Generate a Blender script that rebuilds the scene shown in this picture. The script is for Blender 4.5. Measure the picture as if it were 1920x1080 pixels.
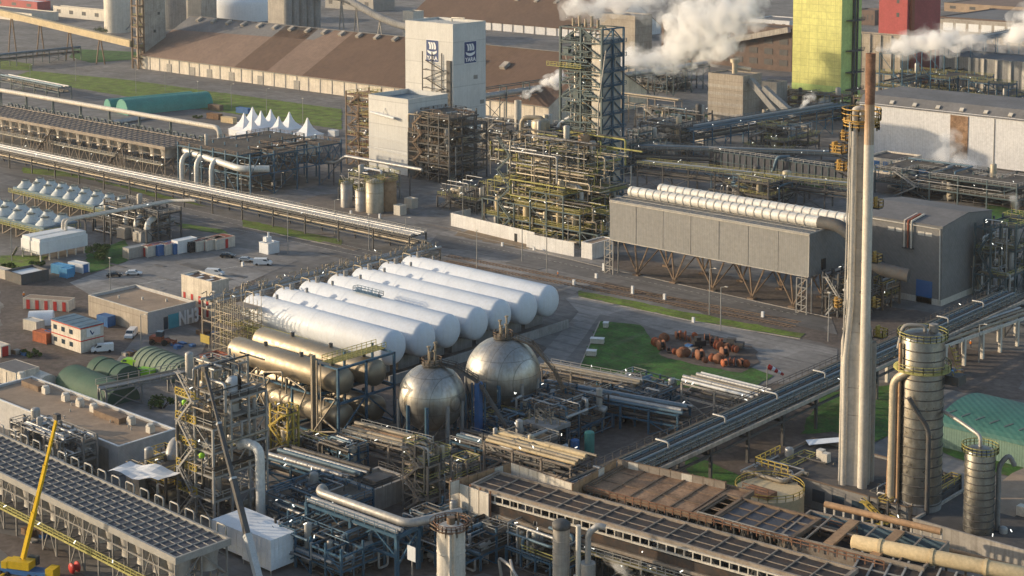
import bpy, math, random
from mathutils import Vector
for o in list(bpy.data.objects): bpy.data.objects.remove(o)
SC = bpy.context.scene
COL = SC.collection
R = math.radians
# ---------------------------------------------------------------- camera
# world axes follow the plant grid: +X runs towards the viewer's right, +Y away to the right
F, PIT, YAW, PY, H = 3113., R(5.29), R(41.76), 36.3, 115.
cp, sp, cy, sy = math.cos(PIT), math.sin(PIT), math.cos(YAW), math.sin(YAW)
cam = bpy.data.objects.new('camera', bpy.data.cameras.new('camera')); COL.objects.link(cam)
cam.location = (0, 0, H); cam.rotation_euler = (R(90) - PIT, 0, YAW)
cam.data.sensor_width = 36; cam.data.lens = F / 1920 * 36
cam.data.shift_y = -(540 - PY) / 1920
cam.data.clip_start = 1; cam.data.clip_end = 20000
SC.camera = cam
# ---------------------------------------------------------------- light
SUN_AZ, SUN_EL = -82., 13.          # degrees right of the view direction, degrees up
ar, af = math.sin(R(SUN_AZ)), math.cos(R(SUN_AZ))
SUNV = Vector((ar*cy - af*sy, ar*sy + af*cy, math.tan(R(SUN_EL)))).normalized()
sl = bpy.data.lights.new('sun', 'SUN'); sl.energy = 3.1; sl.angle = R(.5); sl.color = (1., .81, .57)
so = bpy.data.objects.new('sun', sl); COL.objects.link(so)
so.rotation_euler = SUNV.to_track_quat('Z', 'Y').to_euler(); so.location = (-500, -100, 400)
W = bpy.data.worlds.new('World'); SC.world = W; W.use_nodes = True
nt = W.node_tree; bg = nt.nodes['Background']; sky = nt.nodes.new('ShaderNodeTexSky')
sky.sky_type = 'NISHITA'; sky.sun_disc = False
sky.sun_elevation = R(SUN_EL); sky.sun_rotation = math.atan2(SUNV.x, SUNV.y)
sky.air_density = 1.0; sky.dust_density = 1.5
nt.links.new(sky.outputs[0], bg.inputs[0]); bg.inputs[1].default_value = .15
SC.view_settings.view_transform = 'Standard'; SC.view_settings.look = 'None'
SC.view_settings.exposure = 0.5; SC.view_settings.gamma = 1
SC.cycles.max_bounces = 18; SC.cycles.diffuse_bounces = 3; SC.cycles.glossy_bounces = 3
SC.cycles.volume_bounces = 16; SC.cycles.transparent_max_bounces = 8
SC.cycles.use_denoising = True; SC.cycles.caustics_reflective = False
# ---------------------------------------------------------------- survey: photo pixel -> plant coordinates
def ray(px, py):
    u = (px - 960) / F; v = (py - PY) / F
    f = cp - v*sp
    return (u*cy - f*sy, u*sy + f*cy, -sp - v*cp)
def P(px, py, z=0):
    d = ray(px, py); t = (z - H) / d[2]; return (d[0]*t, d[1]*t)
def Py(px, py, Y):                    # on the wall plane y=Y -> (x, z)
    d = ray(px, py); t = Y / d[1]; return (d[0]*t, H + d[2]*t)
def Px(px, py, X):                    # on the wall plane x=X -> (y, z)
    d = ray(px, py); t = X / d[0]; return (d[1]*t, H + d[2]*t)
def proj(x, y, z=0):
    r = x*cy + y*sy; f = -x*sy + y*cy; d = z - H
    Z = f*cp - d*sp; return 960 + F*r/Z, PY - F*(f*sp + d*cp)/Z
def bis(fn, lo, hi):
    for _ in range(48):
        m = (lo + hi) / 2
        if fn(m): lo = m
        else: hi = m
    return lo
def zat(x, y, py): return bis(lambda m: proj(x, y, m)[1] > py, -20., H + 80)
def foot(cx, cyy, lx, rx, ty, z=0):   # near corner pixel, left px, right px, top py -> x0,x1,y0,y1,h
    X, Y = P(cx, cyy, z)
    L = bis(lambda m: proj(X - m, Y, z)[0] > lx, 0, 700) if lx is not None else 0
    Wd = bis(lambda m: proj(X, Y + m, z)[0] < rx, 0, 700) if rx is not None else 0
    return X - L, X, Y, Y + Wd, zat(X, Y, ty)
# ---------------------------------------------------------------- mesh builder
class MB:
    def __init__(s): s.v = []; s.f = []; s.s = []; s.m = []; s.mi = 0
    def face(s, idx, smooth=False): s.f.append(idx); s.s.append(smooth); s.m.append(s.mi)
    def poly(s, pts, smooth=False):
        b = len(s.v); s.v += [tuple(p) for p in pts]; s.face(tuple(range(b, b + len(pts))), smooth); return s
    def box(s, x0, x1, y0, y1, z0, z1):
        b = len(s.v)
        s.v += [(x0,y0,z0),(x1,y0,z0),(x1,y1,z0),(x0,y1,z0),(x0,y0,z1),(x1,y0,z1),(x1,y1,z1),(x0,y1,z1)]
        for q in ((3,2,1,0),(4,5,6,7),(0,1,5,4),(1,2,6,5),(2,3,7,6),(3,0,4,7)): s.face(tuple(b+i for i in q))
        return s
    def bar(s, p, q, w, h=None):
        p = Vector(p); q = Vector(q); d = (q - p)
        if d.length < 1e-6: return s
        d.normalize(); up = Vector((0,0,1)) if abs(d.z) < .95 else Vector((1,0,0))
        a = d.cross(up).normalized() * (w/2); c = a.cross(d).normalized() * ((h or w)/2)
        b = len(s.v)
        for e in (p, q):
            for k, l in ((-1,-1),(1,-1),(1,1),(-1,1)): s.v.append(tuple(e + a*k + c*l))
        for t in ((0,1,2,3),(7,6,5,4),(0,4,5,1),(1,5,6,2),(2,6,7,3),(3,7,4,0)): s.face(tuple(b+i for i in t))
        return s
    def path(s, pts, r, n=6, bend=0, caps=True, rads=None):
        P_ = [Vector(p) for p in pts]
        if bend:
            o = [P_[0]]
            for i in range(1, len(P_)-1):
                a, b_, c = P_[i-1], P_[i], P_[i+1]
                d1 = (a-b_); d2 = (c-b_); t = min(bend, d1.length*.45, d2.length*.45)
                if t < 1e-4: continue
                q0 = b_ + d1.normalized()*t; q2 = b_ + d2.normalized()*t
                for k in range(5):
                    u = k/4; o.append(q0*(1-u)**2 + b_*2*u*(1-u) + q2*u*u)
            o.append(P_[-1]); P_ = o
        m = len(P_)
        if m < 2: return s
        t0 = (P_[1]-P_[0]).normalized()
        nx = t0.cross(Vector((0,0,1)) if abs(t0.z) < .9 else Vector((1,0,0))).normalized()
        b = len(s.v); pt = t0
        for i, p in enumerate(P_):
            ti = (P_[min(i+1, m-1)] - P_[max(i-1, 0)])
            ti = ti.normalized() if ti.length > 1e-9 else pt
            nx = (nx - ti*nx.dot(ti))
            nx = nx.normalized() if nx.length > 1e-6 else ti.orthogonal().normalized()
            by = ti.cross(nx); rr = rads[i] if rads else r
            for k in range(n):
                a = 2*math.pi*k/n
                s.v.append(tuple(p + nx*(rr*math.cos(a)) + by*(rr*math.sin(a))))
            pt = ti
        for i in range(m-1):
            for k in range(n):
                k2 = (k+1) % n
                s.face((b+i*n+k, b+i*n+k2, b+(i+1)*n+k2, b+(i+1)*n+k), n > 4)
        if caps:
            for i, rev in ((0, True), (m-1, False)):
                c = len(s.v); s.v += s.v[b+i*n:b+i*n+n]
                ix = list(range(c, c+n)); s.face(tuple(ix[::-1] if rev else ix))
        return s
    def tube(s, p, q, r, n=8, r2=None, caps=True):
        return s.path([p, q], r, n, 0, caps, [r, r2 if r2 is not None else r])
    def lathe(s, c, prof, n=16, axis='z', smooth=True, a0=0, a1=2*math.pi):
        # prof: list of (radius, along); axis z: upright, x / y: lying
        b = len(s.v); full = abs(a1-a0-2*math.pi) < 1e-6; k1 = n if full else n+1
        for (r, h) in prof:
            for k in range(k1):
                a = a0 + (a1-a0)*k/n; u, w = r*math.cos(a), r*math.sin(a)
                s.v.append({'z':(c[0]+u, c[1]+w, c[2]+h), 'x':(c[0]+h, c[1]+u, c[2]+w), 'y':(c[0]-u, c[1]+h, c[2]+w)}[axis])
        for i in range(len(prof)-1):
            for k in range(n):
                k2 = (k+1) % k1
                s.face((b+i*k1+k, b+i*k1+k2, b+(i+1)*k1+k2, b+(i+1)*k1+k), smooth)
        return s
    def dome(s, c, r, h0, h1, n=14, axis='z', head=.5, both=True):
        # closed pressure vessel: cylinder between h0 and h1 with elliptical heads
        pr = []
        K = 5
        if both:
            for k in range(K): a = math.pi/2*k/K; pr.append((max(r*math.sin(a), .002), h0 - r*head*math.cos(a)))
        else: pr.append((.002, h0))
        pr += [(r, h0), (r, h1)]
        for k in range(1, K+1): a = math.pi/2*k/K; pr.append((max(r*math.cos(a), .002), h1 + r*head*math.sin(a)))
        return s.lathe(c, pr, n, axis)
    def rail(s, pts, h=1.1, w=.09, step=2.2):
        for p, q in zip(pts, pts[1:]):
            p = Vector(p); q = Vector(q); L = (q-p).length
            if L < .05: continue
            for k in (h, h*.55): s.bar(p + Vector((0,0,k)), q + Vector((0,0,k)), w)
            nn = max(1, int(L/step))
            for i in range(nn+1):
                e = p.lerp(q, i/nn); s.bar(e, e + Vector((0,0,h)), w)
        return s
    def add(s, o, d=(0,0,0), rz=0):
        b = len(s.v); c_, s_ = math.cos(rz), math.sin(rz)
        s.v += [(x*c_-y*s_+d[0], x*s_+y*c_+d[1], z+d[2]) for x, y, z in o.v]
        for f, sm, m in zip(o.f, o.s, o.m): s.f.append(tuple(b+i for i in f)); s.s.append(sm); s.m.append(m)
        return s
def mesh_obj(name, mb, mats, parent=None):
    me = bpy.data.meshes.new(name); me.from_pydata(mb.v, [], mb.f); me.update()
    me.polygons.foreach_set('use_smooth', mb.s)
    if not isinstance(mats, (list, tuple)): mats = [mats]
    for m in mats: me.materials.append(m)
    if len(mats) > 1: me.polygons.foreach_set('material_index', mb.m)
    o = bpy.data.objects.new(name, me); COL.objects.link(o)
    if parent: o.parent = parent
    return o
def tag(o, label=None, cat=None, group=None, kind=None):
    if label: o['label'] = label
    if cat: o['category'] = cat
    if group: o['group'] = group
    if kind: o['kind'] = kind
    return o
def thing(name, label, cat, loc=(0,0,0), rz=0, group=None):
    o = bpy.data.objects.new(name, None); COL.objects.link(o)
    o.empty_display_size = 1
    o.location = loc if len(loc) == 3 else (loc[0], loc[1], 0); o.rotation_euler = (0, 0, rz)
    return tag(o, label, cat, group)
def part(name, mb, mats, parent, label=None):
    o = mesh_obj(name, mb, mats, parent)
    if label: o['label'] = label
    return o
def solo(name, label, cat, mb, mats, loc=(0,0,0), rz=0, group=None, kind=None):
    o = mesh_obj(name, mb, mats); o.location = loc if len(loc) == 3 else (loc[0], loc[1], 0)
    o.rotation_euler = (0, 0, rz); return tag(o, label, cat, group, kind)
def dup(o, loc=None, rz=None, label=None, parent=None, scale=None):
    c = o.copy(); COL.objects.link(c); c.parent = parent
    if loc is not None: c.location = loc if len(loc) == 3 else (loc[0], loc[1], 0)
    if rz is not None: c.rotation_euler = (0, 0, rz)
    if scale is not None: c.scale = scale if isinstance(scale, tuple) else (scale,)*3
    if label: c['label'] = label
    for ch in [x for x in KIDS.get(o.name, ())]: dup(ch, parent=c)
    return c
KIDS = {}
def kids(root):                        # remember a finished prototype's children
    for x in root.children_recursive: KIDS.setdefault(x.parent.name, []).append(x)
    return root
def struct(name, mb, m): return tag(mesh_obj(name, mb, m), kind='structure')
# ---------------------------------------------------------------- materials
MT = {}
def mat(name, col, rough=.75, metal=0., var=.22, scale=.25, streak=0., dirt=None, dirt_amt=0., ribs=None, rib_str=.4, bump=0., grid=None, patches=0, tracks=0, grid_col=.6, fine=.12, spec=.35):
    m = bpy.data.materials.new(name); m.use_nodes = True; n = m.node_tree.nodes; l = m.node_tree.links
    bs = n['Principled BSDF']; bs.inputs['Roughness'].default_value = rough; bs.inputs['Metallic'].default_value = metal
    bs.inputs['Specular IOR Level'].default_value = spec
    tc = n.new('ShaderNodeTexCoord'); co = tc.outputs['Object']
    def noise(sc, det=4, vec=None, rg=.6):
        t = n.new('ShaderNodeTexNoise'); t.inputs['Scale'].default_value = sc; t.inputs['Detail'].default_value = det
        t.inputs['Roughness'].default_value = rg; l.new(vec or co, t.inputs['Vector']); return t.outputs['Fac']
    def ramp(src, a, b, v0, v1):
        t = n.new('ShaderNodeMapRange'); t.inputs[1].default_value = a; t.inputs[2].default_value = b
        t.inputs[3].default_value = v0; t.inputs[4].default_value = v1; l.new(src, t.inputs[0]); return t.outputs[0]
    def mix(f, a, b, mode='MIX'):
        t = n.new('ShaderNodeMix'); t.data_type = 'RGBA'; t.blend_type = mode
        if isinstance(f, float): t.inputs[0].default_value = f
        else: l.new(f, t.inputs[0])
        for s_, x in ((6, a), (7, b)):
            if isinstance(x, tuple): t.inputs[s_].default_value = (*x[:3], 1)
            else: l.new(x, t.inputs[s_])
        return t.outputs[2]
    def mapping(sc, rot=(0,0,0)):
        t = n.new('ShaderNodeMapping'); t.inputs['Scale'].default_value = sc; t.inputs['Rotation'].default_value = rot; l.new(co, t.inputs['Vector']); return t.outputs[0]
    def grey(src):
        t = n.new('ShaderNodeCombineColor')
        for i in range(3): l.new(src, t.inputs[i])
        return t.outputs[0]
    c = tuple(col)
    f1 = ramp(noise(scale), .3, .7, 1-var, 1+var)
    c = mix(1., c, grey(f1), 'MULTIPLY')
    if fine: c = mix(1., c, grey(ramp(noise(scale*9, 3), .3, .7, 1-fine, 1+fine)), 'MULTIPLY')
    if streak:
        f2 = ramp(noise(1., 3, mapping((1.6, 1.6, .07))), .42, .72, 0, streak)
        c = mix(f2, c, dirt or (.12, .1, .08))
    if dirt_amt:
        f3 = ramp(noise(scale*2.3, 6, None, .7), .5, .68, 0, dirt_amt)
        c = mix(f3, c, dirt or (.12, .09, .06))
    if grid:                                    # panel joints
        br = n.new('ShaderNodeTexBrick'); br.offset = 0; l.new(mapping((1,1,1), grid[2] if len(grid) > 2 else (0,0,0)), br.inputs['Vector'])
        br.inputs['Scale'].default_value = 1; br.inputs['Brick Width'].default_value = grid[0]; br.inputs['Row Height'].default_value = grid[1]
        br.inputs['Mortar Size'].default_value = grid[3] if len(grid) > 3 else .06; br.inputs['Mortar Smooth'].default_value = .1
        br.inputs['Color1'].default_value = (1,1,1,1); br.inputs['Color2'].default_value = (.9,.9,.9,1); br.inputs['Mortar'].default_value = (grid_col,)*3 + (1,)
        c = mix(1., c, br.outputs['Color'], 'MULTIPLY')
    if tracks:                                  # tyre marks and drips along the lanes
        c = mix(ramp(noise(1., 4, mapping((.025, .55, 1))), .52, .72, 0, tracks), c, (.06, .055, .05)); c = mix(ramp(noise(1., 4, mapping((.6, .03, 1))), .56, .75, 0, tracks*.7), c, (.3, .28, .25))
    if patches:                                 # relaid rectangles of paving
        vo = n.new('ShaderNodeTexVoronoi'); vo.distance = 'CHEBYCHEV'; vo.inputs['Scale'].default_value = .045; l.new(co, vo.inputs['Vector'])
        sx_ = n.new('ShaderNodeSeparateColor'); l.new(vo.outputs['Color'], sx_.inputs[0]); c = mix(1., c, grey(ramp(sx_.outputs[0], 0, 1, 1-patches, 1+patches)), 'MULTIPLY')
    if isinstance(c, tuple): bs.inputs['Base Color'].default_value = (*c, 1)
    else: l.new(c, bs.inputs['Base Color'])
    hgt = None
    if ribs:                                    # corrugation: (scale, axis)
        wv = n.new('ShaderNodeTexWave'); wv.bands_direction = ribs[1]; wv.inputs['Scale'].default_value = ribs[0]; l.new(co, wv.inputs['Vector'])
        hgt = wv.outputs['Fac']
        c2 = mix(1., c, grey(ramp(hgt, 0, 1, 1-rib_str*.35, 1.0)), 'MULTIPLY'); l.new(c2, bs.inputs['Base Color'])
    elif bump: hgt = noise(scale*12, 5)
    if hgt is not None:
        b = n.new('ShaderNodeBump'); b.inputs['Strength'].default_value = rib_str if ribs else bump; b.inputs['Distance'].default_value = .1
        l.new(hgt, b.inputs['Height']); l.new(b.outputs[0], bs.inputs['Normal'])
    if rough < .6: l.new(ramp(noise(scale*3), .3, .7, max(.05, rough-.1), rough+.15), bs.inputs['Roughness'])
    MT[name] = m; return m
DIRT = (.11,.085,.06)
mat('ground', (.188,.176,.165), .95, tracks=.35, var=.35, scale=.03, dirt=(.11,.095,.08), dirt_amt=.7, fine=.25, bump=.3)
mat('soil', (.125,.10,.085), .95, var=.35, scale=.08, dirt=(.085,.068,.055), dirt_amt=.7, fine=.3, bump=.4)
mat('sand', (.24,.18,.12), .95, var=.25, scale=.1, dirt=(.1,.08,.06), dirt_amt=.5)
mat('asphalt', (.16,.15,.142), .9, patches=.18, tracks=.6, var=.2, scale=.05, dirt=(.1,.09,.08), dirt_amt=.5, fine=.15)
mat('asphalt_light', (.25,.236,.222), .9, patches=.18, tracks=.6, var=.18, scale=.06, dirt=(.13,.118,.108), dirt_amt=.6, fine=.15)
mat('paving', (.21,.175,.145), .9, var=.18, scale=.12, dirt=(.12,.1,.085), dirt_amt=.5, grid=(6,6,(0,0,0),.12), grid_col=.75)
mat('grass', (.125,.19,.022), .95, tracks=.45, var=.5, scale=.16, dirt=(.19,.15,.065), dirt_amt=.85, fine=.35, bump=.5)
mat('lawn', (.045,.125,.02), .95, tracks=.3, var=.5, scale=.2, dirt=(.09,.095,.035), dirt_amt=.85, fine=.35, bump=.5)
mat('marking', (.55,.53,.48), .8, var=.3, scale=.6)
mat('concrete', (.41,.37,.32), .9, var=.18, scale=.12, streak=.45, dirt=(.14,.12,.1), dirt_amt=.35, fine=.12)
mat('concrete_panel', (.40,.345,.28), .9, var=.14, scale=.1, streak=.4, dirt=(.19,.16,.13), dirt_amt=.3, grid=(9,4,(R(90),0,0),.12), grid_col=.72)
mat('concrete_grey', (.30,.29,.275), .9, var=.15, scale=.1, streak=.4, dirt=(.1,.1,.1), dirt_amt=.3)
mat('white', (.74,.74,.73), .5, var=.06, scale=.15, streak=.18, dirt=(.4,.38,.35), fine=.04)
mat('bullet_white', (.70,.73,.77), .5, var=.05, scale=.15, fine=.04, streak=.14, dirt=(.5,.44,.34))
mat('offwhite', (.62,.57,.49), .6, var=.1, scale=.3, streak=.35, dirt=(.3,.26,.2), dirt_amt=.15)
mat('cream', (.68,.61,.51), .8, var=.14, scale=.2, streak=.4, dirt=(.28,.22,.16), dirt_amt=.3)
mat('fabric_white', (.8,.8,.8), .8, var=.06, scale=.4, fine=.05)
mat('wrap', (.78,.81,.84), .6, var=.08, scale=.3, bump=.3, fine=.06, grid=(2.2,2.2,(R(90),0,0),.05), grid_col=.9)
mat('clad_tower', (.66,.65,.62), .65, var=.07, scale=.08, streak=.22, dirt=(.33,.3,.26), grid=(60,9,(R(90),0,0),.18), grid_col=.74, fine=.05)
mat('clad_grey', (.25,.247,.24), .55, var=.07, scale=.1, streak=.15, dirt=(.18,.165,.14), ribs=(.55,'X'), rib_str=.25)
mat('clad_dark', (.215,.205,.195), .6, var=.08, scale=.1, streak=.15, dirt=(.15,.15,.15), ribs=(.55,'DIAGONAL'), rib_str=.2)
mat('clad_white', (.66,.65,.65), .6, var=.06, scale=.1, streak=.25, dirt=(.4,.37,.33), ribs=(.4,'X'), rib_str=.2)
mat('fence_white', (.8,.78,.75), .7, var=.1, scale=.3, ribs=(.8,'X'), rib_str=.6, streak=.3, dirt=(.38,.33,.28))
mat('clad_blgrey', (.47,.46,.45), .65, var=.06, scale=.1, streak=.15, dirt=(.25,.24,.23), ribs=(1.0,'DIAGONAL'), rib_str=.2)
mat('yellow_clad', (.70,.67,.23), .65, var=.14, scale=.06, streak=.45, dirt=(.45,.47,.14), grid=(4.5,3.2,(R(90),0,0),.12), grid_col=.74)
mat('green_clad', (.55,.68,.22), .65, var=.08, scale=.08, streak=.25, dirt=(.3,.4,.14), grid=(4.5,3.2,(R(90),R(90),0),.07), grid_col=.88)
mat('red_clad', (.38,.075,.075), .7, var=.1, scale=.1, streak=.25, dirt=(.25,.06,.05), dirt_amt=.2)
mat('brick', (.15,.105,.085), .9, var=.2, scale=.3, dirt_amt=.3)
mat('roof_brown', (.24,.165,.125), .9, var=.12, scale=.05, ribs=(.22,'X'), rib_str=.45, dirt=(.15,.1,.08), dirt_amt=.4, streak=.3)
mat('roof_brown_dark', (.135,.085,.06), .9, var=.12, scale=.05, ribs=(.22,'X'), rib_str=.3, dirt=(.09,.06,.045), dirt_amt=.4)
mat('roof_grey', (.17,.165,.165), .9, var=.15, scale=.08, dirt=(.1,.1,.1), dirt_amt=.4)
mat('roof_tan', (.33,.245,.175), .95, var=.16, scale=.09, dirt=(.2,.15,.11), dirt_amt=.5, fine=.12)
mat('roof_black', (.075,.07,.068), .9, var=.25, scale=.15, dirt=(.14,.12,.1), dirt_amt=.6)
mat('steel_grey', (.25,.24,.225), .6, .1, var=.15, scale=.5, dirt=(.2,.13,.08), dirt_amt=.3)
mat('steel_dark', (.085,.085,.085), .65, .1, var=.25, scale=.4, dirt=(.13,.08,.05), dirt_amt=.5)
mat('steel_blue', (.045,.115,.18), .55, .1, var=.2, scale=.4, dirt=(.12,.1,.08), dirt_amt=.35)
mat('steel_brown', (.20,.14,.095), .75, .1, var=.25, scale=.5, dirt=(.12,.07,.04), dirt_amt=.5)
mat('steel_teal', (.075,.11,.12), .6, .1, var=.2, scale=.4, dirt=(.14,.1,.06), dirt_amt=.4)
mat('steel_tan', (.29,.245,.2), .7, .1, var=.2, scale=.4, dirt=(.2,.12,.07), dirt_amt=.5)
mat('rust', (.24,.125,.075), .85, .1, var=.35, scale=.3, dirt=(.12,.055,.03), dirt_amt=.7, fine=.25)
mat('rust_roof', (.30,.185,.11), .85, .1, var=.4, scale=.25, dirt=(.13,.07,.04), dirt_amt=.8, fine=.25)
mat('grating', (.15,.13,.105), .8, .2, var=.25, scale=.6, ribs=(2.5,'X'), rib_str=.5, dirt=(.1,.07,.05), dirt_amt=.4)
mat('grating_yellow', (.33,.28,.09), .8, .1, var=.25, scale=.6, dirt=(.12,.09,.05), dirt_amt=.5)
mat('yellow', (.48,.35,.07), .6, var=.15, scale=.6, dirt=(.25,.17,.06), dirt_amt=.35)
mat('orange', (.46,.28,.07), .6, var=.15, scale=.6, dirt=(.3,.14,.05), dirt_amt=.3)
mat('rail_grey', (.33,.32,.30), .6, .2, var=.12, scale=.6)
mat('rail_olive', (.37,.34,.11), .7, var=.2, scale=.6, dirt=(.16,.13,.07), dirt_amt=.4)
mat('rail_blue', (.10,.17,.23), .6, var=.2, scale=.6)
mat('pipe_silver', (.40,.395,.385), .5, .5, var=.12, scale=.5, dirt=(.3,.26,.22), dirt_amt=.3, ribs=(.35,'X'), rib_str=.12)
mat('pipe_white', (.68,.67,.65), .5, .0, var=.1, scale=.5, dirt=(.38,.33,.28), dirt_amt=.3)
mat('pipe_tan', (.31,.265,.2), .55, .3, var=.18, scale=.4, dirt=(.25,.18,.11), dirt_amt=.5)
mat('pipe_blue', (.11,.175,.225), .5, .2, var=.15, scale=.4, dirt=(.1,.12,.13), dirt_amt=.3)
mat('pipe_dark', (.09,.085,.08), .6, .3, var=.2, scale=.4, dirt=(.15,.1,.07), dirt_amt=.4)
mat('pipe_rust', (.40,.25,.14), .75, .1, var=.25, scale=.3, dirt=(.2,.1,.05), dirt_amt=.6)
mat('duct_white', (.70,.68,.63), .5, .15, var=.08, scale=.2, streak=.25, dirt=(.4,.36,.3))
mat('brushed_steel', (.43,.415,.385), .42, .88, var=.16, scale=.2, streak=.45, dirt=(.25,.21,.15), fine=.08, grid=(2.2,3.4,(R(90),0,0),.06), grid_col=.62)
mat('bullet_steel', (.30,.255,.19), .48, .7, var=.12, scale=.25, streak=.2, dirt=(.3,.23,.15), fine=.05)
mat('vessel_grey', (.42,.40,.37), .5, .4, var=.15, scale=.3, streak=.3, dirt=(.22,.19,.15))
mat('vessel_tan', (.47,.41,.31), .5, .3, var=.15, scale=.3, streak=.35, dirt=(.24,.19,.13))
mat('column_steel', (.25,.245,.23), .34, .9, var=.2, scale=.3, streak=.4, dirt=(.17,.14,.11), dirt_amt=.3)
mat('louvre', (.085,.088,.105), .6, .3, var=.2, scale=.3, ribs=(1.2,'Y'), rib_str=.5)
mat('louvre_rust', (.06,.05,.046), .7, .2, var=.3, scale=.2, ribs=(1.2,'Y'), rib_str=.5, dirt=(.17,.09,.05), dirt_amt=.6)
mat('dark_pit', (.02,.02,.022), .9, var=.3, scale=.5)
mat('green_tarp', (.055,.11,.075), .75, var=.12, scale=.2, streak=.2, dirt=(.12,.15,.1), fine=.06)
mat('green_sage', (.17,.215,.155), .75, var=.12, scale=.2, streak=.2, dirt=(.1,.13,.09))
mat('teal', (.045,.15,.125), .6, var=.12, scale=.15, ribs=(.35,'DIAGONAL'), rib_str=.3, streak=.2, dirt=(.12,.25,.2))
mat('gate_teal', (.05,.33,.42), .6, var=.1, scale=.4)
mat('teal_pale', (.17,.26,.205), .7, var=.1, scale=.15, ribs=(.6,'X'), rib_str=.3)
mat('tank_green', (.07,.27,.22), .5, var=.1, scale=.2)
mat('tank_cream', (.60,.47,.28), .7, var=.12, scale=.2, dirt=(.38,.27,.14), dirt_amt=.4)
mat('glass', (.03,.05,.07), .15, var=.1, scale=.5, spec=.6)
mat('blue_paint', (.04,.14,.34), .5, var=.12, scale=.5)
mat('blue_bright', (.08,.3,.52), .5, var=.1, scale=.5)
mat('logo_blue', (.012,.045,.16), .5, var=.05, scale=.5)
mat('logo_white', (.78,.78,.78), .5, var=.03, scale=.5)
mat('red', (.48,.035,.03), .5, var=.1, scale=.6)
mat('brown_red', (.28,.08,.04), .7, var=.2, scale=.6)
mat('reel_orange', (.42,.12,.05), .7, var=.25, scale=.8)
mat('reel_brown', (.26,.11,.06), .8, var=.25, scale=.8)
mat('black', (.02,.02,.022), .4, var=.1, scale=.6)
mat('tyre', (.018,.018,.018), .9, var=.1, scale=.6)
mat('car_white', (.72,.72,.72), .3, var=.03, scale=.5, spec=.5)
mat('car_black', (.02,.021,.024), .25, var=.03, scale=.5, spec=.5)
mat('car_silver', (.45,.46,.47), .3, .5, var=.03, scale=.5)
mat('lime', (.28,.58,.03), .4, var=.05, scale=.5)
mat('crane_yellow', (.68,.44,.015), .45, var=.1, scale=.5, dirt=(.35,.22,.03), dirt_amt=.2)
mat('crane_grey', (.47,.48,.48), .45, var=.1, scale=.5)
mat('wood', (.2,.12,.07), .9, var=.3, scale=.8)
mat('leaf', (.06,.10,.02), .9, var=.4, scale=.5)
mat('trunk', (.08,.06,.04), .95, var=.3, scale=1)
mat('skin', (.45,.3,.22), .7, var=.05, scale=3)
mat('hivis', (.85,.25,.02), .7, var=.05, scale=3)
mat('trousers', (.03,.04,.08), .8, var=.05, scale=3)
mat('fan_pale', (.50,.54,.54), .6, var=.1, scale=.3, streak=.3, dirt=(.3,.28,.24))
mat('stack_concrete', (.50,.46,.40), .85, var=.14, scale=.15, streak=.4, dirt=(.27,.24,.2), dirt_amt=.25)
mat('flue_stain', (.36,.24,.14), .7, var=.3, scale=.25, streak=.7, dirt=(.24,.125,.075))
def emit(name, col, s):
    m = bpy.data.materials.new(name); m.use_nodes = True; b = m.node_tree.nodes['Principled BSDF']
    b.inputs['Base Color'].default_value = (*col, 1); b.inputs['Emission Color'].default_value = (*col, 1); b.inputs['Emission Strength'].default_value = s
    MT[name] = m; return m
emit('lamp_lit', (1., .98, .86), 1.5)
emit('lamp_green', (.75, 1., .8), 2.2)
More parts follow.
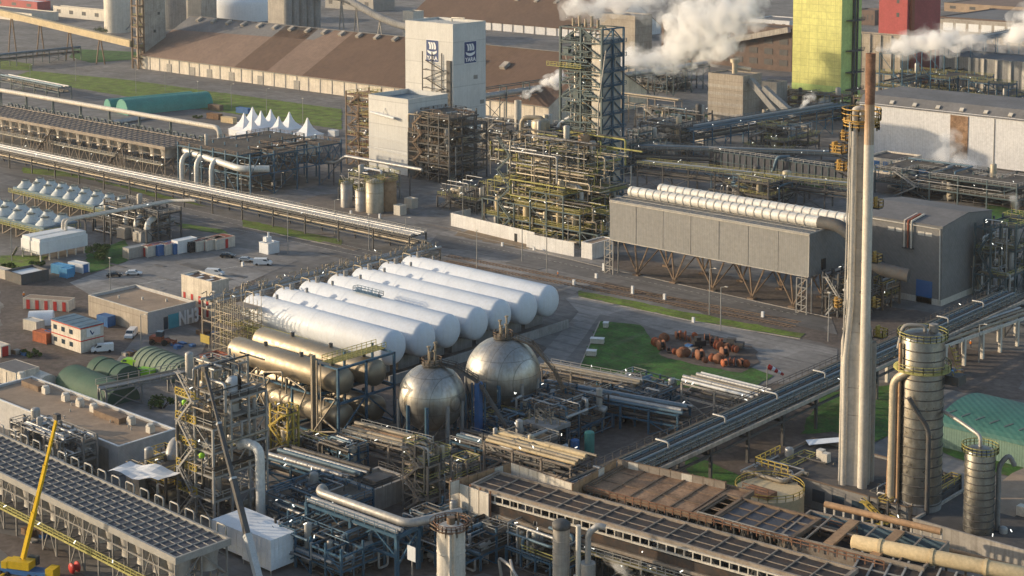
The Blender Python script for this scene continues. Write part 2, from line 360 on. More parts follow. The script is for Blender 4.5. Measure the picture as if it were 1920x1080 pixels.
# ---------------------------------------------------------------- builders shared by several things
def M_(n): return [MT[x] for x in n] if isinstance(n, (list, tuple)) else MT[n]
def lamp_bar(x, y, z, L=1.1, rz=0):
    m = MB(); L *= .6; c, s = math.cos(rz)*L/2, math.sin(rz)*L/2
    m.bar((x-c, y-s, z), (x+c, y+s, z+.25), .12, .1); return m
def plant(T, sx, sy, lv, nx, ny, seed, steel='steel_grey', rail='rail_olive', deck='grating', fill=.8, prof=None, nv=10, npipe=30,
          pipes=('pipe_silver', 'pipe_tan', 'pipe_white'), col=.45, vess=('vessel_grey', 'vessel_tan', 'pipe_silver'), lamps=6, stair=True, big=.5, brace=.5, z0=0):
    """open process structure: steel frame, decks, handrails, vessels, exchangers and pipe runs"""
    r = random.Random(seed); dx, dy = sx/nx, sy/ny; n = len(lv)
    ch = [[(prof[j][i] if prof else r.choice([n, n, max(1, n-1), max(1, n//2)])) for i in range(nx)] for j in range(ny)]
    def cell(i, j): return ch[j][i] if 0 <= i < nx and 0 <= j < ny else 0
    fr = MB()
    for i in range(nx+1):
        for j in range(ny+1):
            t = max(cell(i,j), cell(i-1,j), cell(i,j-1), cell(i-1,j-1))
            if t: fr.bar((i*dx, j*dy, z0), (i*dx, j*dy, lv[t-1] + (1.2 if t == n else 0)), col)
    for k, z in enumerate(lv):
        for j in range(ny+1):
            for i in range(nx):
                if max(cell(i,j), cell(i,j-1)) > k: fr.bar((i*dx, j*dy, z-.2), ((i+1)*dx, j*dy, z-.2), col*.6, col*.9)
        for i in range(nx+1):
            for j in range(ny):
                if max(cell(i,j), cell(i-1,j)) > k: fr.bar((i*dx, j*dy, z-.2), (i*dx, (j+1)*dy, z-.2), col*.6, col*.9)
        zb = lv[k-1] if k else z0
        for i in range(nx):
            if cell(i,0) > k and r.random() < brace:
                a, b = (i*dx, (i+1)*dx) if r.random() < .5 else ((i+1)*dx, i*dx)
                fr.bar((a, 0, zb), (b, 0, z-.2), col*.45)
        for j in range(ny):
            if cell(nx-1,j) > k and r.random() < brace:
                a, b = (j*dy, (j+1)*dy) if r.random() < .5 else ((j+1)*dy, j*dy)
                fr.bar((sx, a, zb), (sx, b, z-.2), col*.45)
    part('frame', fr, MT[steel], T)
    for k, z in enumerate(lv):
        d = MB(); h = MB(); on = [[cell(i,j) > k and r.random() < fill for i in range(nx)] for j in range(ny)]
        for j in range(ny):
            for i in range(nx):
                if not on[j][i]: continue
                d.box(i*dx+.02, (i+1)*dx-.02, j*dy+.02, (j+1)*dy-.02, z+.02, z+.14)
                for (ii, jj, p, q) in ((i,j-1,(i,j),(i+1,j)), (i,j+1,(i,j+1),(i+1,j+1)), (i-1,j,(i,j),(i,j+1)), (i+1,j,(i+1,j),(i+1,j+1))):
                    if not (0 <= ii < nx and 0 <= jj < ny and on[jj][ii]):
                        h.rail([(p[0]*dx, p[1]*dy, z+.14), (q[0]*dx, q[1]*dy, z+.14)], 1.15, .11, 2.0)
        if d.f: part('deck', d, MT[deck], T)
        if h.f: part('handrail', h, MT[rail], T)
    lev = [z0] + list(lv)
    for _ in range(nv):
        k = r.randrange(0, n); i, j = r.randrange(nx), r.randrange(ny)
        if cell(i,j) < k: k = max(0, cell(i,j)-1)
        z = lev[k] + .15; hh = (lev[k+1] - lev[k]) if k < n else 4
        x, y = (i + .3 + .4*r.random())*dx, (j + .25 + .5*r.random())*dy; t = r.random(); m = MB(); mm = MT[r.choice(vess)]
        if t < .45:
            ra = r.uniform(.5, 1.1)*big*2; h1 = hh*r.choice([.7, .8, 1.5]) ; m.dome((x, y, z+ra*.5+.4), ra, 0, h1, 10)
            for a in range(3): m.bar((x+ra*.8*math.cos(a*2.1), y+ra*.8*math.sin(a*2.1), z), (x+ra*.8*math.cos(a*2.1), y+ra*.8*math.sin(a*2.1), z+ra), .2)
            part('vessel', m, mm, T)
        elif t < .75:
            ra = r.uniform(.45, .9)*big*1.8; L = min(dx, dy)*r.uniform(.6, 1.); ax = r.choice('xy')
            c = (x-L/2, y, z+ra+.4) if ax == 'x' else (x, y-L/2, z+ra+.4)
            m.dome(c, ra, 0, L, 10, ax)
            for u in (.2, .8):
                if ax == 'x': m.box(c[0]+L*u-.2, c[0]+L*u+.2, y-ra*.7, y+ra*.7, z, z+ra*.6)
                else: m.box(x-ra*.7, x+ra*.7, c[1]+L*u-.2, c[1]+L*u+.2, z, z+ra*.6)
            part('drum', m, mm, T)
        else:
            w, l_, h_ = r.uniform(.8, 2.2), r.uniform(1, 2.5), r.uniform(.8, 2.2)
            m.box(x-w/2, x+w/2, y-l_/2, y+l_/2, z, z+h_); m.tube((x, y, z+h_), (x, y, z+h_+.8), .25, 6); m.tube((x-w*.8, y, z+h_*.6), (x+w*.8, y, z+h_*.6), .35, 6)
            part('pump_skid', m, mm, T)
    for pi, pm in enumerate(pipes):
        m = MB()
        for _ in range(npipe//len(pipes)):
            k = r.randrange(0, n); z = lev[k] + r.choice([.7, 1.6, 2.4, 3.2]); x, y = r.uniform(-.6, sx+.6), r.uniform(-.8, sy*.5) if r.random() < .6 else r.uniform(0, sy)
            ra = r.choice([.1, .14, .14, .2, .3]) * (1.3 if r.random() < .2 else 1)
            pts = [(x, y, z)]
            for s_ in range(r.randrange(2, 5)):
                ax = r.choice('xyz'); x, y, z = pts[-1]
                if ax == 'x': x = r.uniform(-.6, sx+.6)
                elif ax == 'y': y = r.uniform(-.8, sy+.4)
                else: z = min(max(z0+.5, z + r.choice([-1, 1])*r.choice([3, 5, 8])), lv[-1]+1)
                if (Vector(pts[-1]) - Vector((x,y,z))).length > 1: pts.append((x, y, z))
            if len(pts) > 1: m.path(pts, ra, 6, ra*2.5)
        if m.f: part('pipework', m, MT[pm], T)
    if stair:
        s = MB(); w = min(3.2, dx*.6); X0, X1 = sx*.15, sx*.15 + max(4, dx*.8)
        for k in range(n):
            a, b = lev[k], lev[k+1]; p, q = ((X0, X1) if k % 2 == 0 else (X1, X0))
            for yy in (-1.0, -.1): s.bar((p, yy, a), (q, yy, b), .12, .35)
            N = max(4, int((b-a)/.6))
            for t in range(N): u = (t+.5)/N; s.box(min(p+(q-p)*u-.3, p+(q-p)*u+.3), max(p+(q-p)*u-.3, p+(q-p)*u+.3), -1, -.1, a+(b-a)*u, a+(b-a)*u+.08)
            s.bar((p, -1, a+1.1), (q, -1, b+1.1), .1); s.box(q-.8, q+.8, -1.1, 0, b-.05, b+.05)
        part('stair', s, MT[steel if rail == 'rail_olive' else rail], T)
    for _ in range(lamps):
        k = r.randrange(1, n+1); part('lamp', lamp_bar(r.uniform(0, sx), r.choice([-.3, sy*r.random()]), lev[k]+r.uniform(1.4, 2.4), r.uniform(.6, 1.1), r.uniform(0, 3)), MT['lamp_lit'], T)
    return T
def rack(name, label, p, q, w, tiers, pipes, seed=1, sp=9, steel='steel_grey', rail=None, cat='pipe rack', group=None, post=.4, beams=True, brace=.5, lamps=0, deck=False, xb=True):
    """elevated pipe rack from p to q on the ground plan; pipes = (tier, offset 0..1, radius, material)"""
    dx, dy = q[0]-p[0], q[1]-p[1]; L = math.hypot(dx, dy); r = random.Random(seed)
    T = thing(name, label, cat, (p[0], p[1], p[2] if len(p) > 2 else 0), math.atan2(dy, dx), group)
    n = max(1, round(L/sp)); f = MB()
    for i in range(n+1):
        x = L*i/n
        for y in (0, w): f.bar((x, y, 0), (x, y, tiers[-1]+.3), post)
        for z in tiers: f.bar((x, -.2, z), (x, w+.2, z), post*.8)
        if xb and r.random() < brace: f.bar((x, 0, 0 if len(tiers) < 2 else tiers[-2]), (x, w, tiers[-1]), post*.5)
        if i < n and r.random() < brace:
            f.bar((x, 0, 0), (x+L/n, 0, tiers[0]), post*.5); f.bar((x+L/n, 0, 0), (x, 0, tiers[0]), post*.5)
    if beams:
        for z in tiers:
            for y in (0, w): f.bar((0, y, z), (L, y, z), post*.6, post*.9)
    part('frame', f, MT[steel], T)
    for (k, o, ra, mm) in pipes:
        m = MB(); z = tiers[k] + ra + post*.42; y = o*w
        a, b = -r.uniform(0, 1.5), L + r.uniform(0, 1.5)
        m.tube((a, y, z), (b, y, z), ra, 8)
        if ra > .28:
            for i in range(1, int(L/6)): m.tube((i*6-.08, y, z), (i*6+.08, y, z), ra*1.1, 8)
        part('pipe', m, MT[mm], T)
    if deck:
        m = MB(); m.box(0, L, w+.1, w+1.3, tiers[-1]-.1, tiers[-1]+.02); part('walkway', m, MT['grating'], T)
    if rail:
        m = MB(); z = tiers[-1]+.1
        m.rail([(0, -.15, z), (L, -.15, z)], 1.2, .1, 2.4); m.rail([(0, w+(1.3 if deck else .15), z), (L, w+(1.3 if deck else .15), z)], 1.2, .1, 2.4); part('handrail', m, MT[rail], T)
    for i in range(lamps): part('lamp', lamp_bar(r.uniform(0, L), r.choice([-.4, w+.4]), tiers[-1]+r.uniform(.5, 2), .8, r.uniform(0, 3)), MT['lamp_lit'], T)
    return T
def gable_hall(T, L, Wd, e, rg, wall, roof, axis='x', over=.4, ribs=None):
    """walls and pitched roof; ridge along x"""
    m = MB(); m.poly([(0,0,0),(L,0,0),(L,0,e),(0,0,e)]); m.poly([(L,Wd,0),(0,Wd,0),(0,Wd,e),(L,Wd,e)])
    m.poly([(L,0,0),(L,Wd,0),(L,Wd,e),(L,Wd/2,rg),(L,0,e)]); m.poly([(0,Wd,0),(0,0,0),(0,0,e),(0,Wd/2,rg),(0,Wd,e)])
    part('wall', m, M_(wall), T); o = over; s = (rg-e)/(Wd/2); q = MB(); t = .25
    for (y0, z0, y1, z1) in ((-o, e-o*s, Wd/2, rg), (Wd+o, e-o*s, Wd/2, rg)):
        a = [(-o,y0,z0+.05),(L+o,y0,z0+.05),(L+o,y1,z1+.05),(-o,y1,z1+.05)]; b = [(x,y,z+t) for x,y,z in a]
        if y0 > y1: a, b = a[::-1], b[::-1]
        q.poly(b); q.poly(a[::-1]); q.poly([a[0],a[1],b[1],b[0]]); q.poly([a[1],a[2],b[2],b[1]]); q.poly([a[3],a[0],b[0],b[3]])
    return part('roof', q, M_(roof), T)
def arch_hall(name, label, loc, rz, L, Wd, h, mt, group=None, ribs=0, cat='tunnel shed', end=None):
    T = thing(name, label, cat, loc, rz, group); m = MB(); n = 14
    def arc(x, k=1.): return [(x, Wd/2 - k*Wd/2*math.cos(math.pi*i/n), max(0, k*h*math.sin(math.pi*i/n)**.85)) for i in range(n+1)]
    a, b = arc(0), arc(L); base = len(m.v); m.v += a + b
    for i in range(n): m.face((base+i, base+n+1+i, base+n+2+i, base+i+1), True)
    part('skin', m, MT[mt], T)
    e = MB(); e.poly(arc(L-.05)[::-1]); e.poly(arc(.05)); part('end_wall', e, MT[end or mt], T)
    if ribs:
        for k in range(ribs):
            q = MB(); x = L*(k+.5)/ribs; pts = [(x, Wd/2 - (Wd/2+.05)*math.cos(math.pi*i/n), (h+.05)*math.sin(math.pi*i/n)**.85) for i in range(n+1)]; q.path(pts, .14, 5); part('rib', q, MT[mt], T)
    return T
def flatblock(name, label, cat, x0, x1, y0, y1, h, wall, roof, par=.5, z0=0, group=None, coping=None):
    """flat-roofed block with a parapet; origin at its near-left base corner"""
    T = thing(name, label, cat, (x0, y0, z0), 0, group); L, Wd = x1-x0, y1-y0; m = MB(); t = .35
    m.poly([(0,0,0),(L,0,0),(L,0,h),(0,0,h)]); m.poly([(L,0,0),(L,Wd,0),(L,Wd,h),(L,0,h)]); m.poly([(L,Wd,0),(0,Wd,0),(0,Wd,h),(L,Wd,h)]); m.poly([(0,Wd,0),(0,0,0),(0,0,h),(0,Wd,h)])
    for (a, b, c, d) in ((0,0,t,t), (L,0,L-t,t), (L,Wd,L-t,Wd-t), (0,Wd,t,Wd-t)): pass
    m.poly([(t,t,h-par),(t,Wd-t,h-par),(t,Wd-t,h),(t,t,h)]); m.poly([(L-t,Wd-t,h-par),(L-t,t,h-par),(L-t,t,h),(L-t,Wd-t,h)])
    m.poly([(L-t,t,h-par),(t,t,h-par),(t,t,h),(L-t,t,h)]); m.poly([(t,Wd-t,h-par),(L-t,Wd-t,h-par),(L-t,Wd-t,h),(t,Wd-t,h)])
    part('wall', m, M_(wall), T)
    k = MB(); o = .08
    k.box(-o,L+o,-o,t,h,h+.14); k.box(-o,L+o,Wd-t,Wd+o,h,h+.14); k.box(-o,t,t,Wd-t,h,h+.14); k.box(L-t,L+o,t,Wd-t,h,h+.14); part('parapet', k, M_(coping or wall), T)
    q = MB(); q.poly([(t,t,h-par),(L-t,t,h-par),(L-t,Wd-t,h-par),(t,Wd-t,h-par)]); part('roof', q, M_(roof), T)
    return T
def wall_panel(T, name, face, a0, a1, z0, z1, mt, d=.06, L=0, Wd=0, label=None, parent=None):
    m = MB()
    if face == 'y': m.box(a0, a1, -d, -.002, z0, z1)           # on the wall along x
    else: m.box(L+.002, L+d, a0, a1, z0, z1)                   # on the wall along y, at x=L
    return part(name, m, M_(mt), parent or T, label)
def cooler(name, label, loc, rz, L, Wd, zt, nb, ns, seed, louv='louvre', beam='steel_grey', frame='steel_grey', fans=True, cone='vessel_grey', walk='yellow', header=False, group=None, deep=1.2, skirt=0, zfan=None, brace=.9, bw=.35):
    """air-cooled heat exchanger bank: louvred deck in a beam grid on braced legs, fan rings under it"""
    T = thing(name, label, 'air cooler', loc, rz, group); r = random.Random(seed); dx = L/nb
    lo = MB(); lo.box(.2, L-.2, .2, Wd-.2, zt-.5, zt-.18); part('louvre_deck', lo, M_(louv), T)
    b = MB()
    for i in range(nb+1): b.bar((i*dx, 0, zt-.1), (i*dx, Wd, zt-.1), bw, .22)
    for j in range(1, ns): b.bar((0, Wd*j/ns, zt-.13), (L, Wd*j/ns, zt-.13), bw*.6, .16)
    part('beam_grid', b, M_(beam), T)
    e = MB()
    e.box(-.3, L+.3, -.4, 0, zt-deep, zt+.2); e.box(-.3, L+.3, Wd, Wd+.4, zt-deep, zt+.2); e.box(-.7, -.3, -.4, Wd+.4, zt-deep, zt+.2); e.box(L+.3, L+.7, -.4, Wd+.4, zt-deep, zt+.2)
    part('edge_beam', e, M_(beam), T)
    f = MB(); n2 = max(2, nb//2 if nb > 14 else nb); ddx = L/n2; zf = zt-deep
    for i in range(n2+1):
        for y in (0, Wd/2, Wd): f.bar((i*ddx, y, 0), (i*ddx, y, zf), .26)
        f.bar((i*ddx, 0, zf*.48), (i*ddx, Wd, zf*.48), .3)
    for y in (0, Wd):
        f.bar((0, y, zf*.48), (L, y, zf*.48), .3); f.bar((0, y, zf*.8), (L, y, zf*.8), .22)
        for i in range(n2):
            if r.random() < brace:
                f.bar((i*ddx, y, 0), ((i+.5)*ddx, y, zf*.48), .2); f.bar(((i+1)*ddx, y, 0), ((i+.5)*ddx, y, zf*.48), .2)
            if r.random() < brace: f.bar((i*ddx, y, zf*.48), ((i+.5)*ddx, y, zf), .16); f.bar(((i+1)*ddx, y, zf*.48), ((i+.5)*ddx, y, zf), .16)
    for y0, y1 in ((0, Wd/2), (Wd, Wd/2)): f.bar((L, y0, 0), (L, y1, zf*.48), .2); f.bar((L, y0, zf*.48), (L, y1, zf), .2)
    part('frame', f, M_(frame), T)
    if fans:
        rf = min(ddx*.46, Wd*.245); zc = zf; hf = min(3.6, zf*.42)
        for i in range(n2):
            for y in (Wd*.23, Wd*.77):
                m = MB(); c = ((i+.5)*ddx, y, 0)
                m.lathe(c, [(rf*.88, zc-hf), (rf*.84, zc-hf*.9), (rf*.86, zc-hf*.5), (rf*.98, zc-.5), (rf*1.02, zc)], 16); m.lathe(c, [(.01, zc-hf*.8), (rf*.84, zc-hf*.8)], 14)
                part('fan_ring', m, M_(cone), T)
    if walk:
        m = MB(); z = zf*.48; m.box(0, L, -1.5, -.2, z, z+.12); part('walkway', m, M_('grating_yellow'), T)
        m = MB(); m.rail([(0, -1.5, z+.12), (L, -1.5, z+.12)], 1.2, .12, 1.6); m.bar((0,-1.5,z+.25), (L,-1.5,z+.25), .1, .3); part('handrail', m, M_(walk), T)
    if header:
        for i in range(0, nb, 2):
            m = MB(); x = (i+.3)*dx; a = dx*1.1; m.path([(x, Wd+.9, zt-2.4), (x, Wd+.9, zt+1.4), (x+a, Wd+.9, zt+1.4), (x+a, Wd+.9, zt-2.4)], .15, 6, .4); part('header_pipe', m, M_('rail_grey'), T)
    if skirt:
        m = MB(); m.box(.1, L-.1, -.55, -.42, zt-deep-skirt, zt-deep); part('skirt_panel', m, M_(louv), T)
    return T
def container(name, label, x, y, rz, L=6, Wd=2.45, h=2.6, mt='cream', door='red', group=None, z=0, ndoor=1, roof=None, wins=0):
    T = thing(name, label, 'container', (x, y, z), rz, group); m = MB(); m.box(0, L, 0, Wd, .12, h)
    for k in range(int(L/.6)+1): m.box(min(k*.6, L-.12), min(k*.6, L-.12)+.12, -.05, 0, .12, h); m.box(min(k*.6, L-.12), min(k*.6, L-.12)+.12, Wd, Wd+.05, .12, h)
    part('body', m, MT[mt], T)
    f = MB()
    for X in (-.06, L-.12):
        for Y in (-.06, Wd-.12): f.box(X, X+.18, Y, Y+.18, 0, h+.04)
    f.box(-.06, L+.06, -.06, .1, h, h+.1); f.box(-.06, L+.06, Wd-.1, Wd+.06, h, h+.1); f.box(-.06,.1,.1,Wd-.1,h,h+.1); f.box(L-.1,L+.06,.1,Wd-.1,h,h+.1); part('frame', f, MT[mt], T)
    if roof: q = MB(); q.box(.1, L-.1, .1, Wd-.1, h, h+.06); part('roof', q, MT[roof], T)
    for k in range(ndoor):
        d = MB(); d.box(L+.02, L+.1, .3, Wd-.5, .15, h-.15) if ndoor == 1 and L < 7 else d.box(L*(k+.55)/ndoor-.5, L*(k+.55)/ndoor+.5, -.12, -.055, .15, h-.35)
        part('door', d, MT[door], T)
    for k in range(wins):
        d = MB(); x0 = L*(k+.2)/wins; d.box(x0, x0+1, -.1, -.055, 1.0, 2.0); part('window', d, MT['glass'], T)
    return T
def lamp_post(label, x, y, h=9, arm=True, group='lamp posts of the plant roads'):
    T = thing('lamp_post', label, 'lamp post', (x, y, 0), 0, group); m = MB(); m.tube((0,0,0), (0,0,h), .16, 6, .1)
    if arm: m.bar((0,0,h), (1.2,.4,h+.25), .12)
    part('pole', m, MT['rail_grey'], T); k = MB(); k.box(.9, 1.7, .2, .6, h+.2, h+.36) if arm else k.box(-.4, .4, -.2, .2, h, h+.2); part('lamp_head', k, MT['offwhite'], T); return T
def wheel(mb, x, y, r, w): mb.lathe((x, y, r), [(.02, -w/2), (r, -w/2), (r, w/2), (.02, w/2)], 12, 'y')
def car(name, label, x, y, rz, paint='car_white', kind='car', group=None, cat=None):
    T = thing(name, label, cat or kind, (x, y, 0), rz, group); b = MB(); w = .92 if kind == 'car' else 1.0
    if kind == 'car': pr = [(-2.2,.45),(-2.25,.95),(-1.95,1.0),(-1.5,1.45),(.35,1.48),(1.1,.98),(2.1,.82),(2.25,.5)]; gl = [(-1.72,1.05),(-1.42,1.36),(.3,1.38),(.85,1.02)]
    elif kind == 'pickup': pr = [(-2.6,.55),(-2.6,1.05),(-.6,1.05),(-.5,1.75),(.7,1.78),(1.35,1.15),(2.5,1.0),(2.6,.55)]; gl = [(-.35,1.15),(-.3,1.62),(.62,1.64),(1.05,1.18)]
    else: pr = [(-2.6,.4),(-2.62,1.9),(-2.45,2.02),(1.1,2.02),(1.85,1.3),(2.5,1.05),(2.62,.45)]; gl = [(.2,1.28),(.2,1.82),(1.05,1.84),(1.55,1.32)]
    a = [(px, -w, pz) for px, pz in pr]; c = [(px, w, pz) for px, pz in pr]; tp = lambda P_: [(px, y*(.86 if pz > 1.2 else 1), pz) for px, y, pz in P_]
    a, c = tp(a), tp(c); b.poly(a[::-1] if False else a); b.poly(c[::-1])
    for i in range(len(a)): j = (i+1) % len(a); b.poly([a[j], a[i], c[i], c[j]])
    part('body', b, MT[paint], T)
    for s in (-1, 1):
        g = MB(); q = [(px, s*(w*(.86 if pz > 1.2 else 1)+.012), pz) for px, pz in gl]; g.poly(q if s < 0 else q[::-1]); part('window', g, MT['glass'], T)
    ix = [i for i, (px, pz) in enumerate(pr) if pz > 1.4]; i = ix[-1]; g = MB(); (x0, z0), (x1, z1) = pr[i], pr[i+1]
    f = lambda t, yy: (x0+(x1-x0)*t+.02, yy*w, z0+(z1-z0)*t+.02); g.poly([f(.1,-.78), f(.9,-.86), f(.9,.86), f(.1,.78)]); part('windscreen', g, MT['glass'], T)
    if kind != 'van':
        i = ix[0]; (x0, z0), (x1, z1) = pr[i-1], pr[i]; g = MB(); f = lambda t, yy: (x0+(x1-x0)*t-.02, yy*w, z0+(z1-z0)*t+.02); g.poly([f(.9,-.76), f(.9,.76), f(.15,.8), f(.15,-.8)]); part('rear_window', g, MT['glass'], T)
    ax = 1.4 if kind == 'car' else 1.65
    for X in (-ax, ax):
        for s in (-1, 1): m = MB(); wheel(m, X, s*(w-.08), .36, .24); part('wheel', m, MT['tyre'], T)
    for s in (-1, 1):
        m = MB(); X = pr[-1][0]; m.box(X-.12, X+.015, s*.68-.16, s*.68+.16, .62, .8); part('headlight', m, MT['logo_white'], T)
        m = MB(); X = pr[0][0]; m.box(X-.02, X+.08, s*.72-.12, s*.72+.12, .65, .95); part('tail_light', m, MT['red'], T)
    return T
def tank(name, label, cat, x, y, r, h, mt='vessel_grey', roof='dome', rail='yellow', group=None, bands=0, z=0, seed=0, stair=False, skirt=0):
    T = thing(name, label, cat, (x, y, z), 0, group); m = MB(); n = 28 if r > 2.5 else 16
    pr = [(r, 0), (r, h)]
    if roof == 'dome': pr += [(r*math.cos(a*math.pi/10), h + r*.35*math.sin(a*math.pi/10)) for a in range(1, 5)] + [(.01, h+r*.35)]
    elif roof == 'cone': pr += [(r*.25, h+r*.28), (.01, h+r*.3)]
    m.lathe((0,0,0), pr, n)
    if roof == 'flat': m.lathe((0,0,0), [(r, h), (.01, h+.1)], n, smooth=False)
    part('shell', m, M_(mt), T)
    for k in range(bands): q = MB(); zz = h*(k+1)/(bands+1); q.lathe((0,0,0), [(r, zz-.09), (r*1.012+.05, zz-.09), (r*1.012+.05, zz+.09), (r, zz+.09)], n); part('band', q, MT['pipe_dark'] if bands > 6 else M_(mt), T)
    if rail:
        R_ = r + (.5 if roof != 'flat' else 0); pts = [(R_*math.cos(a*math.pi/12), R_*math.sin(a*math.pi/12), h+.05) for a in range(25)]
        q = MB()
        if roof != 'flat':
            for p0, p1 in zip(pts, pts[1:]): q.poly([(p0[0]*.8, p0[1]*.8, h+.03), p0, p1, (p1[0]*.8, p1[1]*.8, h+.03)])
        q.rail(pts, 1.15, .1, 3); part('handrail', q, MT[rail], T)
    return T
# ---------------------------------------------------------------- ground, roads, grass
g = MB(); g.poly([(-6000,-500,0),(2500,-500,0),(2500,6500,0),(-6000,6500,0)]); struct('ground', g, MT['ground'])
def patch(name, pts, mt, z):
    q = [P(a, b) for a, b in pts]
    if mt in ('grass', 'lawn', 'soil', 'sand', 'ground'):      # worn, uneven edges
        r = random.Random(int(pts[0][0]*7+pts[0][1])); o = []
        for (x0, y0), (x1, y1) in zip(q, q[1:]+q[:1]):
            d = math.hypot(x1-x0, y1-y0); k = max(1, int(d/2.5)); j = .55 if mt in ('grass', 'lawn') else 1.1
            for i in range(k): u = i/k; o.append((x0+(x1-x0)*u + (r.uniform(-j, j) if i else 0), y0+(y1-y0)*u + (r.uniform(-j, j) if i else 0)))
        q = o
    m = MB(); m.poly([(*a, z) for a in q]); n = m.f[0]
    a = [Vector(v) for v in m.v]; ar_ = sum(a[i].x*a[(i+1) % len(a)].y - a[(i+1) % len(a)].x*a[i].y for i in range(len(a)))
    if ar_ < 0: m.f[0] = n[::-1]
    return struct(name, m, MT[mt])
Z1, Z2, Z3, Z4 = .03, .06, .09, .12
patch('yard', [(0,525),(180,505),(330,460),(520,475),(460,560),(400,640),(330,700),(0,760)], 'soil', Z1)
patch('car_park', [(130,530),(345,452),(475,468),(560,488),(430,545),(330,560),(180,560)], 'asphalt_light', Z2)
patch('yard_road', [(200,700),(260,625),(330,600),(395,625),(380,660),(300,705),(250,720)], 'asphalt_light', Z2)
patch('road', [(0,300),(330,378),(640,452),(800,492),(780,505),(640,472),(420,420),(0,345)], 'asphalt', Z2)
patch('pavement', [(430,362),(560,355),(640,365),(860,430),(1010,440),(1140,490),(1130,520),(1075,552),(830,478),(650,415),(520,398)], 'asphalt_light', Z2)
patch('road', [(820,440),(1140,500),(1560,600),(1570,628),(1490,610),(1075,515),(880,470),(800,462)], 'asphalt', Z3)
patch('forecourt', [(860,433),(992,462),(985,468),(855,440)], 'sand', Z4)
patch('forecourt', [(880,430),(995,452),(990,468),(850,442)], 'sand', Z4+.02)
patch('paved_apron', [(562,378),(600,365),(680,362),(760,375),(770,400),(700,410),(620,400),(570,390)], 'paving', Z3)
patch('road', [(1060,560),(1085,552),(1300,600),(1570,655),(1570,700),(1450,690),(1290,640),(1180,600),(1125,590),(1090,640),(1050,690),(990,740),(950,720),(1010,670),(1055,620),(1085,585)], 'asphalt_light', Z2)
patch('gravel_yard', [(1150,475),(1570,560),(1760,590),(1750,690),(1560,650),(1130,540)], 'soil', Z1)
patch('grass_verge', [(1085,545),(1300,588),(1510,626),(1500,634),(1290,600),(1085,556)], 'grass', Z4)
patch('lawn', [(1125,603),(1200,610),(1242,655),(1410,690),(1450,705),(1400,735),(1290,728),(1180,716),(1085,692)], 'lawn', Z4)
patch('reel_yard', [(1228,650),(1250,628),(1330,628),(1410,650),(1425,680),(1390,700),(1330,690),(1240,668)], 'soil', Z4+.03)
patch('lawn', [(1500,815),(1545,738),(1690,720),(1700,800),(1640,830),(1560,810)], 'lawn', Z4)
patch('lawn', [(1760,838),(1920,862),(1920,900),(1850,880),(1770,850)], 'lawn', Z4)
patch('lawn', [(1290,850),(1400,900),(1390,930),(1290,900)], 'lawn', Z4)
patch('grass_verge', [(60,133),(240,150),(640,205),(640,243),(400,208),(200,175),(20,145)], 'grass', Z4)
patch('grass_verge', [(0,112),(60,120),(60,133),(0,130)], 'grass', Z4)
patch('lawn', [(140,92),(260,98),(250,112),(170,118),(130,108)], 'lawn', Z4)
patch('road', [(0,135),(20,145),(400,212),(640,247),(640,262),(420,238),(140,200),(0,165)], 'asphalt', Z2)
patch('gravel_strip', [(200,128),(262,132),(640,190),(640,206),(240,152),(60,135)], 'ground', Z2)
patch('grass_verge', [(43,314),(110,320),(290,362),(400,390),(300,372),(160,335),(43,325)], 'grass', Z4)
patch('grass_verge', [(455,412),(640,450),(640,463),(455,425)], 'grass', Z4)
patch('grass_verge', [(330,418),(420,432),(430,440),(340,428)], 'grass', Z4)
patch('grass_verge', [(1845,380),(1920,398),(1920,425),(1850,410)], 'lawn', Z4)
patch('grass_verge', [(0,480),(90,480),(60,505),(0,515)], 'grass', Z4)
patch('grass_verge', [(160,480),(235,450),(240,490),(170,512)], 'lawn', Z4)
patch('soil_strip', [(0,1000),(120,1030),(160,1080),(0,1080)], 'soil', Z2)
patch('grass_verge', [(1230,205),(1330,215),(1330,232),(1220,225)], 'lawn', Z4)
patch('grass_verge', [(1460,325),(1560,345),(1550,355),(1450,340)], 'lawn', Z4)
patch('soil_strip', [(1640,330),(1920,345),(1920,395),(1640,360)], 'soil', Z2)
patch('soil_strip', [(1690,650),(1920,660),(1920,750),(1700,720)], 'soil', Z2)
patch('plant_paving', [(640,690),(1000,640),(1120,720),(1600,720),(1600,1000),(1000,1080),(600,1080),(540,900)], 'soil', Z1)
# parking bays and road lines
m = MB()
for k in range(24):
    x, y = P(200+k*11, 545-k*2.0); m.box(x-.06, x+.06, y, y+5, Z3, Z3+.004)
struct('parking_bay_lines', m, MT['marking'])
m = MB(); p0, p1 = P(860,452), P(1500,592)
N = 60
for k in range(N):
    a, b = k/N, (k+.5)/N; m.bar((p0[0]+(p1[0]-p0[0])*a, p0[1]+(p1[1]-p0[1])*a, Z4+.02), (p0[0]+(p1[0]-p0[0])*b, p0[1]+(p1[1]-p0[1])*b, Z4+.02), .15, .006)
struct('road_lines', m, MT['marking'])
for k in range(2):                     # edge lines and a centre line on the left road
    for off in (6, 30) if k else (17,):
        m = MB(); p0, p1 = P(60, 318+off), P(790, 490+off*.5); N = 90
        for i in range(N):
            if k or i % 2: a, b = i/N, (i+.9)/N; m.bar((p0[0]+(p1[0]-p0[0])*a, p0[1]+(p1[1]-p0[1])*a, Z2+.02), (p0[0]+(p1[0]-p0[0])*b, p0[1]+(p1[1]-p0[1])*b, Z2+.02), .16, .006)
        struct('road_lines', m, MT['marking'])
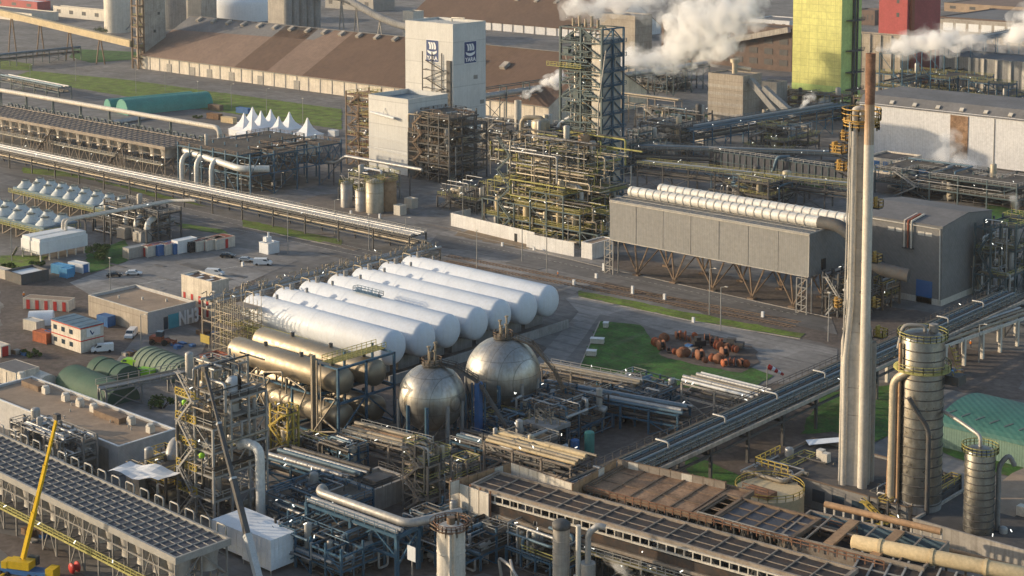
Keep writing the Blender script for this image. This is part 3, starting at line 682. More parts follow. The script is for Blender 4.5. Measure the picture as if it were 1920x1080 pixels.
for k in range(14):                    # relaid asphalt strips
    r = random.Random(k+60); x, y = P(r.uniform(560, 1080), r.uniform(390, 500)); m = MB(); a, b = r.uniform(4, 16), r.uniform(1.2, 4); m.box(x, x+a, y, y+b, Z4-.02, Z4+.01+k*.004); struct('asphalt_patch', m, MT['asphalt' if k % 3 else 'paving'])
for k in range(12):
    r = random.Random(k+90); x, y = P(r.uniform(180, 450), r.uniform(485, 545)); m = MB(); a, b = r.uniform(3, 10), r.uniform(1, 3); m.box(x, x+a, y, y+b, Z3+.01, Z3+.03+k*.004); struct('asphalt_patch', m, MT['asphalt' if k % 2 else 'asphalt_light'])
# kerbs along the main road
for pts in ([(845,432),(1130,502),(1560,597)], [(1085,557),(1290,601),(1500,636)], [(1125,603),(1085,692)], [(455,426),(640,464)]):
    m = MB(); w_ = [(*P(a, b), .06) for a, b in pts]
    for a, b in zip(w_, w_[1:]): m.bar(a, b, .3, .24)
    struct('kerb', m, MT['concrete'])
for i, (px, py, h_) in enumerate(((1132, 508, 2.2), (1076, 535, 1.6), (1186, 551, 2.2), (1246, 562, 1.6), (1118, 522, 1.4), (1430, 595, 1.5), (1300, 605, 1.4), (942, 462, 1.2), (1001, 470, 1.2), (712, 410, 1.6), (658, 402, 1.3), (520, 470, 1.4), (455, 500, 1.4))):
    x, y = P(px, py); T = thing('marker_post', ('white marker post on the road edge near the white store', 'white marker post by the road bend beside the farthest white bullet', 'tall white marker post in front of the boiler box corner', 'white marker post on the verge under the boiler box', 'short white marker post at the road junction', 'white marker post on the verge right of the cable reels', 'white marker post on the verge above the lawn', 'short white post on the sand forecourt', 'short white post at the fence wall step', 'white marker post before the twin silos', 'short white post by the small silos', 'white post beside the pump house', 'white post at the car park edge')[i], 'marker post', (x, y, 0)); m = MB(); m.box(-.35, .35, -.25, .25, 0, h_); part('post', m, MT['white'], T); m = MB(); m.box(-.5, .5, -.4, .4, 0, .14); part('foot', m, MT['concrete'], T)
# rail tracks between road and verge
for (a, b) in (((840,480),(1500,606)), ((836,490),(1490,614))):
    m = MB(); p0, p1 = P(*a), P(*b); d = Vector((p1[0]-p0[0], p1[1]-p0[1], 0)); nn = Vector((-d.y, d.x, 0)).normalized()
    for s in (-.75, .75): m.bar(Vector((*p0, .2)) + nn*s, Vector((*p1, .2)) + nn*s, .1, .14)
    k = int(d.length/1.2)
    for i in range(k): c = Vector((*p0, .1)) + d*(i/k); m.bar(c - nn*1.3, c + nn*1.3, .25, .12)
    struct('railway_track', m, MT['steel_brown'])
# ================================================================ far side of the plant
# big brown storage hall
x0, y0 = P(263, 128); yr, zr = Px(358, 31, x0); E0 = zat(x0, y0, 103); HL = 306.; HW = 2*(yr-y0)
T = thing('storage_hall', 'long brown pitched storage hall with pale pilastered side wall', 'storage hall', (x0, y0, 0))
gable_hall(T, HL, HW, E0, zr, 'cream', 'roof_brown')
q = MB(); s = (zr-E0)/(HW/2); nrm = .32
for a, b in ((85, 112), (140, HL)): q.poly([(a, -.4, E0-.4*s+nrm), (b, -.4, E0-.4*s+nrm), (b, HW/2, zr+nrm), (a, HW/2, zr+nrm)])
part('roof_bay', q, MT['roof_brown_dark'], T, 'dark brown bays of the hall roof')
q = MB(); q.poly([(-.35, HW*.32, E0+(HW*.32)*s+nrm), (118, HW*.37, E0+(HW*.37)*s+nrm), (125, HW/2, zr+nrm), (-.35, HW/2, zr+nrm)]); part('roof_bay', q, MT['roof_grey'], T, 'grey upper strip of the hall roof')
for k in range(int(HL/9)): m = MB(); m.box(k*9, k*9+.7, -.18, -.01, 0, E0-.3); part('pilaster', m, MT['concrete_grey'], T)
for u in (25, 46, 61, 80, 104, 133): m = MB(); m.box(u, u+4.4, -.25, -.02, 0, 4.6); part('door', m, MT['steel_grey'], T)
m = MB(); m.box(-.4, HL+.4, HW/2-.5, HW/2+.5, zr+.2, zr+.62); part('ridge_cap', m, MT['roof_grey'], T); m = MB(); m.box(-.4, HL+.4, -.75, -.4, E0-.55, E0-.2); part('gutter', m, MT['steel_grey'], T)
for k in range(15):
    u = 12 + k*13.5
    m = MB(); yv = HW*.455; m.bar((u, yv-1.6, E0+(yv-1.6)*s+1.0), (u, yv+1.6, E0+(yv+1.6)*s+1.0), 2.4, 1.4); part('roof_vent', m, MT['concrete'], T)
for u in (226, 243, 260): m = MB(); yv = HW*.3; m.bar((u, yv-2, E0+(yv-2)*s+1.2), (u, yv+2, E0+(yv+2)*s+1.2), 3.4, 1.6); part('roof_vent', m, MT['concrete'], T)
# second hall behind
x0, x1, y0, y1, h = foot(1050, 68, 770, 1140, 53)
T = thing('storage_hall', 'brown roofed hall behind the white tower, only its roof slope and white wall showing', 'storage hall', (x0, y0, 0))
gable_hall(T, x1-x0+40, 60, h, 24, 'clad_white', 'roof_brown_dark')
for k in range(9): m = MB(); m.bar((12+k*18, 22, 24-8*.55), (12+k*18, 26, 24-5*.55), 3, 1.6); part('roof_vent', m, MT['concrete'], T)
for k in range(17): m = MB(); m.box(k*10, k*10+.7, -.4, -.01, 0, h); part('pilaster', m, MT['concrete_grey'], T)
# conveyor, lift tower and concrete shaft at the left end of the hall
x0, x1, y0, y1, h = foot(273, 128, 257, 312, -35)
T = flatblock('shaft_tower', 'tall grey concrete shaft tower at the left gable of the brown hall', 'concrete tower', x0, x1, y0, y1, h, 'concrete', 'roof_grey')
L, Wd = x1-x0, y1-y0
m = MB(); m.box(-1.6, 0, 1, 4, 0, h-4); part('rib', m, MT['offwhite'], T)
for zz, yy in ((40, 5), (30, 9), (20, 6)): wall_panel(T, 'window', 'x', yy, yy+1.6, zz, zz+1.6, 'steel_dark', L=L)
xa, ya = P(249, 128)
T = thing('lift_tower', 'slim brown lattice lift tower beside the concrete shaft tower', 'lattice tower', (xa, ya, 0)); plant(T, 5.5, 4, [6*k for k in range(1, 9)], 1, 1, 3, 'steel_brown', 'rail_olive', nv=0, npipe=4, lamps=0, stair=False, prof=[[8]], col=.8)
ze = zat(xa, ya, 82); xb, zb = Py(-30, 16, ya-6)
T = thing('conveyor_gallery', 'long tan enclosed conveyor bridge sloping up to the lift tower', 'conveyor', (xa, ya, 0))
m = MB(); m.bar((-.5, 0, ze), (xb-xa, -6, zb), 3.2, 3.8); part('gallery', m, MT['tank_cream'], T)
for k in range(1, 5):
    u = k/5.; m = MB(); c = Vector((-.5, 0, ze)).lerp(Vector((xb-xa, -6, zb)), u)
    for d in (-1.4, 1.4): m.bar((c.x+d*1.6, c.y+d, 0), (c.x+d*.5, c.y, c.z-2), .6)
    part('trestle', m, MT['steel_brown'], T)
x, y = P(221, 60); tank('silo', 'wide pale silo left of the concrete shaft tower', 'silo', x, y, 9.2, 42, 'offwhite', 'dome', None)
m = MB()
for k in range(18): a = k*.35; m.tube((9.3*math.cos(a), 9.3*math.sin(a), 2+k*2.2), (9.3*math.cos(a+.35), 9.3*math.sin(a+.35), 4.2+k*2.2), .5, 5)
part('spiral_stair', m, MT['concrete_grey'], bpy.data.objects['silo'])
for (px, py, r_, h_, lab) in ((335, 50, 17, 22, 'pale blue-grey storage tank behind the shaft tower'), (452, 36, 26, 12, 'broad pale domed tank between the two grey towers')):
    x, y = P(px, py); tank('storage_tank', lab, 'tank', x, y, r_, h_, 'concrete_grey' if r_ < 20 else 'white', 'dome', None)
x0, x1, y0, y1, h = foot(378, 62, 350, 407, -20)
T = flatblock('headhouse', 'squat concrete headhouse rising behind the left end of the brown hall roof', 'concrete tower', x0, x1, y0, y1, h, 'concrete', 'roof_grey')
x0, x1, y0, y1, h = foot(533, 75, 503, 600, -25)
T = flatblock('silo_block', 'block of dark concrete silos behind the middle of the brown hall roof', 'silo block', x0, x1, y0, y1, h, 'concrete', 'roof_grey')
for k in range(5): m = MB(); m.lathe((x1-x0, (k+.5)*(y1-y0)/5, 0), [(3.1, 0), (3.1, h-2)], 14); part('silo_bay', m, MT['concrete_grey'], T)
# curved conveyor tube
a = P(600, 70); pts = []
yy = a[1]
for px, py in ((560, -8), (640, -6), (668, 8), (712, 33), (758, 50), (790, 52)): X, Z_ = Py(px, py, yy); pts.append((X-a[0], 0, Z_))
T = thing('conveyor_tube', 'blue-grey conveyor tube bending down behind the brown hall', 'conveyor', (a[0], yy, 0)); m = MB(); m.path(pts, 2.4, 10, 8); part('tube', m, MT['concrete_grey'], T)
for i in (1, 2, 3): m = MB(); p = pts[i]; m.bar((p[0]-3, 0, 0), (p[0], 0, p[2]-2), .7); m.bar((p[0]+3, 0, 0), (p[0], 0, p[2]-2), .7); part('trestle', m, MT['steel_grey'], T)
x, y = P(775, 70); T = flatblock('transfer_house', 'small pale transfer house at the foot of the conveyor tube', 'shed', x-10, x, y, y+10, zat(x, y, 22), 'offwhite', 'roof_grey')
# strip of sheds at the top left
for (cx_, cy_, lx, rx, ty, w, rf, lab) in ((60, 42, -60, 110, 26, 'offwhite', 'roof_grey', 'long low pale shed at the far top left'), (195, 40, 100, 205, 20, 'offwhite', 'roof_grey', 'pale far shed with a dark outside stair'), (70, 20, -40, 95, 4, 'red_clad', 'white', 'red shed at the top left corner'),
    (470, 20, 405, 520, 4, 'concrete', 'roof_grey', 'low far concrete shed between the grey towers'), (700, 22, 610, 740, -2, 'steel_grey', 'roof_grey', 'grey far shed behind the conveyor tube'),
    (1010, 18, 800, 1050, -2, 'cream', 'roof_tan', 'tan far shed behind the second brown hall'), (1900, 60, 1760, 2000, 40, 'brick', 'roof_grey', 'low brick shed at the far right'), (1640, 48, 1605, 1660, 20, 'brick', 'roof_brown', 'far brick shed between the yellow and red towers'),
    (1920, 30, 1770, 2000, 14, 'roof_tan', 'roof_brown', 'far brown shed at the top right corner'), (1480, 60, 1405, 1520, 40, 'clad_white', 'roof_grey', 'far pale hall left of the yellow tower')):
    x0, x1, y0, y1, h = foot(cx_, cy_, lx, rx, ty); T = flatblock('shed', lab, 'shed', x0, x1, y0, max(y0+6, y1), max(h, 3), w, rf)
    for k in range(4): wall_panel(T, 'window', 'y', (x1-x0)*(k+.3)/4, (x1-x0)*(k+.6)/4, h*.35, h*.7, 'steel_dark', d=.1)
# green-field rack at far left
for i, (pa, pb, hh, lab) in enumerate((((0, 128), (152, 112), 7, 'far left pipe rack ending at the grass by the brown hall'), ((0, 165), (110, 188), 6, 'low pipe rack along the far left road'))):
    rack('pipe_rack', lab, P(*pa), P(*pb), 7, [hh*.6, hh], [(1, .2, .5, 'pipe_blue'), (1, .5, .35, 'pipe_silver'), (1, .8, .35, 'pipe_silver'), (0, .3, .4, 'pipe_dark'), (0, .7, .4, 'pipe_tan')], i+5, 12, 'steel_teal')
# ---- towers and blocks at the top right
x0, x1, y0, y1, h = foot(1575, 220, 1484, 1612, -60); L, Wd = x1-x0, y1-y0
T = thing('square_tower', 'huge yellow square tower with green shaded side', 'tower', (x0, y0, 0))
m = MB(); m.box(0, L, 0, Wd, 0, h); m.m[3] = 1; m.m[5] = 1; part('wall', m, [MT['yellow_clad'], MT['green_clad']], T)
m = MB(); m.box(L, L+1.2, 9.5, 10.5, 0, h); m.tube((L+.7, 13, 0), (L+.7, 13, h), .5, 8); part('duct', m, MT['steel_dark'], T)
m = MB(); m.box(.02, L-.02, -.12, -.01, 0, 14); part('wall_shade_band', m, MT['green_clad'], T, 'green band painted as shade low on the yellow wall')  # shade on the lower yellow wall, put in as a green sheet
for zz in (12, 20, 30, 44): m = MB(); m.box(L+.01, L+4, 4, 14, zz, zz+.4); m.rail([(L+4, 4, zz+.4), (L+4, 14, zz+.4)], 1.2, .2, 3); part('landing', m, MT['steel_dark'], T)
x0, x1, y0, y1, h = foot(1698, 172, 1645, 1760, -60); L, Wd = x1-x0, y1-y0
T = thing('square_tower', 'red square tower standing right of the yellow tower', 'tower', (x0, y0, 0)); m = MB(); m.box(0, L, 0, Wd, 0, h); part('wall', m, MT['red_clad'], T)
for zz in (38, 45, 52): wall_panel(T, 'window', 'y', L*.62, L*.72, zz, zz+2.2, 'steel_dark')
m = MB(); m.box(L, L+1.5, 2, 5, 0, h); part('duct', m, MT['brown_red'], T)
x0, x1, y0, y1, h = foot(1703, 172, 1605, 1735, 66); T = flatblock('silo_block', 'tan and grey concrete block in front of the red tower', 'silo block', x0, x1, y0-9, y0-1, h, 'concrete_panel', 'roof_grey')
for k in range(5): m = MB(); m.box((x1-x0)*(k+.1)/5, (x1-x0)*(k+.2)/5, -.7, -.01, 0, h); part('pilaster', m, MT['concrete'], T)
# long pilastered silo hall at the right
x0, y0 = P(1766, 172); hh = zat(x0, y0, 104); T = flatblock('silo_hall', 'long grey hall with pale vertical ribs at the far right', 'hall', x0, x0+110, y0, y0+30, hh, 'concrete_grey', 'roof_grey')
for k in range(15): m = MB(); m.box(k*7.2, k*7.2+1.3, -.9, -.01, 0, hh); part('pilaster', m, MT['offwhite'], T)
x0, y0 = P(1760, 75); T = flatblock('glazed_bridge', 'far elevated gallery with a row of square windows at the right', 'gallery', x0, x0+120, y0, y0+6, 14, 'concrete', 'roof_grey')
for k in range(13): wall_panel(T, 'window', 'y', 3+k*9, 10+k*9, 7, 12, 'white')
# tan tower and dark building behind the steam
x0, x1, y0, y1, h = foot(1190, 150, 1160, 1222, 30); T = flatblock('concrete_tower', 'tan concrete tower right behind the lattice column tower', 'concrete tower', x0-14, x1, y0, y1, h, 'concrete_panel', 'roof_grey')
for zz in (8, 16): wall_panel(T, 'window', 'y', 6, 9, zz, zz+3, 'steel_dark')
x0, x1, y0, y1, h = foot(1484, 135, 1240, 1500, 55); T = flatblock('process_hall', 'dark brown windowed process hall behind the steam left of the yellow tower', 'hall', x0, x1, y0, y1+10, h, 'brick', 'roof_brown_dark')
for k in range(9):
    for zz in (3, 9, 15): wall_panel(T, 'window', 'y', (x1-x0)*(k+.2)/9, (x1-x0)*(k+.75)/9, zz, zz+3.2, 'steel_dark', d=.2)
m = MB(); m.bar((0, -4, 4), (x1-x0, -3, 24), 3, 3); part('conveyor', m, MT['concrete'], T)
# banded concrete tower with conveyors
x0, x1, y0, y1, h = foot(1392, 240, 1327, 1427, 143); L, Wd = x1-x0, y1-y0
T = flatblock('concrete_tower', 'banded tan concrete tower with rooftop fan beside the sloping conveyors', 'concrete tower', x0, x1, y0, y1, h, 'concrete_panel', 'roof_grey')
for k, zz in enumerate((4.5, 9, 13.5, 17)): m = MB(); m.box(-.06, L+.08, -.08, -.01, zz, zz+1.3); part('band', m, MT['concrete'], T)
m = MB(); m.tube((L*.55, Wd*.4, h), (L*.55, Wd*.4, h+5), 1.3, 10); m.tube((L*.55, Wd*.4, h+5), (L*.55, Wd*.4, h+6.5), 2.2, 10); m.tube((L*.55, Wd*.4, h+3), (L*.9, Wd*.6, h+2), .9, 8); part('roof_fan', m, MT['vessel_tan'], T)
for k in range(2):
    m = MB(); m.bar((L+1+k*7, Wd*.3, h-2-k*3), (L+24+k*10, Wd*.3-3, 2), 2.6, 2.6); part('conveyor', m, MT['concrete_grey'], T)
x, y = P(1405, 232); T = flatblock('annex', 'low beige annex at the foot of the banded concrete tower', 'shed', x, x+9, y+2, y+12, 11, 'concrete', 'roof_grey')
x, y = P(1455, 225); T = flatblock('annex', 'grey stair block between banded tower and yellow tower', 'shed', x-8, x, y, y+9, 17, 'concrete_grey', 'roof_grey')
# white hall on the right with brown door strip
x0, y0 = P(1610, 283); hh = 20
T = thing('white_hall', 'long white clad hall with a grey sloped roof edge and brown strip', 'hall', (x0, y0, 0)); Lh = 175
m = MB(); m.box(0, Lh, 0, 34, 0, hh); part('wall', m, MT['clad_white'], T)
q = MB(); q.poly([(-.4, -.5, hh-.6), (Lh, -.5, hh-.6), (Lh, 4, hh+3), (-.4, 4, hh+3)]); q.poly([(-.4, 4, hh+3), (Lh, 4, hh+3), (Lh, 34.5, hh+3), (-.4, 34.5, hh+3)]); q.poly([(-.4, 34.5, hh+3), (Lh, 34.5, hh+3), (Lh, 34.5, hh-.6), (-.4, 34.5, hh-.6)]); part('roof', q, MT['roof_grey'], T)
for k in range(16): m = MB(); m.bar((4+k*10, .4, hh+.6), (4+k*10, 1.6, hh+1.6), 1.6, .5); part('roof_light', m, MT['offwhite'], T)
xs = Py(1782, 240, y0)[0]-x0; m = MB(); m.box(xs, xs+7.4, -.25, -.01, 2, hh-1.2); part('door_strip', m, MT['rust_roof'], T, 'ochre-brown strip down the white wall')
for k in range(6): m = MB(); m.box(40+k*18, 40.3+k*18, -.2, -.01, 0, hh-1); part('downpipe', m, MT['steel_grey'], T)
# small office with blue windows in front of it
x0, x1, y0, y1, h = foot(1688, 330, 1620, 1728, 302); T = flatblock('office_block', 'low office with dark flat roof and blue glazing before the white hall', 'office', x0, x1, y0, y1, h, 'cream', 'roof_black')
for k in range(4): wall_panel(T, 'window', 'y', (x1-x0)*(k+.1)/4, (x1-x0)*(k+.7)/4, .8, h-1, 'blue_paint', d=.1)
for k in range(5): wall_panel(T, 'window', 'x', (y1-y0)*(k+.1)/5, (y1-y0)*(k+.75)/5, 1, h-1.2, 'blue_paint', L=x1-x0)
x, y = P(1748, 327); container('container', 'blue container beside the low office at the right', x-6, y, .1, mt='blue_bright', door='blue_paint', L=7)
x0, x1, y0, y1, h = foot(1868, 312, 1840, 1880, 275); T = thing('filter_house', 'pale box filter house on legs in front of the white hall', 'filter house', (x0, y0, 0)); m = MB(); m.box(0, x1-x0, 0, y1-y0, 3, h); m.lathe(((x1-x0)/2, 0, h), [(2.2, 0), (2.2, y1-y0)], 12, 'y'); part('housing', m, MT['offwhite'], T)
m = MB()
for a in (.3, x1-x0-.3):
    for b in (.3, y1-y0-.3): m.bar((a, b, 0), (a, b, 3), .5)
part('leg', m, MT['steel_grey'], T)
# racks and process blocks right of the lattice tower
blue = [(1, .1, .45, 'pipe_blue'), (1, .3, .5, 'steel_teal'), (1, .5, .35, 'pipe_blue'), (1, .7, .45, 'pipe_silver'), (1, .9, .35, 'pipe_dark'), (0, .2, .5, 'pipe_dark'), (0, .5, .4, 'pipe_tan'), (0, .8, .5, 'pipe_dark')]
rack('pipe_rack', 'long dark blue pipe rack rising towards the yellow tower base', P(1300, 300), P(1590, 247), 12, [7, 11], blue, 11, 11, 'steel_blue', 'rail_blue', lamps=3)
rack('pipe_rack', 'blue pipe rack behind the white hall roof at the right', P(1690, 205), P(1930, 150), 12, [12, 26], blue, 12, 14, 'steel_blue', 'rail_blue', lamps=3)
rack('conveyor_bridge', 'blue lattice conveyor bridge between hall roof and steam', (*P(905, 240), 0), (*P(1330, 168), 0), 4, [12, 17], [(0, .5, 1.4, 'pipe_silver')], 14, 16, 'steel_teal', None, 'conveyor', brace=.9)
dark = [(1, .15, .3, 'steel_teal'), (1, .4, .35, 'pipe_dark'), (1, .65, .3, 'pipe_blue'), (1, .9, .25, 'pipe_silver'), (0, .2, .5, 'pipe_dark'), (0, .5, .4, 'pipe_tan'), (0, .8, .5, 'pipe_dark')]
rack('pipe_rack', 'pipe rack with brown deck running right of the lattice tower', P(1190, 330), P(1590, 345), 10, [6, 10], dark, 15, 10, 'steel_dark', 'rail_grey', lamps=5)
rack('pipe_rack', 'dark pipe rack behind the two large white ducts', P(1195, 352), P(1600, 400), 7, [5, 8.5], dark, 16, 10, 'steel_dark', 'rail_olive', lamps=6)
rack('pipe_rack', 'tan pipe bridge crossing behind the lattice tower', P(1165, 232), P(1265, 246), 5, [9, 13], [(1, .3, .5, 'pipe_tan'), (1, .7, .4, 'pipe_silver')], 17, 14, 'steel_tan')
for i, (a, lv, st, lab) in enumerate((((1275, 300, 1190, 1320, 240), 3, 'steel_dark', 'dark process block behind the pipe racks right of the lattice tower'), ((1470, 300, 1395, 1560, 250), 3, 'steel_dark', 'dark process block below the yellow tower'), ((1560, 230, 1440, 1650, 185), 3, 'steel_brown', 'brown process decks at the foot of the yellow tower'),
    ((1660, 250, 1600, 1900, 190), 3, 'steel_brown', 'brown pipe decks behind the white hall roof'), ((1250, 175, 1170, 1330, 140), 2, 'steel_dark', 'dark process decks under the steam cloud'), ((1440, 120, 1330, 1484, 60), 3, 'steel_brown', 'brown process decks behind the drifting steam'),
    ((1905, 400, 1640, 1960, 352), 2, 'steel_teal', 'low green railed process strip behind the dark grey building'), ((1440, 395, 1330, 1600, 345), 2, 'steel_dark', 'dark piping strip between ducts and pipe racks'),
    ((1320, 255, 1190, 1335, 215), 2, 'steel_dark', 'dark low decks left of the banded concrete tower'), ((1890, 212, 1640, 1990, 160), 2, 'steel_blue', 'blue pipe decks behind the white hall at the right edge'), ((1170, 330, 1150, 1250, 255), 4, 'steel_teal', 'teal process block directly right of the lattice tower'))):
    x0, x1, y0, y1, h = foot(*a); L, Wd = x1-x0, min(y1-y0, 26)
    T = thing('process_block', lab, 'process unit', (x0, y0, 0)); plant(T, L, Wd, [h*(k+1)/lv for k in range(lv)], max(2, int(L/9)), max(1, int(Wd/8)), 40+i, st, 'rail_olive' if i % 2 else 'rail_grey', nv=16, npipe=54, lamps=7, pipes=('pipe_silver', 'pipe_dark', 'pipe_blue'), big=.8, vess=('vessel_grey', 'steel_dark', 'vessel_tan'))
x0, x1, y0, y1, h = foot(1590, 372, 1330, 1640, 318); L, Wd = x1-x0, 9
T = thing('cooler_bank', 'long dark screened cooler bank behind the two large white ducts', 'air cooler', (x0, y0, 0)); m = MB(); m.box(0, L, 0, Wd, 3.2, h); part('screen', m, MT['louvre'], T); m = MB()
for k in range(23): m.bar((L*k/22, -.15, 0), (L*k/22, -.15, h+.2), .3); m.bar((L*k/22, 0, h+.15), (L*k/22, Wd, h+.15), .25)
for zz in (3.2, h*.65, h): m.bar((0, -.2, zz), (L, -.2, zz), .3)
part('frame', m, MT['steel_teal'], T); m = MB(); m.path([(L*.1, -2.5, 3), (L*.45, -2.5, 3.4), (L*.5, -2.5, 6), (L*.53, -2.5, h+1.5), (L*.58, 1, h+1.5)], .6, 10, 1.5); m.path([(0, -2, 1.6), (L*.4, -2, 1.6), (L*.46, -4, 1.2), (L, -4, 1.2)], .4, 8, 1); part('pipe', m, MT['pipe_blue'], T); m = MB(); m.rail([(0, -.2, h+.2), (L, -.2, h+.2)], 1.2, .14); part('handrail', m, MT['rail_grey'], T)
x, y = P(1510, 240); tank('vent_stack', 'small vent stack puffing steam before the yellow tower', 'stack', x-8, y-20, 1.3, zat(x-8, y-20, 205), 'vessel_tan', None, None)
for i, (px, py, w_, lab) in enumerate(((1300, 272, 14, 'white flat roofed cabin left of the blue pipe rack'), (1385, 250, 16, 'white cabin roof right of the first white cabin'), (1235, 240, 12, 'small tan lattice cabin by the conveyor bridge'))):
    x, y = P(px, py); T = flatblock('cabin', lab, 'cabin', x-w_*.6, x+w_*.4, y, y+8, 4.5, 'offwhite', 'white')
# ================================================================ middle left
# long cooler bank with rust stairs
x0, x1, y0, y1, h = foot(310, 337, -60, 383, 276)
T = cooler('air_cooler_bank', 'long dark louvred cooler bank on brown braced legs behind the silver pipe rack', (x0, y0, 0), 0, x1-x0, y1-y0, h, 40, 7, 5, 'louvre', 'steel_tan', 'steel_tan', True, 'vessel_grey', 'rail_grey', deep=1.0, bw=.3)
L = x1-x0
for px in (100, 235):
    X, Z_ = Py(px, 300, y0); X -= x0; m = MB()
    for k in range(3):
        for dx in (0, 1.4): m.bar((X-9+dx*.2, -1.6-dx, .1), (X+4+dx*.2, -1.6-dx, h*.95), .3)
    for k in range(14): u = k/14; m.box(X-9+13*u, X-8+13*u, -3, -1.6, h*.95*u, h*.95*u+.12)
    for k in range(6): u = (k+1)/7; m.bar((X-9+13*u, -1.6, h*.95*u), (X-9+13*u, -1.6, 0), .25); m.bar((X-9+13*u, -3, h*.95*u), (X-9+13*u+2, -3, 0), .2)
    for yy in (-1.6, -3): m.bar((X-9, yy, 1.2), (X+4, yy, h*.95+1.2), .14)
    part('stair', m, MT['steel_tan'], T)
for k in range(10): part('lamp', lamp_bar(8+k*16+random.Random(k).random()*8, -1.8, h*.35+3*random.Random(k+9).random(), 1.2), MT['lamp_lit'], T)
for k in range(26):
    m = MB(); X = (k+.5)*L/26; m.path([(X-1.2, y1-y0+1, h-1), (X-1.2, y1-y0+1, h+1.4), (X+1.2, y1-y0+1, h+1.4), (X+1.2, y1-y0+2, h-1)], .3, 6, .4); part('header_pipe', m, MT['steel_teal'], T)
# big pale pipe along the back of the bank
Yb = y1+4; xa, za = Py(0, 168, Yb); xb, zb = Py(412, 240, Yb)
T = thing('transfer_pipe', 'fat pale insulated pipe running above the back edge of the cooler bank', 'pipe', (xa, Yb, 0)); m = MB(); m.path([(-60, 0, za), (xb-xa, 0, zb), (xb-xa, 0, 1)], .95, 12, 3); part('pipe', m, MT['offwhite'], T)
for k in range(9): m = MB(); X = -40+k*(xb-xa+30)/9; m.bar((X, -.8, 0), (X, -.2, za-.9), .4); m.bar((X, .8, 0), (X, .2, za-.9), .4); part('support', m, MT['steel_teal'], T)
rack('pipe_rack', 'green-grey pipe rack behind the fat pale pipe', (xa-60, Yb+3), (xb-8, Yb+3), 8, [4, 7.5], [(1, .2, .4, 'pipe_silver'), (1, .5, .35, 'tank_green'), (1, .8, .3, 'pipe_silver'), (0, .4, .4, 'pipe_dark')], 21, 9, 'steel_teal', 'rail_grey', lamps=5)
# blue steel structure with three hooped ducts
x0, x1, y0, y1, h = foot(470, 372, 335, 640, 296); L, Wd = x1-x0, y1-y0
T = thing('pipe_platform', 'blue steel pipe platform with three white hooped ducts', 'platform', (x0, y0, 0))
plant(T, L, Wd, [h*.55, h], 6, 4, 31, 'steel_blue', 'steel_brown', 'grating', .75, [[2]*6]*4, 8, 40, pipes=('pipe_silver', 'pipe_blue', 'pipe_dark'), lamps=9, stair=False, big=.5)
for k in range(3):
    m = MB(); X = 5+k*8.5; m.path([(X, 6, h*.8), (X, -2.2, h*.8), (X, -2.2, 1.0), (X+3, -2.2, .9)], .9, 12, 4); part('hooped_duct', m, MT['duct_white'], T)
m = MB(); m.path([(1, 2, h*.85), (L*.9, -1, h*.7), (L+3, 6, h*.7)], 1.2, 12, 3); part('header_duct', m, MT['duct_white'], T)
q = MB()
for k in range(10):
    u = k/10*Wd; q.bar((L, u, h*.55), (L, u+Wd/10, h), .22); q.bar((L, u, h), (L, u+Wd/10, h*.55), .22)
part('truss', q, MT['steel_blue'], T)
# flat rusty roof with skylights behind the tents
x0, x1, y0, y1, h = foot(520, 300, 415, 605, 275); T = flatblock('substation', 'low tan roofed switch house in front of the white tents', 'shed', x0, x1, y0, y1, 5, 'cream', 'roof_tan')
for k in range(12): m = MB(); a, b = k % 6, k//6; m.box(1+a*(x1-x0-3)/6, 2.6+a*(x1-x0-3)/6, 2+b*12, 5+b*12, 4.55, 4.75); part('roof_light', m, MT['white'], T)
container('container', 'dark blue container at the foot of the tents', *P(455, 282), .1, mt='car_black', door='blue_paint')
# pagoda tents
tm = MB()
for (px, py, k) in ((458, 254, 'leftmost white pagoda tent of the cluster'), (474, 242, 'white pagoda tent at the back left of the cluster'), (473, 262, 'large front white pagoda tent near the left of the cluster'), (490, 250, 'small white pagoda tent wedged behind the large front one'), (508, 247, 'back white pagoda tent in the middle of the cluster'), (523, 261, 'front white pagoda tent in the middle of the cluster'), (543, 252, 'white pagoda tent at the back right of the cluster'), (577, 264, 'rightmost white pagoda tent standing slightly apart')):
    x, y = P(px, py); T = thing('pagoda_tent', k, 'tent', (x, y, 0), .0, 'white pagoda tents'); w = 5.0; m = MB(); N = 8
    prf = [(1.0, 2.9), (.62, 4.0), (.34, 5.6), (.16, 7.6), (.03, 9.8)]
    for (r0, z0), (r1, z1) in zip(prf, prf[1:]):
        c = [(-1,-1),(1,-1),(1,1),(-1,1)]
        for i in range(4): a, b = c[i], c[(i+1) % 4]; m.poly([(a[0]*w*r0, a[1]*w*r0, z0), (b[0]*w*r0, b[1]*w*r0, z0), (b[0]*w*r1, b[1]*w*r1, z1), (a[0]*w*r1, a[1]*w*r1, z1)])
    part('canopy', m, MT['fabric_white'], T); q = MB()
    for a, b in ((-1,-1),(1,-1),(1,1),(-1,1)): q.bar((a*w*.97, b*w*.97, 0), (a*w*.97, b*w*.97, 2.9), .15)
    part('pole', q, MT['rail_grey'], T); s_ = MB(); s_.box(-w*.95, w*.95, -w*.95, w*.95, 0.02, 2.88); part('side_wall', s_, MT['fabric_white'], T)
for (px, py, mt, lab) in ((405, 208, 'steel_brown', 'brown container behind the tents'), (458, 214, 'blue_paint', 'blue container behind the tents'), (403, 225, 'wood', 'wood brown box container nearest left of the tents'), (430, 232, 'tank_cream', 'tan container touching the leftmost tent'), (633, 258, 'white', 'small white container right of the tents')):
    x, y = P(px, py); container('container', lab, x-6, y, .05, L=8 if px < 500 else 4, mt=mt, door=mt)
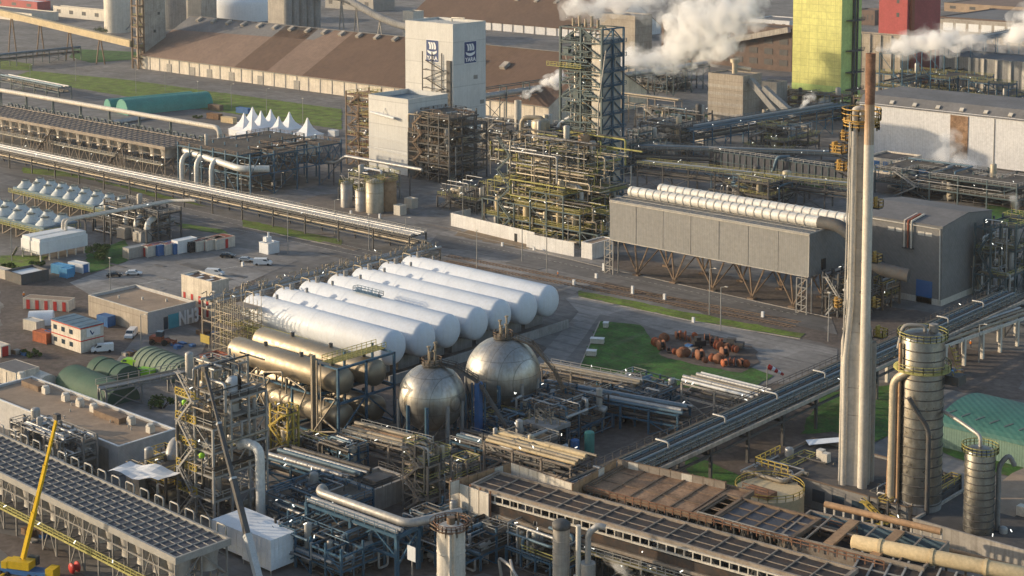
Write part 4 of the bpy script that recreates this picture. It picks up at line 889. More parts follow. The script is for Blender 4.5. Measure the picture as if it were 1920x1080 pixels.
# green horizontal tank halls
xA, yA = P(240, 217); arch_hall('tunnel_shed', 'larger teal green tunnel shed behind the pale pipe', (xA, yA, 0), R(80), 44, 13, 7, 'tank_green')
xA, yA = P(208, 207); arch_hall('tunnel_shed', 'smaller teal green tunnel shed left of the larger one', (xA, yA, 0), R(80), 44, 8, 5, 'tank_green')
x, y = P(1288-1078, 240)
T = thing('pipe_bundle', 'bundle of pale green pipes on the ground before the teal sheds', 'pipes', (*P(205, 232), 0))
for k in range(4): m = MB(); m.tube((k*1.8, 0, .8), (k*1.8-4, 26, .8), .5, 8); part('pipe', m, MT['vessel_grey'], T)
# long silver pipe rack crossing the picture
p, q_ = P(-40, 300), P(800, 487)
hz = 6.
a = (P(-60, 298)[0], P(310, 381)[1])
rk = rack('pipe_rack', 'very long silver pipe rack running past the car park to the white bullets', (a[0], a[1]), (P(778, 480)[0], a[1]), 7, [3.6, 6.0],
     [(1, .08, .4, 'pipe_silver'), (1, .24, .4, 'vessel_grey'), (1, .42, .3, 'pipe_silver'), (1, .55, .45, 'pipe_silver'), (1, .72, .3, 'pipe_tan'), (1, .9, .35, 'pipe_silver'), (0, .2, .4, 'pipe_tan'), (0, .5, .4, 'pipe_dark'), (0, .8, .4, 'pipe_silver')], 33, 15, 'steel_dark', 'rail_grey', lamps=6, xb=False, brace=.15)
# lower left cooling cells with white fan cones
def fan_cells(lab, cpx, lpx, rpx, ty, nx, ny):
    x0, x1, y0, y1, h = foot(*cpx, lpx, rpx, ty); L, Wd = x1-x0, y1-y0
    T = thing('cooling_cells', lab, 'air cooler', (x0, y0, 0)); m = MB(); m.box(0, L, 0, Wd, h-1.4, h); part('plenum', m, MT['pipe_blue'], T)
    f = MB()
    for i in range(nx+1):
        for j in (0, .5, 1): f.bar((i*L/nx, j*Wd, 0), (i*L/nx, j*Wd, h-1.4), .4)
        if i < nx: f.bar((i*L/nx, 0, 0), ((i+1)*L/nx, 0, h-1.4), .2)
    part('frame', f, MT['steel_tan'], T)
    w = MB(); w.box(-.5, L+1.4, -1.5, -.1, h-1.7, h-1.55); w.rail([(-.5, -1.5, h-1.55), (L+1.4, -1.5, h-1.55), (L+1.4, Wd, h-1.55)], 1.2, .12, 2); part('walkway', w, MT['rail_olive'], T)
    for i in range(nx):
        for j in range(ny):
            c = ((i+.5)*L/nx, (j+.5)*Wd/ny, h); r_ = min(L/nx, Wd/ny)*.5; m = MB()
            m.lathe(c, [(r_*1.02, 0), (r_*.9, .45), (r_*.66, 1.15), (r_*.5, 1.6), (r_*.5, 2.2)], 16); part('fan_cone', m, MT['fan_pale'], T)
            g_ = MB(); g_.lathe(c, [(r_*.45, 2.3), (.01, 2.35)], 12); g_.bar((c[0]-r_*.45, c[1], h+2.5), (c[0]+r_*.45, c[1], h+2.5), .25); part('fan', g_, MT['steel_teal'], T)
fan_cells('near block of cooling cells with white fan cones at the left edge', (83, 458), -90, 147, 427, 7, 2)
fan_cells('far block of cooling cells with white fan cones behind the near block', (200, 422), 25, 255, 391, 8, 2)
# pipe bridge and blue ducts beside the cells
Yc = P(117, 470)[1]; xa, za = Py(117, 412, Yc)
T = thing('pipe_bridge', 'pair of white pipes bending down beside the cooling cells', 'pipes', (xa, Yc, 0))
yb = 38.
for k in range(2): m = MB(); m.path([(k*1.8, 0, 1), (k*1.8, 0, za), (k*1.8+1, yb, za+.2), (k*1.8+9, yb+3, za+1)], .42, 8, 1.4); part('pipe', m, MT['offwhite'], T)
for k in range(4): m = MB(); m.bar((-.6, 6+k*9, 0), (-.6, 6+k*9, za-.4), .4); m.bar((3, 6+k*9, 0), (3, 6+k*9, za-.4), .4); m.bar((-.6, 6+k*9, za-.5), (3, 6+k*9, za-.5), .4); part('trestle', m, MT['steel_dark'], T)
x0, x1, y0, y1, h = foot(275, 458, 175, 340, 405); T = thing('process_block', 'dark pump skid with blue-grey elbow ducts behind the container row', 'process unit', (x0, y0, 0))
L, Wd = x1-x0, y1-y0; plant(T, L, Wd, [h*.5, h*.95], 4, 3, 35, 'steel_dark', 'rail_grey', 'grating', .4, [[1]*4, [2]*4, [2]*4], 8, 40, pipes=('pipe_silver', 'pipe_blue', 'pipe_dark'), lamps=4, stair=False)
for k in range(3): m = MB(); X = L*.45+k*L*.2; m.path([(X-8, Wd*.6, h*.7), (X, Wd*.5, h*.75), (X+1.2, Wd*.2, h*.7), (X+1.2, Wd*.2, 1.2)], .95, 10, 3); part('elbow_duct', m, MT['duct_white'], T)
for k in range(2): m = MB(); X = L*.5+k*L*.3; m.box(X, X+4.2, -1, 3, .2, 3.2); m.box(X+.4, X+3.8, -.6, 2.6, 3.2, 3.6); part('fan_housing', m, MT['vessel_grey'], T)
# white twin tank containers on legs
x0, x1, y0, y1, h = foot(76, 492, 40, 166, 450); T = thing('filter_skid', 'two long white box units on short legs beside the cooling cells', 'filter unit', (x0, y0, 0)); L, Wd = x1-x0, y1-y0
for k in range(2): m = MB(); m.box(k*L*.52, k*L*.52+L*.45, 0, Wd, h*.32, h*.86); m.box(k*L*.52+.3, k*L*.52+L*.45-.3, .3, Wd-.3, h*.86, h); part('housing', m, MT['white'], T)
m = MB()
for k in range(6):
    for X in (.4, L-.4): m.bar((X, Wd*(k+.1)/5.5, 0), (X, Wd*(k+.1)/5.5, h*.32), .35)
part('leg', m, MT['offwhite'], T)
m = MB(); m.bar((-3, -1, .2), (0, -1, h*.5), .9, .15); m.rail([(0, -1.2, h*.32), (L, -1.2, h*.32)], 1.1, .1); part('stair', m, MT['steel_grey'], T)
# container row
row = [(228, 'vessel_grey', 'vessel_grey', 'pale blue-grey container at the left end of the car park row'), (263, 'offwhite', 'red', 'cream container with red door, second from the left of the row'), (283, 'blue_paint', 'blue_paint', 'blue container, third from the left of the row'), (297, 'offwhite', 'red', 'cream container with red door between two blue containers'), (313, 'blue_paint', 'blue_paint', 'blue container left of the tall white container'),
       (320, 'white', 'white', 'taller white container in the middle of the car park row'), (343, 'car_black', 'car_black', 'dark slate container right of the tall white one'), (355, 'offwhite', 'red', 'cream container with red door right of the slate one'), (374, 'offwhite', 'red', 'cream container with red door second from the right end'), (392, 'offwhite', 'red', 'wide cream container with red door at the right end of the row')]
for i, (px, mt, dr, lab) in enumerate(row):
    X, Y = P(px+14, 487-(px-228)*.105)
    T = container('container', lab, X, Y, R(90), L=7, Wd=5.6 if px > 380 else 3.1, h=3.9 if px == 320 else 3.2, mt=mt, door=dr, group='container row along the car park', roof='brown_red' if dr == 'red' else None)
    if dr == 'red' or True:
        d = MB(); W_ = 5.2 if px > 380 else 3.0; d.box(-.1, -.02, W_*.35, W_*.65, .15, 2.7); part('door', d, MT[dr], T)
# cabins left of the car park
for (px, py, L_, mt, dr, lab) in ((96, 512, 7, 'blue_bright', 'blue_bright', 'bright blue container left of the car park'), (128, 508, 6, 'white', 'blue_paint', 'white cabin next to the bright blue container'), (112, 520, 3, 'blue_bright', 'blue_bright', 'small blue cabin in front of the blue container')): x, y = P(px, py); container('container', lab, x, y, R(8), L=L_, mt=mt, door=dr)
x0, x1, y0, y1, h = foot(40, 535, 10, 92, 517); T = flatblock('bike_shelter', 'low grey shelter with a white roof at the left edge', 'shelter', x0, x1, y0, y1, 2.8, 'steel_dark', 'white')
x, y = P(5, 525); container('container', 'cream container cut off by the left edge above the soil yard', x-5, y, R(5), mt='cream', door='cream')
# control building with the NH3 letters
x0, x1, y0, y1, h = foot(278, 627, 167, 367, 587); L, Wd = x1-x0, y1-y0
T = flatblock('control_building', 'flat roofed beige control building with teal gate and big white NH3 letters', 'building', x0, x1, y0, y1, h, 'clad_blgrey', 'roof_tan', .6, coping='offwhite')
m = MB(); m.box(-.03, L-.02, -.14, -.01, 0, h-.02); part('facade', m, MT['concrete_panel'], T, 'beige panelled long side of the control building')
wall_panel(T, 'gate', 'x', Wd*.42, Wd*.68, 0, h*.68, 'gate_teal', L=L); wall_panel(T, 'window', 'x', Wd*.32, Wd*.41, .2, h*.62, 'glass', L=L)
def letters(T, txt, size, loc, rot, mt, depth=.12, name='lettering'):
    c = bpy.data.curves.new(name, 'FONT'); c.body = txt; c.size = size; c.extrude = depth; c.align_x = 'CENTER'; c.space_character = 1.05; c.offset = size*.03
    t_ = bpy.data.objects.new(name, c); COL.objects.link(t_); bpy.context.view_layer.update(); me = bpy.data.meshes.new_from_object(t_); bpy.data.objects.remove(t_); me.materials.clear(); me.materials.append(MT[mt]); o = bpy.data.objects.new(name, me); COL.objects.link(o); o.parent = T; o.location = loc; o.rotation_euler = rot; return o
lt = letters(T, 'NH3', 4.9, (L+.3, Wd*.84, .4), (R(90), 0, R(90)), 'logo_white', .1); lt.scale = (.62, 1, 1)
for k in range(3): m = MB(); a = (6+k*6, 5+k*3); m.tube((a[0], a[1], h-.6), (a[0], a[1], h+.1), .3, 8); part('roof_vent', m, MT['offwhite'], T)
# two storey site office
x0, x1, y0, y1, h = foot(152, 664, 97, 195, 612); L, Wd = x1-x0, y1-y0; h = 6.
T = thing('site_office', 'two storey cream site office of stacked cabins with red bands and blue-grey roof', 'office', (x0, y0, 0))
for k in range(2): m = MB(); m.box(0, L, 0, Wd, .15+k*3, 3+k*3); part('storey', m, MT['cream'], T)
for k in range(2): m = MB(); m.box(-.05, L+.06, -.06, Wd+.05, 2.9+k*3, 3.15+k*3); part('band', m, MT['red'], T)
m = MB(); m.box(-.1, L+.1, -.1, Wd+.1, 6.16, 6.3)
for k in range(4): m.box(L*(k+.1)/4, L*(k+.55)/4, .2, Wd-.2, 6.31, 6.36)
part('roof', m, MT['pipe_blue'], T)
for st in range(2):
    for k in range(3): wall_panel(T, 'window', 'y', 1+k*L*.27, 2.4+k*L*.27, 1.1+3*st, 2.2+3*st, 'glass')
m = MB(); m.box(L+.02, L+.12, Wd*.25, Wd*.85, 3.7, 5.7); part('sign_board', m, MT['white'], T); m = MB(); m.bar((L+.16, Wd*.4, 5.2), (L+.16, Wd*.5, 4.1), .04, .3); m.bar((L+.16, Wd*.5, 4.1), (L+.16, Wd*.56, 4.7), .04, .2); part('sign_mark', m, MT['logo_blue'], T)
# row cabins
x, y = P(50, 581); T = container('container', 'long cream site cabin with five red doors on the soil yard', x-1.5, y, R(27), L=13, Wd=3.4, h=2.9, mt='cream', door='red', ndoor=5, roof='roof_tan')
x0, x1, y0, y1, h = foot(398, 600, 341, 430, 530); T = flatblock('stacked_cabins', 'double height stack of cream cabins with red doors behind the scaffold', 'cabins', x0, x1, y0, y1, h, 'cream', 'roof_brown_dark', .3)
for k in range(4):
    for zz in (.3, 3.2): wall_panel(T, 'door', 'y', (x1-x0)*(k+.25)/4, (x1-x0)*(k+.55)/4, zz, zz+2.1, 'red')
for k in range(6): m = MB(); m.box((x1-x0)*(k+.15)/6, (x1-x0)*(k+.6)/6, 1+k % 2*3, 3.2+k % 2*3, h-.28, h-.18); part('roof_light', m, MT['white'], T)
for (px, py, L_, mt, lab) in ((44, 618, 5, 'offwhite', 'white tarpaulin covered cabin behind the site office'), (62, 640, 5, 'reel_orange', 'orange brown container left of the site office'), (84, 640, 3, 'blue_paint', 'small blue container against the site office'), (182, 610, 4, 'blue_paint', 'blue skip behind the site office')):
    x, y = P(px, py); container('container', lab, x, y, R(6), L=L_, mt=mt, door=mt)
x, y = P(52, 612); arch_hall('tent', 'small white round topped tent behind the site office', (x, y, 0), R(50), 6, 5, 3.2, 'fabric_white')
x, y = P(-30, 712); container('container', 'cream cabin with grey roof cut by the left edge', x+2, y+1, R(2), L=9, Wd=6, h=3.4, mt='cream', door='cream', roof='roof_grey')
x, y = P(-8, 668); container('container', 'cream cabin with red door at the left edge', x-4, y, R(2), L=6, mt='cream', door='red')
x0, x1, y0, y1, h = foot(503, 478, 486, 524, 452); T = flatblock('pump_house', 'small white pump house on the verge above the car park', 'kiosk', x0, x1, y0, y1, 3.2, 'white', 'white', .2); m = MB(); m.box(.6, 2.2, 1, 3, 3.4, 4.8); m.tube((2, 2, 4.8), (2, 2, 6.2), .3, 8); part('roof_unit', m, MT['white'], T)
# arched green sheds
def archpx(lab, a, b, Wd, h, mt, ribs=0, end=None):
    (xa, ya), (xb, yb) = P(*a), P(*b); L = math.hypot(xb-xa, yb-ya); an = math.atan2(yb-ya, xb-xa)
    return arch_hall('tunnel_shed', lab, (xa, ya, 0), an, L, Wd, h, mt, None, ribs, end=end)
archpx('large dark green tarpaulin tunnel shed behind the tan roof', (104, 722), (200, 764), 8.2, 3.7, 'green_tarp', 0)
archpx('short dark green tunnel shed with vent slots beside the large one', (160, 703), (215, 722), 7, 3.5, 'green_tarp', 2)
archpx('sage green ribbed tunnel shed beside the bright green vans', (245, 690), (322, 719), 8.4, 4.2, 'green_sage', 8)
archpx('pale domed tent cover beside the tan roof', (42, 716), (72, 728), 5, 2.4, 'offwhite', 0)
x, y = P(338, 705); container('container', 'flat brown roofed hut beside the ribbed tunnel shed', x, y, R(38), L=11, Wd=4, h=2.6, mt='cream', door='cream', roof='rust', ndoor=2)
x, y = P(375, 690); T = flatblock('brick_hut', 'small red brick hut behind the brown roofed hut', 'hut', x, x+6, y, y+5, 3, 'brown_red', 'brown_red', .2)
x, y = P(376, 650); T = thing('sign_board', 'yellow sign board on a post near the scaffold', 'sign', (x, y, 0)); m = MB(); m.box(0, 3.4, 0, .12, 1.2, 3.2); part('panel', m, MT['yellow'], T); m = MB(); m.bar((.4, .2, 0), (.4, .2, 3), .14); m.bar((3, .2, 0), (3, .2, 3), .14); part('post', m, MT['rail_grey'], T)
# ================================================================ middle: white towers, process unit, white bullets, spheres
# tall white tower with the blue plaques
x0, x1, y0, y1, h = foot(850, 290, 761, 911, 46); L, Wd = x1-x0, y1-y0
T = flatblock('clad_tower', 'tall white clad tower with blue ship emblem plaques on two sides', 'tower', x0, x1, y0, y1, h, 'clad_tower', 'concrete_grey', 2.2)
def plaque(T, face, a, z, w, hh, L):
    """blue plaque: three sail strips over a hull, lettering below; drawn in (a, z) on the wall"""
    def q(pts, mt, d, name):
        m = MB(); n = len(pts); pp = [((p[0], -d, p[1]) if face == 'y' else (L+d, p[0], p[1])) for p in pts]; bk = [((p[0], -.004, p[1]) if face == 'y' else (L+.004, p[0], p[1])) for p in pts]
        m.poly(pp); m.poly(bk[::-1])
        for i in range(n): j = (i+1) % n; m.poly([pp[j], pp[i], bk[i], bk[j]])
        return part(name, m, MT[mt], T)
    q([(a-.2, z-.2), (a+w+.2, z-.2), (a+w+.2, z+hh+.2), (a-.2, z+hh+.2)], 'logo_white', .06, 'plaque_border')
    pb = q([(a, z), (a+w, z), (a+w, z+hh), (a, z+hh)], 'logo_blue', .12, 'plaque')
    for k in range(3):
        u = a+w*(.2+.2*k); pts = []
        for i in range(7): t = i/6; pts.append((u+w*.11*math.sin(math.pi*(1-t)*.75)-w*.03, z+hh*(.58+.32*t)))
        for i in range(7): t = 1-i/6; pts.append((u+w*.14+w*.11*math.sin(math.pi*(1-t)*.75)-w*.03, z+hh*(.58+.32*t)))
        q(pts, 'logo_white', .2, 'emblem_sail').parent = pb
    hl = [(a+w*.1, z+hh*.5)] + [(a+w*(.1+.8*i/8), z+hh*(.53-.07*math.sin(math.pi*i/8))) for i in range(9)] + [(a+w*.92, z+hh*.58)] + [(a+w*(.86-.72*i/8), z+hh*(.42-.1*math.sin(math.pi*i/8))) for i in range(9)]
    q(hl[1:], 'logo_white', .2, 'emblem_hull').parent = pb
    o = letters(T, 'YARA', w*.33, ((a+w/2, -.16, z+hh*.08) if face == 'y' else (L+.16, a+w/2, z+hh*.08)), (R(90), 0, 0 if face == 'y' else R(90)), 'logo_white', .04); o.parent = pb
plaque(T, 'x', Wd*.34, h*.69, Wd*.36, h*.165, L)
plaque(T, 'y', L*.45, h*.7, L*.25, h*.165, L)
m = MB()
for k in range(9): zz = h*.08+k*h*.07; m.bar((L*.46, -2.6, zz), (L*.86, -2.6, zz), .3); m.bar((L*.46, -.1, zz), (L*.46, -2.6, zz), .25); m.bar((L*.86, -.1, zz), (L*.86, -2.6, zz), .25); m.bar((L*(.48 if k % 2 else .84), -1.4, zz), (L*(.84 if k % 2 else .48), -1.4, zz+h*.07), .5, .3)
for u in (.46, .66, .86): m.bar((L*u, -2.6, 0), (L*u, -2.6, h*.78), .35)
part('stair', m, MT['steel_dark'], T)
m = MB(); m.box(L*.88, L*.97, -.5, -.02, h*.1, h*.72); part('window_strip', m, MT['steel_dark'], T)
for yy, zz in ((.62, .56), (.82, .36), (.84, .14)): wall_panel(T, 'vent_grille', 'x', Wd*yy, Wd*yy+2.4, h*zz, h*zz+1.6, 'steel_grey', L=L)
wall_panel(T, 'door', 'x', Wd*.36, Wd*.46, h*.02, h*.17, 'steel_dark', L=L)
m = MB(); m.box(3, L-4, 4, Wd-4, h-2.1, h-.6); m.path([(L*.5, Wd*.7, h-1), (L*.5, Wd*.7, h+.9), (L*.7, Wd*.8, h+.9)], .4, 6); part('roof_unit', m, MT['offwhite'], T)
# shorter white tower
x0, x1, y0, y1, h = foot(766, 330, 692, 840, 187); L, Wd = x1-x0, y1-y0
T = flatblock('clad_tower', 'shorter white clad tower in front of the tall one', 'tower', x0, x1, y0, y1, h, 'clad_tower', 'pipe_blue', 1.6)
m = MB(); m.tube((L*.12, -1.4, h*.78), (L*.72, -1.4, h*.74), .55, 10); m.bar((L*.42, -1.4, h*.76), (L*.42, -.05, h*.85), .2); part('gantry_tube', m, MT['white'], T)
wall_panel(T, 'vent_grille', 'x', Wd*.4, Wd*.52, h*.78, h*.86, 'steel_dark', L=L); wall_panel(T, 'door', 'x', Wd*.46, Wd*.52, h*.62, h*.72, 'steel_dark', L=L)
m = MB(); m.bar((-.1, -.5, h*.3), (L+.6, -.5, h*.27), .35); m.bar((-.1, -.3, h*.45), (L, -.3, h*.43), .2); part('service_pipe', m, MT['pipe_white'], T)
WTX, WTY, WTH = x1, y0, h
# brown steel decks around it
x0, x1, y0, y1, h = foot(690, 345, 641, 700, 205)
T = thing('process_block', 'rust brown stair decks with olive rails left of the shorter white tower', 'process unit', (WTX-36, WTY+2, 0)); plant(T, 14, 12, [h*(k+1)/7 for k in range(7)], 2, 2, 61, 'steel_brown', 'rail_olive', 'rust', .9, [[7, 7], [7, 6]], 8, 30, lamps=7, big=.5)
x0, x1, y0, y1, h = foot(842, 405, 772, 892, 238)
T = thing('process_block', 'dark brown multi deck structure right of the shorter white tower', 'process unit', (WTX+2, WTY-2, 0)); plant(T, 21, 20, [24*(k+1)/7 for k in range(7)], 4, 3, 62, 'steel_dark', 'steel_brown', 'grating', .85, [[5,6,7,7],[7,7,7,7],[7,7,7,6]], 20, 90, lamps=14, pipes=('pipe_tan', 'pipe_dark', 'pipe_silver'), big=.6)
x0, y0 = P(820, 388); T = thing('process_block', 'low dark pump deck at the foot of the white towers', 'process unit', (x0, y0, 0)); plant(T, 18, 16, [4, 8], 3, 2, 63, 'steel_dark', 'rail_olive', 'grating', .7, None, 9, 40, pipes=('pipe_silver', 'pipe_dark'), lamps=6)
# storage silos at the foot of the white towers
for (px, py, r_, ty, mt, lab) in ((703, 398, 3.0, 340, 'vessel_tan', 'left one of the twin tan silos below the shorter white tower'), (727, 394, 3.0, 337, 'pipe_rust', 'copper tinted right one of the twin silos'), (650, 388, 2.0, 343, 'vessel_grey', 'slim grey silo at the left of the silo group'), (679, 395, 2.3, 355, 'vessel_grey', 'short grey silo between slim silo and the twins')):
    x, y = P(px, py); tank('silo', lab, 'silo', x, y, r_, zat(x, y, ty), mt, 'cone', 'rail_olive', 'silos below the white towers', 2)
x0, y0 = P(635, 372); T = thing('process_block', 'tangle of grey pipes and rails left of the small silos', 'process unit', (x0, y0, 0)); plant(T, 16, 14, [4, 8.5], 3, 2, 64, 'steel_grey', 'rail_olive', 'grating', .6, [[1, 2, 2], [2, 2, 2]], 8, 40, lamps=5, pipes=('pipe_silver', 'pipe_white'))
T = thing('process_pipe', 'bent silver pipe bridging in front of the shorter white tower', 'pipe', (*P(612, 345), 0)); m = MB(); m.path([(0, 0, 8), (6, 0, 8.5), (10, 0, 11.5), (48, 1, 11)], .6, 8, 2); part('pipe', m, MT['pipe_silver'], T)
for k in range(4): m = MB(); m.bar((4+k*13, 0, 0), (4+k*13, 0, 9), .35); part('support', m, MT['steel_dark'], T)
for (px, py, w_) in ((772, 392, 3.5), (750, 405, 3)): x, y = P(px, py); T = flatblock('kiosk', 'small grey kiosk by the silo apron' if w_ > 3.2 else 'smaller grey kiosk nearest the road by the silo apron', 'kiosk', x-w_, x, y, y+3, 3.2, 'offwhite', 'offwhite', .2)
# lattice column tower
x0, x1, y0, y1, h = foot(1127, 430, 1050, 1160, 56); y1 = y0+11; L, Wd = x1-x0, y1-y0
T = thing('column_tower', 'tall lattice steel tower around yellowish process columns', 'lattice tower', (x0, y0, 0)); N = 14; f = MB(); fb = MB()
for k in range(N):
    a, b = h*k/N, h*(k+1)/N
    for X in (0, L*.5, L):
        f.bar((X, 0, a), (X, 0, b), .65); f.bar((X, Wd, a), (X, Wd, b), .5)
    for y in (0, Wd): f.bar((0, y, b), (L, y, b), .35); f.bar((0, y, a), (L*.5, y, b), .38); f.bar((L, y, a), (L*.5, y, b), .38)
    f.bar((0, 0, b), (0, Wd, b), .3); f.bar((0, 0, a), (0, Wd, b), .25)
    for j in range(3): fb.bar((L, Wd*j/2, a), (L, Wd*j/2, b), .55); 
    fb.bar((L, 0, b), (L, Wd, b), .45); fb.bar((L, 0, a), (L, Wd/2, b), .3); fb.bar((L, Wd, a), (L, Wd/2, b), .3)
for k in range(N*2):
    a = h*k/N/2; r = random.Random(k); f.bar((r.uniform(0, L*.7), Wd*.5, a), (r.uniform(0, L*.7), Wd*.5, a+h/N), .3); f.bar((0, Wd*.5, a), (L, Wd*.5, a), .3)
part('frame', f, MT['steel_teal'], T); part('side_frame', fb, MT['steel_blue'], T)
for k in range(2, N): m = MB(); d = .8 if k % 2 else .97; m.box(.3, L*d, .3, Wd-.3, h*k/N, h*k/N+.12); part('deck', m, MT['grating'], T); q = MB(); q.rail([(.2, .2, h*k/N), (L*d, .2, h*k/N), (L*d, Wd-.2, h*k/N)], 1.2, .13, 2); part('handrail', q, MT['rail_olive' if k < 6 else 'steel_teal'], T)
for k in range(3, N): m = MB(); m.box(L-.1, L+1.2, .5, Wd, h*k/N, h*k/N+.12); m.rail([(L+1.2, .5, h*k/N), (L+1.2, Wd, h*k/N)], 1.2, .16, 2); part('balcony', m, MT['steel_blue'], T)
m = MB(); m.dome((L*.42, Wd*.45, 8), 1.7, 0, h*.62, 16); part('column', m, MT['tank_cream'], T)
m = MB(); m.dome((L*.22, Wd*.65, 4), 1.2, 0, h*.9, 14); part('column', m, MT['steel_teal'], T)
m = MB(); m.dome((L*.6, Wd*.7, 4), 1.3, 0, h*.85, 14); part('column', m, MT['vessel_grey'], T)
m = MB(); m.box(L*.74, L*.98, .4, Wd-1., 0, h*.95); part('core', m, MT['vessel_grey'], T); m = MB(); m.box(.4, L*.73, Wd*.78, Wd-.4, 0, h*.9); part('back_panel', m, MT['steel_dark'], T)
m = MB()
for k in range(16): r = random.Random(k); X, Y = r.uniform(.5, L-.5), r.uniform(-.4, Wd*.6); m.path([(X, Y, r.uniform(2, h*.5)), (X, Y, r.uniform(h*.55, h*1.02)), (X+r.uniform(-3, 3), Y, h*.9)], .22, 6)
part('pipework', m, MT['vessel_grey'], T)
m = MB(); m.path([(-.4, -.8, h*.18), (-.4, -.8, h*.50), (3.2, 1, h*.54)], .65, 8, 2); part('riser', m, MT['pipe_white'], T)
for k in range(12): r = random.Random(k+50); part('lamp', lamp_bar(r.uniform(0, L), r.choice([-.4, 2, 5]), h*(.1+.85*r.random()), 1., r.uniform(0, 3)), MT['lamp_lit'], T)
for k in range(5): m = MB(); m.tube((L*(.1+k*.15), Wd*.4, h), (L*(.1+k*.15), Wd*.4, h+2.5+k % 2), .5, 8); part('vent', m, MT['pipe_tan'], T)
m = MB(); r = random.Random(77)
for k in range(90): X, Yq, z = r.uniform(.4, L*.72), r.uniform(.4, Wd*.7), h*r.randrange(2, N)/N+.15; a, b, c_ = r.uniform(.3, 1.1), r.uniform(.3, .9), r.uniform(.8, 3); m.box(X-a, X+a, Yq-b, Yq+b, z, z+c_)
for k in range(60): X, z = r.uniform(0, L*.6), h*r.uniform(.15, .95); m.tube((X, -.3, z), (X+r.uniform(2, L*.5), -.3, z), r.choice([.12, .2, .3]), 6)
part('equipment', m, MT['steel_teal'], T)
for zz in (.8,): m = MB(); m.box(-4, L*.6, -2.2, -.2, h*zz, h*zz+.15); m.rail([(-4, -2.2, h*zz+.15), (L*.6, -2.2, h*zz+.15)], 1.3, .14, 1.4); part('balcony', m, MT['rail_olive'], T)
LTX0, LTX1, LTY0 = x0, x1, y0
# main process unit in front and left of the tower
x0, x1, y0, y1, h = foot(1108, 474, 893, 1190, 330); L = x1-x0
T = thing('process_block', 'big olive railed process unit behind the white fence wall', 'process unit', (x0, y0+3, 0))
lv = [5, 10, 15, 20, 25, 30]
plant(T, L, 24, lv, 7, 4, 71, 'steel_teal', 'rail_olive', 'grating_yellow', .8, [[2,2,2,3,3,2,1],[3,3,3,4,3,2,2],[4,5,4,5,4,3,2],[5,5,4,6,5,3,2]], 40, 300, ('pipe_tan', 'pipe_silver', 'rail_olive', 'vessel_tan', 'pipe_dark'), .45, ('vessel_tan', 'vessel_grey', 'tank_cream'), 22, True, .55, .5)
m = MB(); m.dome((7, 20, 25.5), 3.0, 0, 7, 18); part('vessel', m, MT['vessel_tan'], T)
m = MB(); m.path([(1.5, 17, 12), (1.5, 17, 34), (8, 20, 34), (8, 20, 31)], .8, 10, 2.5); part('riser', m, MT['pipe_tan'], T)
m = MB(); m.path([(22, 14, 22), (22, 8, 17), (34, 8, 16.5), (34, 8, 11)], .7, 10, 2.5); part('riser', m, MT['pipe_white'], T)
m = MB(); m.dome((12, 12, 21.5), 1.6, 0, 17, 14, 'x'); part('drum', m, MT['vessel_tan'], T)
m = MB(); m.dome((26, 19, 27), 2.0, 0, 3, 14); part('vessel', m, MT['pipe_rust'], T)
f = MB()
for X in (4, 14, 24): f.bar((X, 22, 19), (X, 22, 33), .5); f.bar((X, 14, 19), (X, 14, 31), .5); f.bar((X, 14, 31), (X, 22, 31), .4)
f.bar((4, 22, 31), (24, 22, 31), .4); f.bar((4, 14, 31), (24, 14, 31), .4); f.bar((4, 22, 24), (24, 22, 31), .3); part('gantry', f, MT['steel_dark'], T)
x0b, y0b = P(905, 300); T = thing('process_block', 'upper dark steel frames between white tower and lattice tower', 'process unit', (x0b-4, y0b, 0)); plant(T, 30, 16, [5, 10, 15], 4, 2, 72, 'steel_dark', 'rail_grey', 'grating', .6, None, 12, 60, lamps=8)
x, y = P(971, 300); tank('vent_stack', 'short pale vent stack puffing steam before the brown roof', 'stack', x, y, 1.4, zat(x, y, 188), 'offwhite', None, None)
VSX, VSY = x, y; VSZ = zat(x, y, 188)
# white fence wall with container at its end
a, b, c_ = P(846, 424), P(1002, 462), P(1082, 480)
def fence(lab, p, q, hh, mt='fence_white'):
    dx, dy = q[0]-p[0], q[1]-p[1]; Lf = math.hypot(dx, dy); T = thing('fence_wall', lab, 'fence', (p[0], p[1], 0), math.atan2(dy, dx))
    m = MB(); m.box(0, Lf, 0, .15, .1, hh); part('panel', m, MT[mt], T)
    q_ = MB()
    for k in range(int(Lf/3)+1): q_.bar((k*3, .3, 0), (k*3, .3, hh), .18)
    part('post', q_, MT['steel_grey'], T); return T, Lf
T, Lf = fence('long white corrugated fence wall in front of the olive process unit', a, b, 4.3); m = MB(); m.box(Lf*.77, Lf*.77+1.2, -.1, -.01, 0, 2.6); part('door', m, MT['black'], T)
fence('white fence wall stepped forward beside the sand forecourt', (b[0]-1, b[1]-2.5), (c_[0], c_[1]-1.5), 4.3)
fence('short return wall at the left end of the white fence', (a[0], a[1]), (a[0]+.1, a[1]+9), 4.3)
x0, x1, y0, y1, h = foot(1110, 487, 1090, 1150, 458); T = flatblock('site_store', 'white ribbed store with tan roof at the right end of the white fence', 'store', x0, x1, y0, y1, h, 'fence_white', 'roof_tan', .15)
